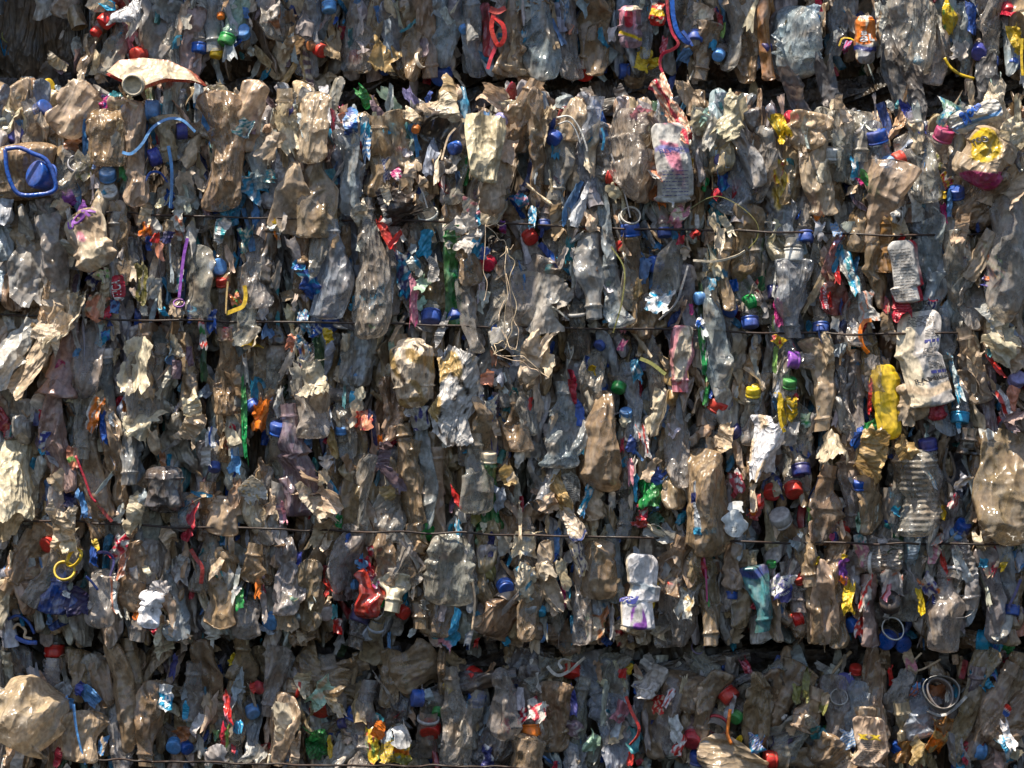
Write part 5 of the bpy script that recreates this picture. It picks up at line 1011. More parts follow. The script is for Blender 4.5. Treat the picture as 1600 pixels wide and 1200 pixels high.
 (460,1180,70,20,172,'tan',{'f':44}), (405,1180,30,30,60,'offwhite',{'f':34}), (608,1000,6,34,92,'ltblue',{'f':38}), (535,1015,30,14,150,'dkgreen',{'f':20}), (635,1060,10,60,92,'dkgreen',{'f':30}), (790,1130,34,16,10,'crimson',{'f':40,'prints':[('blot','tan',4,.1)]}), (760,1185,30,44,90,'navy',{'f':28,'prints':[('blot','white',5,.6)]}), (710,1030,40,24,40,'brown',{'f':34}), (590,1125,24,20,60,'teal',{'f':36}), (670,1085,24,14,20,'bluegrey',{'f':34}), (770,1020,60,24,12,'smoke',{'f':10}), (450,960,40,60,82,'tan',{'f':22}), (700,1075,14,20,120,'yellow',{'f':36}),
 # crop 15
 (930,975,42,60,88,'cream',{'f':40,'word':'stained cream','prints':[('blot','rust',4,.3),('blot','green',4,1.0)]}), (957,975,10,64,86,'offwhite',{'f':44,'amp':1}), (975,985,40,50,50,'tan',{'f':34,'prints':[('blot','dkred',4,.4)]}), (948,1003,16,12,40,'blue',{'f':40}), (1073,940,32,60,80,'offwhite',{'f':40,'prints':[('blot','dark',8,.8),('blot','gold',5,.5)],'word':'grubby cream'}), (880,900,20,60,110,'cream',{'f':40}), (820,915,44,60,95,'cream',{'f':36,'prints':[('blot','cyan',6,.9)]}), (1022,930,10,60,80,'yellow',{'f':34}),
 (1035,985,30,30,60,'cream',{'f':32}), (1110,990,44,20,10,'cream',{'f':28}), (1150,990,34,40,80,'tan',{'f':34}), (1190,990,24,14,20,'black',{'f':14}), (972,1052,14,20,80,'red',{'f':32}), (985,1045,14,20,60,'yellow',{'f':34}), (1012,1036,36,24,150,'offwhite',{'f':34}), (838,1110,34,40,70,'offwhite',{'f':46,'prints':[('blot','crimson',4,.1)]}), (848,1120,10,50,86,'white',{'f':46}), (816,1120,12,34,70,'crimson',{'f':42,'prints':[('blot','white',4,.2)]}), (893,1098,14,60,100,'indigo',{'f':38}), (925,1160,24,40,60,'mint',{'f':36,'word':'pale green'}),
 (968,1113,24,40,70,'pink',{'f':38,'word':'pale pink'}), (1028,1100,24,36,88,'red',{'f':44,'prints':[('blot','cream',8,.6)]}), (1045,1090,40,14,150,'white',{'f':44,'prints':[('blot','red',4,.4)]}), (1055,1140,20,50,100,'white',{'f':42}), (1062,1165,20,34,70,'red',{'f':42,'prints':[('blot','white',4,.3)]}), (1180,1162,34,34,80,'blue',{'f':40,'prints':[('stripes','white',7,2),('blot','cyan',4,.3)]}), (1165,1040,40,16,28,'crimson',{'f':38,'prints':[('blot','pink',4,.2)]}), (965,1135,14,44,70,'bluegrey',{'f':36}), (990,1155,24,50,90,'teal',{'f':28}),
 (1000,1190,14,14,30,'crimson',{'f':30}), (985,1185,10,24,85,'red',{'f':36}), (868,1195,10,14,88,'crimson',{'f':36}), (895,1140,34,34,60,'mauve',{'f':30,'prints':[('blot','offwhite',5,.4)]}), (1095,1085,44,30,20,'tan',{'f':34}), (1155,1165,12,40,85,'yellow',{'f':30}), (925,1030,60,24,20,'smoke',{'f':10}), (1020,1010,90,24,8,'smoke',{'f':8}), (1150,1025,110,30,8,'smoke',{'f':10}), (860,1005,60,20,170,'dark',{'f':20}), (1100,1160,20,16,0,'ltblue',{'f':36}), (1180,945,14,16,60,'crimson',{'f':22}), (880,930,8,40,92,'magenta',{'f':26}),
 # crop 16
 (1225,918,34,50,80,'white',{'f':42,'prints':[('blot','lavender',6,.6),('diag','indigo',-1.4,-.2,-.5)],'txtI':1}), (1205,920,16,34,90,'offwhite',{'f':38,'prints':[('blot','indigo',6,.2)]}), (1328,935,22,60,86,'yellow',{'f':36}), (1318,905,14,16,60,'orange',{'f':34,'prints':[('blot','purple',4,.1)]}), (1352,925,20,60,80,'offwhite',{'f':38,'prints':[('blot','red',5,.2)]}), (1345,980,16,40,70,'red',{'f':40,'prints':[('blot','white',4,.5)]}), (1395,910,40,50,80,'offwhite',{'f':34,'prints':[('blot','salmon',5,.9)]}), (1385,925,16,30,70,'pink',{'f':38,'prints':[('blot','red',4,.3)]}),
 (1438,938,12,50,98,'yellow',{'f':36}), (1452,915,26,44,120,'offwhite',{'f':36,'prints':[('blot','indigo',6,.3),('blot','orange',4,.9)]}), (1464,943,26,18,170,'indigo',{'f':38,'shape':'tri','txtA':1}), (1470,994,30,16,15,'cream',{'f':38}), (1490,990,14,40,70,'navy',{'f':34}), (1480,1013,24,14,10,'tan',{'f':36}), (1385,962,24,10,170,'offwhite',{'f':38}), (1550,1030,34,80,78,'cyan',{'f':48,'word':'bright blue','prints':[('blot','blue',4,.2),('blot','white',8,1.1)],'shape':'bow'}), (1535,1060,44,20,40,'cyan',{'f':48,'shape':'frill'}), (1548,985,24,34,110,'cyan',{'f':44}),
 (1573,1015,30,20,160,'green',{'f':36,'shape':'frill'}), (1590,980,30,34,60,'salmon',{'f':30,'word':'pinkish'}), (1575,1045,40,24,160,'rust',{'f':30,'prints':[('blot','crimson',4,.2)]}), (1392,1055,10,34,96,'red',{'f':38}), (1430,1078,26,18,165,'ltblue',{'f':44,'prints':[('blot','orange',5,.2)]}), (1493,1080,14,24,75,'cyan',{'f':42}), (1480,1088,20,8,0,'white',{'f':42}), (1420,1030,60,20,15,'tan',{'f':36,'prints':[('vband','pink',.1,.7)]}), (1380,1022,90,16,10,'brown',{'f':28}), (1573,1110,14,24,93,'blue',{'f':50,'amp':.5,'jag':.04,'shape':'oval','prints':[('diag','red',-.1,2,.5),('diag','white',-.15,.1,.5)],'noun':'label piece','word':'red, white and blue'}),
 (1465,1150,44,60,80,'orange',{'f':46,'word':'amber foil-like','amp':8,'prints':[('blot','gold',4,.0)]}), (1440,1175,40,40,60,'gold',{'f':44,'amp':7}), (1475,1130,30,30,50,'amber',{'f':46}), (1415,1175,30,44,70,'amber',{'f':40}), (1323,1155,24,34,100,'ltblue',{'f':44,'prints':[('stripes','white',6,1)]}), (1275,1145,30,24,20,'teal',{'f':32,'word':'green'}), (1510,1180,14,34,75,'crimson',{'f':38}), (1575,1150,60,20,10,'white',{'f':52,'word':'sunlit white'}), (1575,1170,50,20,25,'cyan',{'f':54,'word':'sunlit cyan','prints':[('blot','white',5,.2)]}), (1590,1180,24,24,60,'cream',{'f':52}),
 (1260,1070,60,14,170,'olive',{'f':38,'word':'pale yellow'}), (1245,1085,12,34,80,'olive',{'f':40,'word':'pale yellow'}), (1280,1100,30,40,80,'olive',{'f':34,'word':'yellowish','prints':[('blot','tan',3,-.3)]}), (1240,1130,44,24,150,'tan',{'f':38}), (1215,1155,34,40,60,'navy',{'f':24}), (1225,1120,14,12,30,'offwhite',{'f':36}), (1250,1020,100,20,12,'smoke',{'f':10}), (1330,1015,110,20,10,'smoke',{'f':12}), (1475,1030,100,20,8,'smoke',{'f':14}), (1540,1155,24,20,20,'dkred',{'f':30}), (1290,1045,40,14,60,'grey',{'f':26}), (1560,1195,60,20,0,'pinkclear',{'f':40}),
 (1330,1195,40,20,0,'tan',{'f':34}), (1500,1195,44,16,0,'cyan',{'f':40}), (1250,1035,60,24,20,'bluegrey',{'f':20}), (1375,1045,60,20,0,'brown',{'f':34}),
 (488,585,50,60,95,'cream',{'f':40,'shape':'frill','word':'crumpled cream'}), (500,635,40,60,80,'tan',{'f':38,'jag':.1}), (470,600,30,80,95,'offwhite',{'f':34}),
]
# ------------------------------------------------------------------ large structure: the three bales' compressed inside
def merge(parts):
    V = []; Fc = []; Cc = []; off = 0
    for P, col, cu in parts:
        nv, nu = P.shape[:2]
        iu = np.arange(nu if cu else nu - 1); iv = np.arange(nv - 1)
        U, Vv = np.meshgrid(iu, iv); U2 = (U + 1) % nu
        Fc.append(np.stack([Vv * nu + U, Vv * nu + U2, (Vv + 1) * nu + U2, (Vv + 1) * nu + U], -1).reshape(-1, 4) + off)
        V.append(P.reshape(-1, 3)); Cc.append(col.reshape(-1, 4)); off += nv * nu
    return np.concatenate(V), np.concatenate(Fc), np.concatenate(Cc)

def big_mesh(name, parts, mat):
    V, F4, Cc = merge(parts)
    me = bpy.data.meshes.new(name)
    me.vertices.add(len(V)); me.vertices.foreach_set('co', V.astype(np.float32).ravel())
    finish(me, F4, Cc, mat)
    return link(name, me)

MIX = ['clear', 'brown', 'tan', 'grey', 'bluegrey', 'clear', 'tan', 'clear', 'grey', 'brown', 'bluegrey']
def bale_core(py0, py1, seed, dy=0.0):
    """backing block of the bale: closed box whose front is a folded, dark mass"""
    rng = np.random.default_rng(seed)
    x0, x1 = -1.25, 1.25
    z1, z0 = CAM_Z + (600 - py0) / 1000, CAM_Z + (600 - py1) / 1000
    nx, nz = 420, max(20, int((z1 - z0) / .007))
    X, Z = np.meshgrid(np.linspace(x0, x1, nx), np.linspace(z0, z1, nz))
    mid = (z0 + z1) / 2; hh = (z1 - z0) / 2
    e = abs((Z - mid) / hh)
    fy = face_y(800, 60 if py1 < 140 else (600 if py1 < 1020 else 1150)) + dy
    Y = fy + .075 + .05 * e ** 8
    p = np.stack([X.ravel() * 1.0, Z.ravel() * .35], 1)
    f = np.zeros(X.size)
    for k in range(4):
        f += creases(p, rng, K=60, aniso=.3, size=.03, warp=.4)
    Y = Y + f.reshape(X.shape) * .004
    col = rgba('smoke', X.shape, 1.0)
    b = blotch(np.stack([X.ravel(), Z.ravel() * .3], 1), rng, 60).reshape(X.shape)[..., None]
    col[..., :3] = np.array([.09, .075, .06]) * (1 + .5 * np.clip(b, -1, 1))  # dark tone paints the shade in the gaps between bottles
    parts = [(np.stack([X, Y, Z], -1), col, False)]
    # top, bottom, ends and back
    def wall(a, b_, c, d):
        g = np.array([[a, b_], [d, c]], float)
        s = np.linspace(0, 1, 30); t = np.linspace(0, 1, 12)
        S, T = np.meshgrid(s, t)
        P = (g[0, 0] * (1 - S[..., None]) * (1 - T[..., None]) + g[0, 1] * S[..., None] * (1 - T[..., None]) + g[1, 0] * (1 - S[..., None]) * T[..., None] + g[1, 1] * S[..., None] * T[..., None])
        P = P + rng.normal(size=P.shape) * .004
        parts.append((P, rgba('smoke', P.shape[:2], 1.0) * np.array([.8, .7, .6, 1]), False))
    yf, yb = fy + .115, fy + .9
    wall((x0, yf, z1), (x1, yf, z1), (x1, yb, z1), (x0, yb, z1))
    wall((x0, yf, z0), (x1, yf, z0), (x1, yb, z0), (x0, yb, z0))
    wall((x0, yf, z0), (x0, yf, z1), (x0, yb, z1), (x0, yb, z0))
    wall((x1, yf, z0), (x1, yf, z1), (x1, yb, z1), (x1, yb, z0))
    wall((x0, yb, z0), (x1, yb, z0), (x1, yb, z1), (x0, yb, z1))
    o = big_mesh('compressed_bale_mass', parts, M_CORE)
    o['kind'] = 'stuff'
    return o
mass = [bale_core(-300, 128, 1), bale_core(168, 1000, 2), bale_core(1022, 1560, 3), bale_core(-980, -310, 4, -.20)]  # last mass is an unseen overhang, added to shade the top bale
for o, t in zip(mass, ('compressed plastic, darkened for shade, filling the top bale behind its bottles', 'compressed plastic, darkened for shade, filling the middle bale behind its bottles', 'compressed plastic, darkened for shade, filling the bottom bale behind its bottles', 'dark unseen bale mass added jutting above the picture to shade the top bale')):
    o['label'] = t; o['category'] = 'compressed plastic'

# deep layer: past the 300 separately built bottles the rest of the crushed bottles are one mass per bale
def deep_layer(py0, py1, n, seed, px0=-200, px1=1800, y_lo=.012, y_hi=.06, name='deeper_crushed_bottles'):
    rng = np.random.default_rng(seed)
    parts = []
    for i in range(n):
        px = rng.uniform(px0, px1); py = rng.uniform(py0, py1)
        W = rng.uniform(.016, .05); L = rng.uniform(.07, .17)
        if px < 90 and py < 125 and i % 4: continue
        if py0 > 0: py = seam_clamp(max(px, 100), py, L * 500)
        else: py = min(py, 122 - L * 450)
        G, S, T, mm = bottle_grid(L, W, W * rng.uniform(.25, .5), rng, neck=rng.random() < .3, nu=20, nv=30, bend=rng.uniform(-.014, .014), fold=rng.uniform(.5, 1.3), prof='bottle' if rng.random() < .4 else 'blind')
        c = MIX[rng.integers(len(MIX))]
        col = rgba(c, G.shape[:2], 1.0, rng, .25)
        if rng.random() < .13:
            col = rgba(['blue', 'dkgreen', 'crimson', 'ltblue', 'cyan', 'teal'][rng.integers(6)], G.shape[:2], 1.0, rng, .2); G = G * np.array([.5, .5, .8])
        a = axis_dir(90 + rng.normal() * 15 + (180 if rng.random() < .5 else 0), rng.uniform(-25, 25))
        R = basis(a, rng.uniform(-1.3, 1.3))
        loc = Ppx(px, py, face_y(min(max(px, 115), 1500), py) + rng.uniform(y_lo, y_hi)) - a * L / 2
        parts.append((G @ R.T + loc, col, True))
    o = big_mesh(name, parts, M_PET)
    o['kind'] = 'stuff'; o['category'] = 'crushed bottles'
    return o
deep = [deep_layer(-120, 112, 330, 11, y_lo=-.002), deep_layer(150, 990, 1750, 12, y_lo=-.004), deep_layer(1040, 1330, 380, 13, y_lo=-.002)]
for o, t in zip(deep, ('mass of crushed bottles deeper inside the top bale', 'mass of crushed bottles deeper inside the middle bale', 'mass of crushed bottles deeper inside the bottom bale')):
    o['label'] = t

# sheets lying flat between the bales
def gap_layer(py, n, seed, slope):
    rng = np.random.default_rng(seed)
    parts = []
    for i in range(n):
        px = rng.uniform(-150, 1750); W = rng.uniform(.08, .24); H = rng.uniform(.02, .05)
        nu, nv = 34, 10
        S, T = np.meshgrid(np.linspace(-1, 1, nu), np.linspace(-1, 1, nv))
        X = S * W / 2; Z = T * H / 2 * (1 - .5 * S ** 2)
        p = np.stack([X.ravel(), Z.ravel()], 1)
        Y = creases(p, rng, K=12, aniso=.9, size=.02).reshape(nv, nu) * .004
        th = math.radians(slope(px) + rng.normal() * 5)
        tl = math.radians(rng.uniform(20, 60))
        Z2 = Z * math.cos(tl); Y2 = Y + Z * math.sin(tl)
        X3 = X * math.cos(th) - Z2 * math.sin(th); Z3 = X * math.sin(th) + Z2 * math.cos(th)
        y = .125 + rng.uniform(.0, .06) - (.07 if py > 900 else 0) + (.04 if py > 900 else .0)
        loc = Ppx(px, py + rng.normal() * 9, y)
        parts.append((np.stack([X3, Y2, Z3], -1) + loc, rgba(['smoke', 'dark', 'dark', 'dark', 'smoke', 'smoke'][rng.integers(6)], X.shape, .95, rng, .3) * np.array([.7, .68, .66, 1]), False))  # sheet colours darkened to paint the shade of the seam
    o = big_mesh('flattened_sheet_layers', parts, M_FILM)
    o['kind'] = 'stuff'; o['category'] = 'plastic sheets'
    return o
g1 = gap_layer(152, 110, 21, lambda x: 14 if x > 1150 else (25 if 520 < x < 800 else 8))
g1['label'] = 'flattened shade-darkened sheets lying on top of the middle bale under the top bale'
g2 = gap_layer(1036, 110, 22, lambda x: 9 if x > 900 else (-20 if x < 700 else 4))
g2['label'] = 'flattened shade-darkened sheets lying on top of the bottom bale'

# small shreds nobody could count
def shreds(n, seed):
    rng = np.random.default_rng(seed)
    parts = []
    cols = ['clear', 'brown', 'tan', 'tan', 'grey', 'offwhite', 'cream', 'bluegrey', 'clear', 'brown', 'brown', 'cyan', 'crimson', 'blue', 'blue', 'ltblue', 'mauve', 'teal', 'white', 'cyan']
    for i in range(n):
        px = rng.uniform(-60, 1660); py = rng.uniform(-30, 1230)
        if 122 < py < 150 or 1006 < py < 1030: continue
        W = rng.uniform(.004, .018); H = W * rng.uniform(1, 3.5)
        nu, nv = 5, 7
        S, T = np.meshgrid(np.linspace(-1, 1, nu), np.linspace(-1, 1, nv))
        X = S * W / 2 * (1 - .6 * abs(T) * rng.uniform(0, 1.3)); Z = T * H / 2
        Y = rng.normal(size=(nv, nu)) * W * .10 + S ** 2 * W * rng.uniform(-.4, .4) + T ** 2 * H * rng.uniform(-.15, .15)
        G = np.stack([X, Y, Z], -1)
        a = axis_dir(90 + rng.normal() * 30, rng.uniform(-35, 35))
        R = basis(a, rng.uniform(-1.2, 1.2))
        parts.append((G @ R.T + Ppx(px, py, face_y(px, py) - rng.uniform(-.012, .026)), rgba(cols[rng.integers(len(cols))], S.shape, 1.0, rng, .25), False))
    o = big_mesh('plastic_shreds', parts, M_FILM)
    o['kind'] = 'stuff'; o['category'] = 'shreds'
    o['label'] = 'tiny torn shreds of film sticking out between the bottles everywhere'
    return o
shreds(2200, 31)

# ------------------------------------------------------------------ baling wires
def wire(pts, label, r=1.7, f=40):
    rw = np.random.default_rng(int(pts[0][1]))
    base = spline([(x, y, dy) for x, y, dy in pts], 44)
    W = [Ppx(x, y + rw.normal() * .9, -f / 1000 + (face_y(600, y) + .012) * .5 + (dy + rw.normal() * 8) / 1000) for x, y, dy in base]
    me, org = sweep(W, r / 1000, r / 1000, 400, 'rust', M_WIRE, 'baling_wire', rw, 10, 0, 0, False)
    cols = np.tile(np.array([.035, .028, .025, 1.0]), (len(me.vertices), 1))
    me.color_attributes['Col'].data.foreach_set('color', cols.astype(np.float32).ravel())
    o = link('baling_wire', me); o.location = org
    register(o, pts[len(pts) // 2][0], pts[len(pts) // 2][1], 'baling_wire', '', 'baling wire', 'wire', 'steel wires tied round the bales', label)
wire([(-40, 322, 60), (100, 326, 40), (150, 330, 4), (270, 336, 0), (400, 340, 0), (550, 344, 0), (700, 347, -2), (850, 352, 0), (1000, 357, 0), (1150, 361, 0), (1300, 365, 0), (1450, 368, 2), (1560, 366, 14), (1660, 366, 50)], 'highest baling wire, running level across the upper half of the middle bale')
wire([(-40, 490, 50), (110, 495, 20), (180, 498, 0), (400, 503, 0), (600, 506, -2), (800, 511, 0), (1000, 514, 0), (1200, 519, 0), (1380, 522, 0), (1500, 519, 4), (1600, 512, 40), (1660, 512, 50)], 'second baling wire down, passing just above the yellow glove and the netted string tangle')
wire([(-40, 812, 50), (120, 816, 14), (220, 821, 0), (400, 826, 0), (530, 829, 0), (700, 833, 0), (900, 838, 0), (1100, 845, 0), (1300, 849, 0), (1450, 850, 0), (1560, 850, 2), (1660, 850, 20)], 'third baling wire down, passing below the bright green film and the white bottle base')
wire([(150, 1187, 30), (260, 1189, 4), (420, 1194, 0), (600, 1197, 0), (750, 1198, 0), (900, 1204, 0), (1200, 1212, 0)], 'lowest baling wire, along the bottom edge of the picture in the bottom bale', f=56)

# ------------------------------------------------------------------ listed bottles
ANY = {}
for c in CAPS:
    px, py, d, cc, ang, tilt, bc, w, l = c
    if isinstance(cc, str) and cc:
        bottle(px, py, w, l, ang, bc, cap=cc, tilt=tilt, capd=d, anchor='cap', f=14 + (px * 5 + py * 3) % 15, roll=(px * 7 % 50) - 25, nu=28, nv=40, name='capped_bottle')
for n in NECKS:
    px, py, d, ang, tilt, bc, rc, w, l = n
    bottle(px, py, w, l, ang, bc, tilt=tilt, capd=d / .86 * .95, anchor='cap', f=32, open_ring=rc, noun='open bottle neck', nu=36, nv=50, name='open_bottle')
for i, b in enumerate(B):
    px, py, w, l, ang, col, op = b
    op = dict(op)
    rnd = op.pop('round', 0); hero = op.pop('hero', 0); op.pop('cap2', 0)
    rr = np.random.default_rng(i + 500)
    if rnd: op.setdefault('T', w * .38); op.setdefault('fold', .35)
    if py > 330 and col == 'tan' and i % 3 == 1 and not hero: col = 'clear'  # upper rows stay tan, the sunlight on them put into the colour
    py = seam_clamp(px, py, l / 2) if not op.get('keep') else py
    op.pop('keep', 0)
    flip = 180 if (i % 3 == 0 and l < 150) else 0
    neckd = op.pop('neck', (i % 2 == 0) and not rnd and w < 60)
    bottle(px, py, w * 1.08, l * 1.05, ang + flip, col, prof='round' if (rnd or w >= 70) else ('bottle' if neckd else 'blind'), neck=bool(neckd), roll=op.pop('roll', rr.uniform(-28, 28)), fold=op.pop('fold', rr.uniform(.6, 1.25)), tilt=op.pop('tilt', rr.uniform(-10, 10)), bend=rr.uniform(-13, 13) if l > 95 and w < 60 else 0,
           nu=60 if w > 50 else 44, nv=int(np.clip(l / 1.9, 36, 100)), **op)

# ------------------------------------------------------------------ films
for i, q in enumerate(F):
    px, py, w, h, ang, col, op = q
    op = dict(op)
    txt = op.pop('txt', 0); tE = op.pop('txtE', 0); tI = op.pop('txtI', 0); tA = op.pop('txtA', 0)
    rr = np.random.default_rng(i + 900)
    if 'word' in op and 'adj' not in op: op['adj'] = ''
    op.setdefault('tilt', rr.uniform(-14, 14)); op.setdefault('roll', rr.uniform(-25, 25) if not (txt or tE or tI or tA) else 0)
    if 'sunlit' in op.get('word', ''): op['tilt'] = rr.uniform(14, 34) if math.sin(math.radians(ang)) < 0 else rr.uniform(-34, -14)  # leans to the sun; several sunlit tan pieces also painted cream for it
    o, P, Wm, Hm = film(px, py, w, h, ang, col, **op)
    rg = np.random.default_rng(i)
    if txt: text_rows(P, Wm, Hm, .12, .9, .08, .92, max(6, int(h / 4)), 'greyblack', o, rg, lh=.0011)
    if tE: writing(P, Wm, Hm, 'E', .52, .42, .019, 'white', o, rot=100, bold=.03); writing(P, Wm, Hm, 'm', .55, .24, .010, 'white', o, rot=100, bold=.03)
    if tI: writing(P, Wm, Hm, 'AMALIA', .55, .27, .0052, 'white', o, rot=35, bold=.02); writing(P, Wm, Hm, 'Q A', .5, .68, .010, 'indigo', o, rot=70)
    if tA: writing(P, Wm, Hm, 'ALIA', .5, .6, .006, 'white', o, rot=-5, bold=.02)

# ------------------------------------------------------------------ straps, straws, handles and rings
strap([(191, 238), (205, 240, 4), (222, 225, 8), (238, 200, 10), (262, 186, 8), (285, 188, 6), (305, 206, 0)], 6.5, 'ltblue', f=46, label='long light blue strap looping between two humps below the winged tan bottle', thick=2)
strap([(190, 165), (203, 178), (205, 195), (192, 210)], 8, 'ltblue', f=34, thick=2)
strap([(263, 228), (268, 260), (268, 300), (266, 325)], 7, 'ltblue', f=34)
strap([(225, 285), (235, 270), (250, 270), (262, 285)], 5, 'blue', f=32)
strap([(765, 14), (778, 18), (790, 12)], 14, 'red', f=40); strap([(772, 20), (768, 45), (778, 70), (788, 60), (786, 40), (774, 28)], 10, 'red', f=40, thick=2, label='red plastic strap folded into a loop in the top bale')
strap([(775, 72), (768, 88), (762, 108)], 8, 'crimson', f=38)
strap([(1042, 0), (1044, 25), (1050, 50), (1060, 68), (1050, 78), (1036, 84), (1031, 100), (1037, 118)], 6.5, 'crimson', f=40, thick=3, label='dark red strap zigzagging down beside the blue one in the top bale')
strap([(1050, 0), (1052, 25), (1058, 48), (1068, 62), (1078, 68)], 10, 'blue', f=42, thick=3)
strap([(1066, 48), (1074, 58), (1082, 72)], 7, 'blue', f=40)
strap([(1311, 72), (1316, 60), (1328, 60), (1335, 64)], 4, 'yellow', f=34, thick=3)
strap([(1476, 90), (1484, 104), (1500, 116), (1522, 123)], 6, 'yellow', f=36, thick=5, label='thin yellow handle curving down under the top bale at the right')
strap([(1597, 60), (1596, 90), (1598, 118)], 6, 'yellow', f=40, thick=4)
strap([(1262, 35), (1272, 40), (1284, 34)], 4, 'offwhite', f=32)
strap([(293, 372), (288, 395), (284, 425), (280, 465)], 7, 'purple', f=38, thick=2, label='narrow purple strap hanging upright beside patterned blue scraps')
strap([(353, 490), (368, 484), (380, 478), (384, 462), (382, 446)], 9, 'yellow', f=38, thick=2, label='bent yellow band with black end left of the first tall bottles')
strap([(356, 440), (354, 465), (353, 490)], 4, 'gold', f=36)
strap([(955, 385, 0), (975, 420, 4), (972, 470, 6), (958, 520, 2)], 3, 'olive', f=40)
strap([(890, 500, 0), (860, 480, 0), (830, 500, 2)], 4, 'grey', f=36)
strap([(1044, 333), (1070, 330), (1105, 310), (1128, 308), (1160, 325), (1182, 348), (1184, 370), (1170, 388)], 1.3, 'olive', f=42, thick=2, label='thin grey-green hoop arching around the sunlit tuft')
strap([(1083, 407, 10), (1120, 408, 14), (1150, 400, 14), (1164, 392, 12)], 5, 'cream', f=52, thick=2, label='pale sliver lying level under the green cap and tuft')
strap([(1075, 415), (1068, 440), (1055, 475), (1030, 500)], 4, 'grey', f=44)
strap([(1000, 560, 0), (1018, 568, 4), (1040, 585, 6)], 8, 'olive', f=42, thick=3)
strap([(1362, 500), (1350, 503), (1344, 520), (1348, 540), (1357, 552)], 9, 'orange', f=42, thick=2, label='orange-red band curving around a bottle at the second wire')
strap([(1222, 622), (1218, 640), (1220, 660), (1226, 675)], 7, 'yellow', f=42, thick=4)
strap([(118, 712), (126, 732), (134, 752), (142, 775), (150, 785)], 5, 'crimson', f=46, round_=True, noun='drinking straw', name='drinking_straw', cat='straw', group='drinking straws', label='ribbed red drinking straw leaning down at the left')
strap([(150, 783), (162, 800), (175, 815)], 7, 'dkred', f=38)
strap([(152, 863), (168, 864), (178, 876), (172, 900)], 6, 'navy', f=48, thick=3, label='dark blue strap bent beside the yellow handle rings')
strap([(134, 900), (144, 910), (153, 922)], 5, 'blue', f=44, round_=True)
strap([(298, 858), (306, 872), (316, 888), (314, 912)], 9, 'dkred', f=36, thick=3)
strap([(115, 1100), (118, 1130), (124, 1160), (133, 1195)], 6, 'ltblue', f=68, thick=3, label='pale blue strip leaning across the big tan bottle bottom left', taper=.2)
strap([(422, 1178), (419, 1195)], 6, 'cream', f=60, round_=True, noun='stick', name='stick', cat='stick', label='short pale stick poking up at the bottom edge', group='sticks')
strap([(855, 1041), (865, 1052), (875, 1055), (890, 1048), (905, 1035), (914, 1027)], 7, 'offwhite', f=46, thick=3, label='white plastic strip curling over the red cap in the lower crevice')
strap([(878, 1045), (873, 1036), (880, 1030), (895, 1034)], 6, 'offwhite', f=42, thick=3)
strap([(978, 1088), (986, 1110), (998, 1135), (996, 1150), (984, 1164)], 7, 'red', f=48, thick=4, label='bent red plastic strap in the bottom bale, shaped like a bow')
strap([(1141, 1108), (1138, 1130), (1137, 1148), (1143, 1163)], 7, 'orange', f=46, round_=True, noun='drinking straw', name='drinking_straw', cat='straw', group='drinking straws', label='bent orange straw beside the open bottle with red ring')
strap([(1100, 870), (1103, 900), (1105, 940)], 4, 'magenta', f=34); strap([(1102, 905), (1106, 930), (1108, 948)], 4, 'green', f=33)
strap([(738, 905), (742, 940), (738, 985)], 5, 'tan', f=38, round_=True, noun='thin stalk', name='stalk', cat='stalk', group='sticks')
strap([(1480, 700), (1475, 730), (1485, 752), (1492, 735), (1484, 705)], 5, 'greyblack', f=34, thick=4, noun='rubber loop', name='rubber_loop', cat='loop', label='black rubber loop hanging in the dark gap right of the golden foil')
strap([(1330, 1018), (1318, 1030), (1306, 1045), (1298, 1055)], 7, 'brown', f=44, round_=True, noun='twig', name='twig', cat='twig', label='rough brown twig leaning out above the dark blue cap face', group='sticks')
strap([(1240, 1068), (1244, 1085), (1250, 1098)], 7, 'olive', f=44, thick=3)
strap([(1440, 1020), (1420, 1040), (1415, 1048), (1440, 1046), (1470, 1030)], 4, 'tan', f=44, thick=3)
strap([(1510, 1088), (1490, 1108), (1470, 1118), (1448, 1110)], 7, 'grey', f=50, thick=4)
strap([(8, 975), (20, 992), (40, 1003), (58, 1004)], 9, 'blue', f=44, thick=8, label='thick blue folded rim curling round a grey fold at the left')
strap([(12, 968), (28, 962), (44, 972), (54, 990)], 6, 'blue', f=42, thick=8)
strap([(18, 985), (28, 975), (40, 985), (38, 995), (50, 998)], 6, 'tan', f=44, thick=8)
strap([(1595, 905), (1585, 930), (1575, 950)], 6, 'navy', f=34)
strap([(870, 184), (890, 182), (905, 200), (915, 225), (918, 238)], 4, 'offwhite', f=44, thick=14, label='pale curved rim bent round a dark hollow left of the open tan neck')
strap([(872, 194), (888, 190), (900, 205), (908, 228)], 3, 'grey', f=42, thick=12)
strap([(940, 200), (944, 215), (941, 235)], 5, 'cyan', f=40)
strap([(645, 270), (660, 300), (668, 325)], 3, 'offwhite', f=30)
strap([(955, 240), (975, 300), (985, 340)], 3, 'grey', f=34)
strap([(712, 200), (700, 215), (690, 250)], 4, 'tan', f=40)
ring(1395, 983, 38, 'offwhite', 90, 72, f=44, hgt=5, wall=1.8, label='open white collar ring standing in front of two blue caps', squash=.9)
ring(101, 893, 34, 'yellow', 90, 62, f=56, hgt=5, wall=3, label='lower of the two yellow handle rings at the left')
ring(118, 872, 38, 'yellow', 160, 40, f=54, hgt=5, wall=3, squash=.75, label='upper of the two yellow handle rings at the left')
ring(280, 475, 18, 'purple', 90, 50, f=40, hgt=3); ring(985, 338, 32, 'offwhite', 70, 60, f=36, hgt=4)
film(1470, 1087, 34, 46, 100, 'rust', f=28, tilt=0, roll=0, word='red-brown')
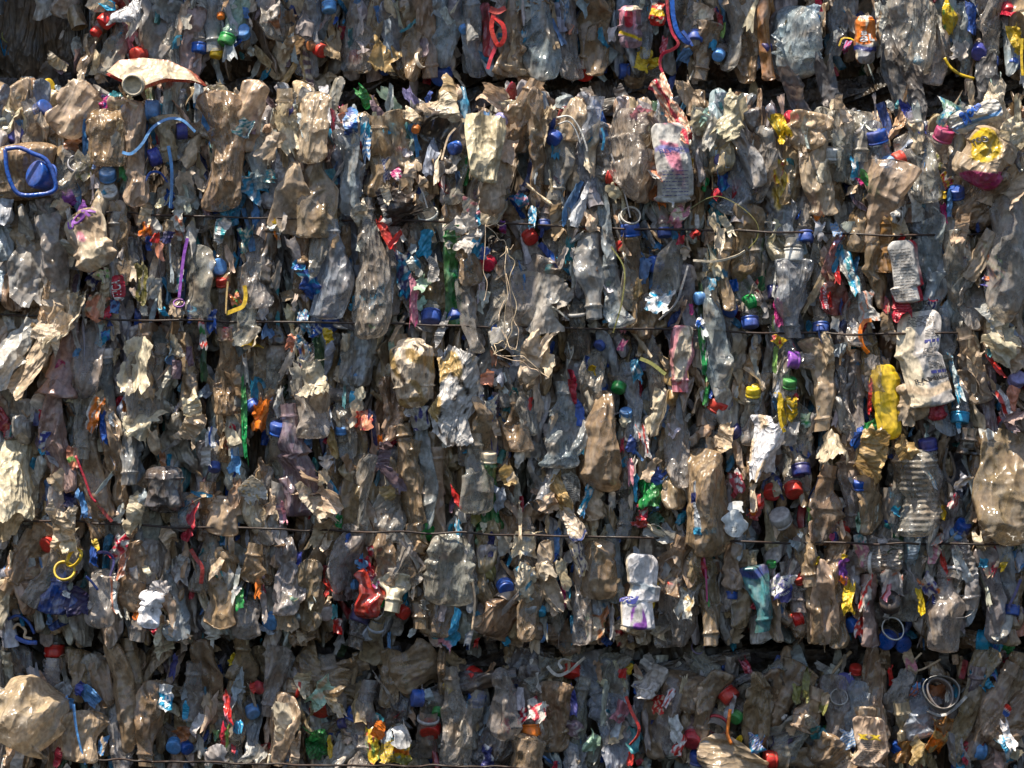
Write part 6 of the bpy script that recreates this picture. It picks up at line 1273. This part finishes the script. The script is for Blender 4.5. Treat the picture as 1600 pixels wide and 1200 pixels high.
ring(1470, 1085, 62, 'smoke', 100, 70, f=46, hgt=20, wall=2, squash=.82, dent=.07, label='thick grey tub rim coiled round a red-brown inside', noun='tub rim', name='tub_rim', cat='tub')
ring(1468, 1088, 52, 'smoke', 95, 68, f=44, hgt=20, wall=3, squash=.8, dent=.07)
ring(16, 58, 32, 'olive', 30, 60, f=10, hgt=8); ring(655, 95, 26, 'cream', 20, 30, f=36, hgt=6)
ring(1090, 1012, 30, 'lavender', 60, 40, f=40, hgt=2, squash=.7)
ring(1110, 995, 26, 'smoke', 80, 70, f=34, hgt=10)
ring(1390, 945, 34, 'black', 95, 60, f=30, hgt=16, wall=16, label='black cap-like disc under pink scraps above the white collar ring')
ring(590, 960, 24, 'grey', 60, 50, f=34, hgt=12, squash=.6); ring(120, 258, 30, 'grey', 60, 60, f=20, hgt=6)
ring(1310, 1090, 28, 'grey', 70, 70, f=30, hgt=6); ring(1500, 950, 50, 'clear', 80, 70, f=34, hgt=6, squash=.7)

# tangled net string hanging over the middle of the bale
def string_tangle():
    rng = np.random.default_rng(77)
    root = link('net_string', None)
    root.location = Ppx(790, 350, -.06)
    paths = [
        [(758, 352), (760, 400), (762, 440), (758, 470)], [(762, 356), (780, 372), (792, 388), (788, 420), (792, 460), (786, 510), (800, 545), (812, 552)],
        [(792, 388), (802, 410), (796, 450), (806, 490), (798, 520), (790, 545), (775, 552), (770, 540), (784, 532), (800, 546)], [(757, 352), (775, 348), (790, 352)],
        [(778, 400), (792, 388), (800, 380)], [(790, 430), (794, 470), (802, 500), (812, 520), (806, 548)], [(788, 470), (782, 500), (790, 530)], [(770, 545), (790, 560), (815, 556), (840, 575), (858, 590)],
        [(776, 555), (800, 565), (830, 572), (850, 588)]]
    for p in paths:
        W = [Ppx(x + rng.normal() * 2, y + rng.normal() * 2, -.062 - rng.uniform(0, .012)) for x, y in p]
        W2 = []
        for a, b in zip(W[:-1], W[1:]):
            W2 += [a, (a + b) / 2 + rng.normal(size=3) * .003]
        W2.append(W[-1])
        me, org = sweep(W2, .0006, .0006, 60, 'tan', M_STRING, 'strand', rng, 6, 0, 0, False)
        s = link('strand', me, root); s.location = Vector(org) - root.location
    register(root, 790, 450, 'net_string', 'tangled beige', 'net string', 'string', None, 'tangled beige net string hanging from the top wire in the middle')
string_tangle()

# ------------------------------------------------------------------ singled-out things
# winged bottle with neck to the viewer
def winged():
    rng = np.random.default_rng(5)
    root = link('flattened_bottle', None)
    c = Ppx(226, 118, -.055); root.location = c
    nu, nv = 70, 26
    S, T = np.meshgrid(np.linspace(-1, 1, nu), np.linspace(-1, 1, nv))
    wid = np.interp(S, [-1, 1], [-.058, .088])
    kx = np.array([-58, -42, -5, 35, 72, 88]) / 1000
    top = np.interp(wid, kx, np.array([10, 25, 29, 25, 8, -10]) / 1000)
    bot = np.interp(wid, kx, np.array([6, -3, -20, -6, -8, -13]) / 1000)
    Z = bot + (top - bot) * (T + 1) / 2
    Y = creases(np.stack([wid.ravel(), Z.ravel()], 1), rng, K=26, aniso=.3, size=.025).reshape(S.shape) * .0026 + .016 * (1 - T) * .5 * 0 - .012 * np.exp(-(S / .3) ** 2) * np.clip(-T + .2, 0, 1)
    Y = Y + .012 * T
    P = np.stack([wid, Y, Z], -1)
    col = rgba('cream', S.shape, 1.0)
    m = (np.clip((T - .86) / .08, 0, 1) * np.clip((abs(S + .1) - .1) / .2, 0, 1) + np.clip((S - .82 + .2 * T) / .1, 0, 1))[..., None].clip(0, 1)
    col[..., :3] = col[..., :3] * (1 - m) + np.array(PAL['salmon']) * m * .8
    link('body', mesh_grid('body', P, col, M_FILM), root)
    P2 = P.copy(); P2[..., 1] += .02; P2[..., 2] -= .003; P2[..., 0] *= 1.07
    link('back_panel', mesh_grid('back_panel', P2, rgba('dkred', S.shape, 1.0), M_FILM), root)
    pr = [(.0105, 0), (.0175, .001), (.0172, .012), (.0160, .0135), (.0135, .0135), (.0132, .004), (.0128, .002), (.004, .0018), (.0002, .0018)]
    n = link('neck', lathe('neck', pr, 48, M_HARD, 'cream', rng=rng), root)
    R = basis(np.array([-.10, -.93, -.25]), 0)
    n.rotation_euler = Matrix(R.tolist()).to_euler()
    n.location = (-.014, -.014, -.014)
    register(root, 226, 115, 'flattened_bottle', 'winged cream', 'flattened bottle', 'bottle', None, 'flattened cream bottle spread like a bow tie, its round neck facing out')
winged()

# jug with loop handle and blue cap
def jug():
    rng = np.random.default_rng(8)
    root, G, W, L = bottle(40, 268, 104, 90, 95, 'brown', f=30, T=60, fold=.35, prof='round', neck=False, nu=60, nv=50, op=.92, label='placeholder', name='crushed_jug', cat='jug', group=None)
    # turn the single mesh into an Empty with parts
    me = root.data; mw = root.matrix_basis.copy()
    THINGS.pop()
    bpy.data.objects.remove(root)
    root = link('crushed_jug', None)
    root.matrix_world = mw
    link('body', me, root)
    R = Matrix(mw).to_3x3()
    pts = [(8, 233), (30, 231), (52, 240), (72, 250), (84, 275), (86, 296), (62, 304), (28, 302), (12, 270), (8, 233)]
    Wp = [Ppx(x, y, face_y(150, 268) - .072) for x, y in pts]
    m2, org = sweep(Wp, .0034, .0030, 90, 'blue', M_STRAP, 'handle', rng, 10, 0, 0, False)
    h = link('handle', m2, root)
    h.matrix_parent_inverse = mw.inverted(); h.location = org
    c = link('cap', cap_mesh(.042, 'blue', rng, h=.030), root)
    c.matrix_parent_inverse = mw.inverted()
    place_dir = basis(axis_dir(165, 48), 0)
    m = Matrix(place_dir.tolist()).to_4x4(); m.translation = Vector(Ppx(76, 278, face_y(150, 270) - .045))
    c.matrix_basis = m
    register(root, 45, 270, 'crushed_jug', 'brown', 'jug', 'jug', None, 'brownish clear jug with blue square loop handle and big blue cap')
jug()

# round tan funnel-like bottle hanging in the middle, coloured cream for the sunlight
def shaped(px, py, W, L, ang, colour, label, f=40, T=None, seed=0, prof='round', neck=False, fold=.35, prints=None, mat=None, name='crushed_bottle', tilt=0, roll=0, nu=80, nv=100, ribs=0, bend=0, op=None, cat='bottle', fine=1.0):
    root, G, Wm, Lm = bottle(px, py, W, L, ang, colour, f=f, T=T, prof=prof, neck=neck, fold=fold, lbl=prints, seed=seed, mat=mat or M_FILM, name=name, tilt=tilt, roll=roll, nu=nu, nv=nv, ribs=ribs, label=label, bend=bend, op=op if op else 1.0, cat=cat, fine=fine)
    half = G[:, nu // 2:, :]
    return root, half, Wm, Lm
shaped(757, 232, 62, 110, 88, 'cream', 'sunlit cream funnel-shaped bottle hanging wide end up in the upper middle', f=64, T=22, seed=41, prof='cup', fold=.6, tilt=-24)
shaped(768, 300, 36, 70, 90, 'tan', 'tan lower half of a squashed bottle right under the sunlit funnel', f=54, T=18, seed=42, tilt=14)
shaped(645, 583, 58, 110, 94, 'cream', 'grimy cream bottle with rounded bottom and dark stains, standing upright mid-left', f=46, T=36, seed=43, prints=[('band', 'gold', -.9, -.7), ('blot', 'dark', 8, .95), ('blot', 'gold', 4, .5)], fold=.25)
shaped(655, 648, 30, 50, 100, 'offwhite', 'small dirty white pointed end just under the stained cream bottle', f=42, T=14, seed=44, prints=[('blot', 'indigo', 5, .6)])
shaped(60, 400, 110, 160, 92, 'tan', 'huge rounded tan bottle at the left edge between the first two wires', f=0, T=50, seed=45, fold=.3, mat=M_PET, op=.6)
shaped(258, 765, 58, 74, 90, 'smoke', 'smoky dark plastic tub standing square above the third wire', f=38, T=40, seed=46, fold=.12, mat=M_PET, name='plastic_tub', cat='tub', op=.96)
shaped(235, 952, 34, 60, 82, 'white', 'white bottle end with a small ring at its centre below the third wire', f=42, T=16, seed=47, fold=.2, mat=M_HARD, prints=[('ring', 'smoke', .1, .0, .10, .06)])
r_, h_, w_, l_ = film(1149, 818, 44, 46, 92, 'white', f=50, shape='oval', jag=.04, amp=2.2, curl=6, tilt=-6, roll=10, mat=M_HARD, label='clean white spoon-shaped bottle base with a notched top', noun='bottle', name='crushed_bottle', cat='bottle')
writing(h_, w_, l_, '25.9\n7:12', .32, .28, .0045, 'greyblack', r_, rot=-80)
film(1150, 792, 24, 20, 92, 'white', f=48, jag=.12, amp=1.5, tilt=-4, roll=5, mat=M_HARD, label='notched white tongue just above the spoon-shaped white base', name='bottle_base_tongue', noun='tongue', cat='scrap')
r_, h_, w_, l_ = shaped(1002, 925, 46, 118, 84, 'white', 'white squashed bottle with purple swirl near its bottom and dark letters', f=50, T=20, seed=49, fold=.25, fine=.4, prof='pouch', mat=M_LABEL,
                        prints=[('band', 'bluegrey', .0, .25), ('disc', 'purple', .15, -.80, .50), ('vband', 'cream', -1.2, -.8), ('blot', 'grey', 5, .9)])
writing(h_, w_, l_, 'Rar', .24, .38, .013, 'indigo', r_, rot=190, bold=.03)
writing(h_, w_, l_, 'IL EXT', .22, .60, .006, 'grey', r_, rot=185)
writing(h_, w_, l_, 'SIL', .22, .78, .007, 'grey', r_, rot=185)
shaped(990, 980, 40, 26, 70, 'cream', 'cream screw base under the white and purple bottle', f=48, T=22, seed=50, fold=.1)
r_, h_, w_, l_ = shaped(1415, 425, 40, 98, 95, 'offwhite', 'upright bottle wrapped in a white label full of fine print, above the red plastic', f=44, T=20, seed=51, fold=.2, fine=.4, prof='pouch', mat=M_LABEL, prints=[('vband', 'crimson', .93, 2)])
text_rows(h_, w_, l_, .18, .72, .08, .88, 17, 'greyblack', r_, np.random.default_rng(4), lh=.0009)
r_, h_, w_, l_ = shaped(1440, 562, 64, 150, 97, 'offwhite', 'crumpled off-white printed wrapper with blue bars and upside-down lettering', f=44, T=14, seed=52, fold=.4, fine=.5, prof='pouch', mat=M_LABEL,
                        prints=[('vband', 'cream', -2, -.1), ('band', 'tan', -.75, -.52)])
text_rows(h_, w_, l_, .28, .70, .84, .95, 7, 'greyblack', r_, np.random.default_rng(5), lh=.0010)
text_rows(h_, w_, l_, .56, .84, .72, .80, 5, 'greyblack', r_, np.random.default_rng(6), lh=.0010)
text_rows(h_, w_, l_, .56, .84, .52, .62, 6, 'greyblack', r_, np.random.default_rng(7), lh=.0010)
text_rows(h_, w_, l_, .56, .88, .40, .48, 5, 'greyblack', r_, np.random.default_rng(8), lh=.0010)
text_rows(h_, w_, l_, .56, .86, .665, .70, 1, 'indigo', r_, np.random.default_rng(9), lh=.0050, name='printed_bar')
text_rows(h_, w_, l_, .56, .90, .345, .38, 1, 'indigo', r_, np.random.default_rng(10), lh=.0050, name='printed_bar')
writing(h_, w_, l_, 'RAMILLION', .70, .30, .0075, 'greyblack', r_, rot=8, bold=.02)
shaped(1463, 640, 26, 34, 100, 'crimson', 'crimson end of the printed wrapper beside the cyan cap', f=42, T=12, seed=53, mat=M_PRINT)
shaped(1425, 628, 44, 60, 95, 'tan', 'dull mauve-tan film bunched under the printed wrapper', f=42, T=12, seed=54)
r_, h_, w_, l_ = shaped(1538, 245, 84, 96, 58, 'tan', 'rounded tan bottle with yellow and pink print at the upper right', f=42, T=56, seed=55, fold=.2,
                        prints=[('disc', 'yellow', -.35, .25, .62), ('diag', 'magenta', -2.2, -.55, -.45)])
writing(h_, w_, l_, 'rco', .30, .66, .012, 'greyblack', r_, rot=48, bold=.03)
r_, h_, w_, l_ = shaped(1525, 182, 34, 84, 22, 'offwhite', 'pale film with blue lettering slanting up right of the mint crumple', f=46, T=10, seed=56, fold=.5, prints=[('vband', 'ltblue', .3, .8)])
writing(h_, w_, l_, 'snoig', .4, .45, .013, 'blue', r_, rot=-70, bold=.05)
r_, h_, w_, l_ = shaped(1352, 62, 30, 78, 90, 'grey', 'upright bottle with bright orange label in the top bale at the right', f=40, T=20, seed=57, fold=.25, mat=M_LABEL,
                        prints=[('band', 'orange', -.18, .9), ('vband', 'rust', -2, -.75), ('blot', 'cream', 4, 1.1), ('band', 'navy', -.5, -.25)])
writing(h_, w_, l_, '8', .50, .62, .007, 'white', r_, bold=.03); writing(h_, w_, l_, '8', .50, .50, .009, 'white', r_, bold=.03); writing(h_, w_, l_, 'L', .76, .53, .011, 'white', r_, bold=.05)
r_, h_, w_, l_ = shaped(985, 42, 38, 68, 92, 'mauve', 'grey-pink bottle with red and yellow prints in the top bale', f=38, T=24, seed=58, fold=.3, mat=M_LABEL,
                        prints=[('disc', 'crimson', .0, .35, .45), ('band', 'cream', .72, .95), ('diag', 'yellow', -.5, -.3, .2), ('blot', 'pink', 4, .5), ('blot', 'smoke', 3, .8)])
r_, h_, w_, l_ = shaped(1027, 22, 20, 38, 84, 'red', 'small red and yellow wrapper hanging left of the red strap', f=38, T=10, seed=59, mat=M_PRINT, prints=[('band', 'yellow', -.2, .4), ('blot', 'cream', 6, .8)])
r_, h_, w_, l_ = shaped(1047, 255, 52, 124, 92, 'pink', 'long pinkish paper-like wrapper with violet print right of the open tan neck', f=42, T=12, seed=60, fold=.3, fine=.5, prof='pouch', mat=M_LABEL,
                        prints=[('blot', 'offwhite', 2.5, -.3), ('band', 'lavender', .26, .42), ('blot', 'grey', 5, .8), ('band', 'offwhite', .5, 1)])
text_rows(h_, w_, l_, .3, .85, .08, .42, 8, 'indigo', r_, np.random.default_rng(11), lh=.0009)
writing(h_, w_, l_, 'REPORD', .62, .66, .0065, 'indigo', r_, rot=10, bold=.02)
r_, h_, w_, l_ = shaped(185, 450, 16, 40, 93, 'crimson', 'narrow red label with white letters reading sideways at the left', f=44, T=10, seed=61, fold=.1, mat=M_LABEL, prints=[('band', 'offwhite', -1, -.75)])
writing(h_, w_, l_, 'JTICA', .5, .45, .0085, 'white', r_, rot=90, bold=.02)
r_, h_, w_, l_ = shaped(140, 375, 64, 96, 110, 'tan', 'sunlit tan bottle with purple print and pink drawing under the top wire', f=54, T=26, tilt=-15, seed=62, fold=.4, prints=[('blot', 'pink', 4, 1.0), ('blot', 'cream', 2, .2)])
writing(h_, w_, l_, 'UON', .45, .86, .013, 'purple', r_, rot=15, bold=.06)
# big see-through bottle with a blue square label
big = [o for o in THINGS if o[1] == 1105 and o[2] == 785][0][0]
shaped(1386, 628, 42, 118, 96, 'yellow', 'smooth flattened yellow bottle with a dent, left of the printed wrapper', f=40, T=14, seed=71, fold=.12, mat=M_SMOOTH, fine=.25)
film(1366, 585, 30, 64, 96, 'clear', f=52, jag=.08, mat=M_PET, op=.45, noun='torn flap', word='see-through', tilt=0, roll=0)
# cream pieces with print
r_, h_, w_, l_ = shaped(1102, 792, 34, 90, 94, 'bluegrey', 'bluish label with dark blue square on the large brown bottle right of green film', f=58, T=8, seed=63, fold=.1, fine=.3, prof='pouch', mat=M_PRINT,
                        prints=[('vband', 'brown', .5, 2), ('vband', 'brown', -2, -.72), ('band', 'navy', .1, .5), ('band', 'cyan', -1, -.7)])
writing(h_, w_, l_, '9', .62, .30, .014, 'cream', r_, rot=10); writing(h_, w_, l_, 'L', .66, .14, .010, 'cream', r_, rot=20)
r_, h_, w_, l_ = shaped(1360, 1160, 46, 80, 86, 'tan', 'flat tan pouch with two small yellow marks near the bottom edge', f=56, T=12, seed=64, fold=.25, prof='pouch')
writing(h_, w_, l_, 'x  x', .5, .62, .008, 'yellow', r_, bold=.12); text_rows(h_, w_, l_, .35, .7, .1, .5, 10, 'greyblack', r_, np.random.default_rng(12), lh=.001)
# script on the hanging red cap
for o in THINGS:
    if (o[1], o[2]) == (85, 1020):
        capo = [c for c in o[0].children if c.name.startswith('cap')][0]
        V = []; Fq = []
        k = 26
        for i in range(k):
            a = math.radians(-62 + 55 * i / (k - 1)) + PI / 2 * 0
            zz = .0135 + .0012 * math.sin(i * 1.15)
            th = .0006 + .0004 * abs(math.sin(i * .9))
            r = .0165 * 1.03
            V += [(r * math.cos(a), r * math.sin(a), zz - th), (r * math.cos(a), r * math.sin(a), zz + th)]
            if i: Fq.append((2 * i - 2, 2 * i, 2 * i + 1, 2 * i - 1))
        me = bpy.data.meshes.new('script_mark')
        V = np.array(V); me.vertices.add(len(V)); me.vertices.foreach_set('co', V.astype(np.float32).ravel())
        finish(me, np.array(Fq), np.tile([.8, .7, .7, 1.0], (len(V), 1)), M_INK)
        s = link('script_mark', me, capo)
        capo.rotation_euler = (0, 0, 0)
        o[5] = 'hanging bottle with red cap pointing straight down, pale script on the cap'

# ------------------------------------------------------------------ filler: more crushed bottles and scraps where the photo shows only their like
rng = np.random.default_rng(2024)
n_b = len([t for t in THINGS if 'bottle' in t[0].name])
print('bottles listed', n_b, 'things', len(THINGS))
occ = [(t[1], t[2]) for t in THINGS if 'bottle' in t[0].name]
want = max(0, 560 - n_b)
tries = 0
FILL = ['clear', 'brown', 'clear', 'grey', 'brown', 'bluegrey', 'tan', 'clear', 'pinkclear', 'smoke', 'brown', 'tan']
N_FILL = max(0, 300 - len([t for t in THINGS if "bottle" in t[0].name])) if False else 40
N_SCRAP = 850
def far_enough(px, py, rx, ry):
    for a, b in occ:
        if abs(a - px) < rx and abs(b - py) < ry: return False
    return True
cnt = 0
while cnt < N_FILL and tries < 6000:
    tries += 1
    px, py = rng.uniform(5, 1595), rng.uniform(5, 1195)
    if 112 < py < 165 or 985 < py < 1045: continue
    if px < 90 and py < 130: continue
    if not far_enough(px, py, 16, 36): continue
    occ.append((px, py))
    W = rng.uniform(16, 42); L = rng.uniform(80, 160)
    py = seam_clamp(px, py, L / 2)
    c = FILL[rng.integers(len(FILL))]
    bottle(px, py, W, L, 90 + rng.normal() * (14 if rng.random() < .75 else 38) + (180 if rng.random() < .5 else 0), c, f=rng.uniform(-6, 14), roll=rng.uniform(-60, 60), fold=rng.uniform(.6, 1.3),
           prof='bottle' if rng.random() < .45 else 'blind', neck=rng.random() < .45, nu=36, nv=int(L / 2.3), seed=9000 + cnt, bend=rng.uniform(-14, 14))
    cnt += 1
print('bottles', len([t for t in THINGS if 'bottle' in t[0].name]))
# uncountable small torn scraps between everything: one object
SC = ['ltblue', 'clear', 'white', 'bluegrey', 'clear', 'clear', 'tan', 'white', 'tan', 'cream', 'brown', 'offwhite', 'tan', 'grey', 'bluegrey', 'brown', 'clear', 'cream', 'brown', 'brown', 'tan']
sp = []
for i in range(N_SCRAP):
    px, py = rng.uniform(-40, 1640), rng.uniform(-20, 1220)
    if 122 < py < 156 or 1000 < py < 1038 or (px < 90 and py < 130): continue
    W, H = rng.uniform(.007, .024), rng.uniform(.020, .085)
    nu, nv = 12, 18
    S, T = np.meshgrid(np.linspace(-1, 1, nu), np.linspace(-1, 1, nv))
    X = S * W / 2 * np.interp(T[:, 0], np.sort(rng.uniform(-1, 1, 6)), rng.uniform(.25, 1.2, 6))[:, None]
    Z = T * H / 2 * np.interp(S[0], np.sort(rng.uniform(-1, 1, 5)), rng.uniform(.7, 1.1, 5))[None]
    p = np.stack([X.ravel(), Z.ravel()], 1)
    Y = creases(p, rng, K=12, aniso=.5, size=.012).reshape(nv, nu) * W * .16 + S ** 2 * W * rng.uniform(-.3, .3)
    R = basis(axis_dir(90 + rng.normal() * 18, rng.uniform(-30, 20)), rng.uniform(-.9, .9))
    sp.append((np.stack([X, Y, Z], -1) @ R.T + Ppx(px, py, face_y(px, py) - rng.uniform(.008, .034)), rgba(SC[rng.integers(len(SC))], S.shape, 1.0, rng, .25), False))
o = big_mesh('small_film_scraps', sp, M_FILM)
o['kind'] = 'stuff'; o['category'] = 'film scraps'; o['label'] = 'countless small torn tan and grey film scraps strewn between the bottles'

# ------------------------------------------------------------------ labels: each says where its thing sits beside findable things
LM = [(226, 115, 'bow-tie cream bottle'), (70, 272, 'blue jug cap'), (60, 400, 'huge tan bottle'), (20, 740, 'sunlit sheet'), (108, 885, 'yellow handle rings'), (85, 1020, 'hanging red cap'),
      (305, 650, 'sunlit tan foil'), (455, 715, 'long mauve bottle'), (505, 780, 'torn tan bag piece'), (645, 583, 'stained cream bottle'), (715, 610, 'dirty cream sheet'), (757, 232, 'sunlit funnel'),
      (628, 325, 'charcoal bag remnant'), (790, 450, 'net string'), (998, 211, 'open tan neck'), (1124, 375, 'sunlit tuft'), (1065, 560, 'pink crumple'), (1388, 625, 'smooth yellow bottle'),
      (1440, 562, 'printed wrapper'), (1415, 425, 'fine-print label'), (1360, 712, 'golden foil'), (1570, 760, 'big right-edge bottle'), (1149, 812, 'white spoon-shaped base'), (1020, 778, 'bright green film'),
      (1002, 925, 'white and purple bottle'), (1182, 935, 'teal bottle'), (1395, 983, 'white collar ring'), (1470, 1085, 'coiled tub rim'), (1465, 1150, 'amber foil'), (672, 1142, 'big dusty red cap'),
      (45, 1120, 'big tan bottom-left bottle'), (605, 1165, 'yellow printed wrapper'), (830, 1143, 'orange cap'), (1352, 55, 'orange label'), (1538, 245, 'yellow-print bottle'), (580, 925, 'red see-through bottle'),
      (258, 765, 'smoky tub'), (395, 762, 'pleated disc'), (913, 112, 'glossy red cap'), (778, 45, 'looped red strap'), (1485, 25, 'yellow leaf-like film'), (483, 440, 'blue crumpled film'), (673, 497, 'twin blue caps'),
      (1122, 632, 'red cap on bluish bottle'), (1371, 211, 'big blue side-on cap'), (1435, 770, 'ribbed clear bottle'), (875, 665, 'bluish grey bag-like bottle'), (340, 417, 'light blue round cap'),
      (212, 562, 'cream crumple'), (1225, 918, 'indigo and white label'), (498, 1107, 'bright red lower-left cap'), (1140, 1088, 'tilted red cap'), (1320, 1067, 'dark blue cap face'), (603, 87, 'orange-tan scrap'), (379, 50, 'tall light blue cap'),
      (925, 430, 'flat grey bottle'), (1550, 1030, 'hanging bright blue film'), (700, 890, 'wide clear bottle'), (258, 1090, 'cyan E label'), (1102, 785, 'blue-square label')]
DIRS = ['right of', 'above and right of', 'above', 'above and left of', 'left of', 'below and left of', 'below', 'below and right of']
def phrase(px, py, lm):
    dx, dy = px - lm[0], lm[1] - py
    d = math.hypot(dx, dy)
    k = int(round(math.degrees(math.atan2(dy, dx)) / 45)) % 8
    q = 'just ' if d < 45 else ('' if d < 110 else 'well ')
    return q + DIRS[k] + ' the ' + lm[2]
SHORT = {0: 'right of', 1: 'up-right of', 2: 'over', 3: 'up-left of', 4: 'left of', 5: 'down-left of', 6: 'under', 7: 'down-right of'}
used = set()
for t in THINGS:                                        # pieces that are a label, wrapper or film are named so
    s = (t[5] or '')
    if t[0].name.startswith('crushed_bottle') and s:
        w5 = ' '.join(s.split()[:5])
        for key, nm, ct in (('wrapper', 'printed_wrapper', 'wrapper'), ('label with', 'printed_label', 'label'), ('red label', 'printed_label', 'label'), ('film', 'crumpled_film', 'film'), ('pouch', 'flat_pouch', 'pouch')):
            if key in w5 or (key == 'wrapper' and 'wrapper' in ' '.join(s.split()[:6]) and 'end of' not in s and 'under' not in s):
                t[0].name = nm; t[0]['category'] = ct
                if 'group' in t[0]: del t[0]['group']
                break
for t in THINGS:
    if t[5]:
        t[0]['label'] = t[5]; used.add(t[5])
def clip16(s): return ' '.join(s.split()[:16])
for t in THINGS:
    if t[5]: continue
    o, px, py, adj, noun, _ = t
    near = sorted(LM, key=lambda l: math.hypot(l[0] - px, l[1] - py))
    near = [l for l in near if math.hypot(l[0] - px, l[1] - py) > 9][:6]
    cands = []
    base = (adj + ' ' + noun).strip()
    for l in near[:2]: cands.append(base + ' ' + phrase(px, py, l))
    for a in range(4):
        for b in range(4):
            if a == b: continue
            l1, l2 = near[a], near[b]
            k1 = int(round(math.degrees(math.atan2(l1[1] - py, px - l1[0])) / 45)) % 8
            k2 = int(round(math.degrees(math.atan2(l2[1] - py, px - l2[0])) / 45)) % 8
            cands.append('%s %s the %s, %s the %s' % (base, SHORT[k1], l1[2], SHORT[k2], l2[2]))
    for l in near[2:]: cands.append(base + ' ' + phrase(px, py, l))
    for extra in ('upper', 'lower', 'leaning', 'hidden'):
        cands.append('%s %s %s' % (extra if extra in ('upper', 'lower') else extra, base, phrase(px, py, near[0])))
    for c in cands:
        c = ' '.join(c.split())
        if len(c.split()) <= 16 and c not in used:
            break
    else:
        print('LABEL?', c)
        c = clip16(c)
    used.add(c)
    o['label'] = c
bpy.context.view_layer.update()
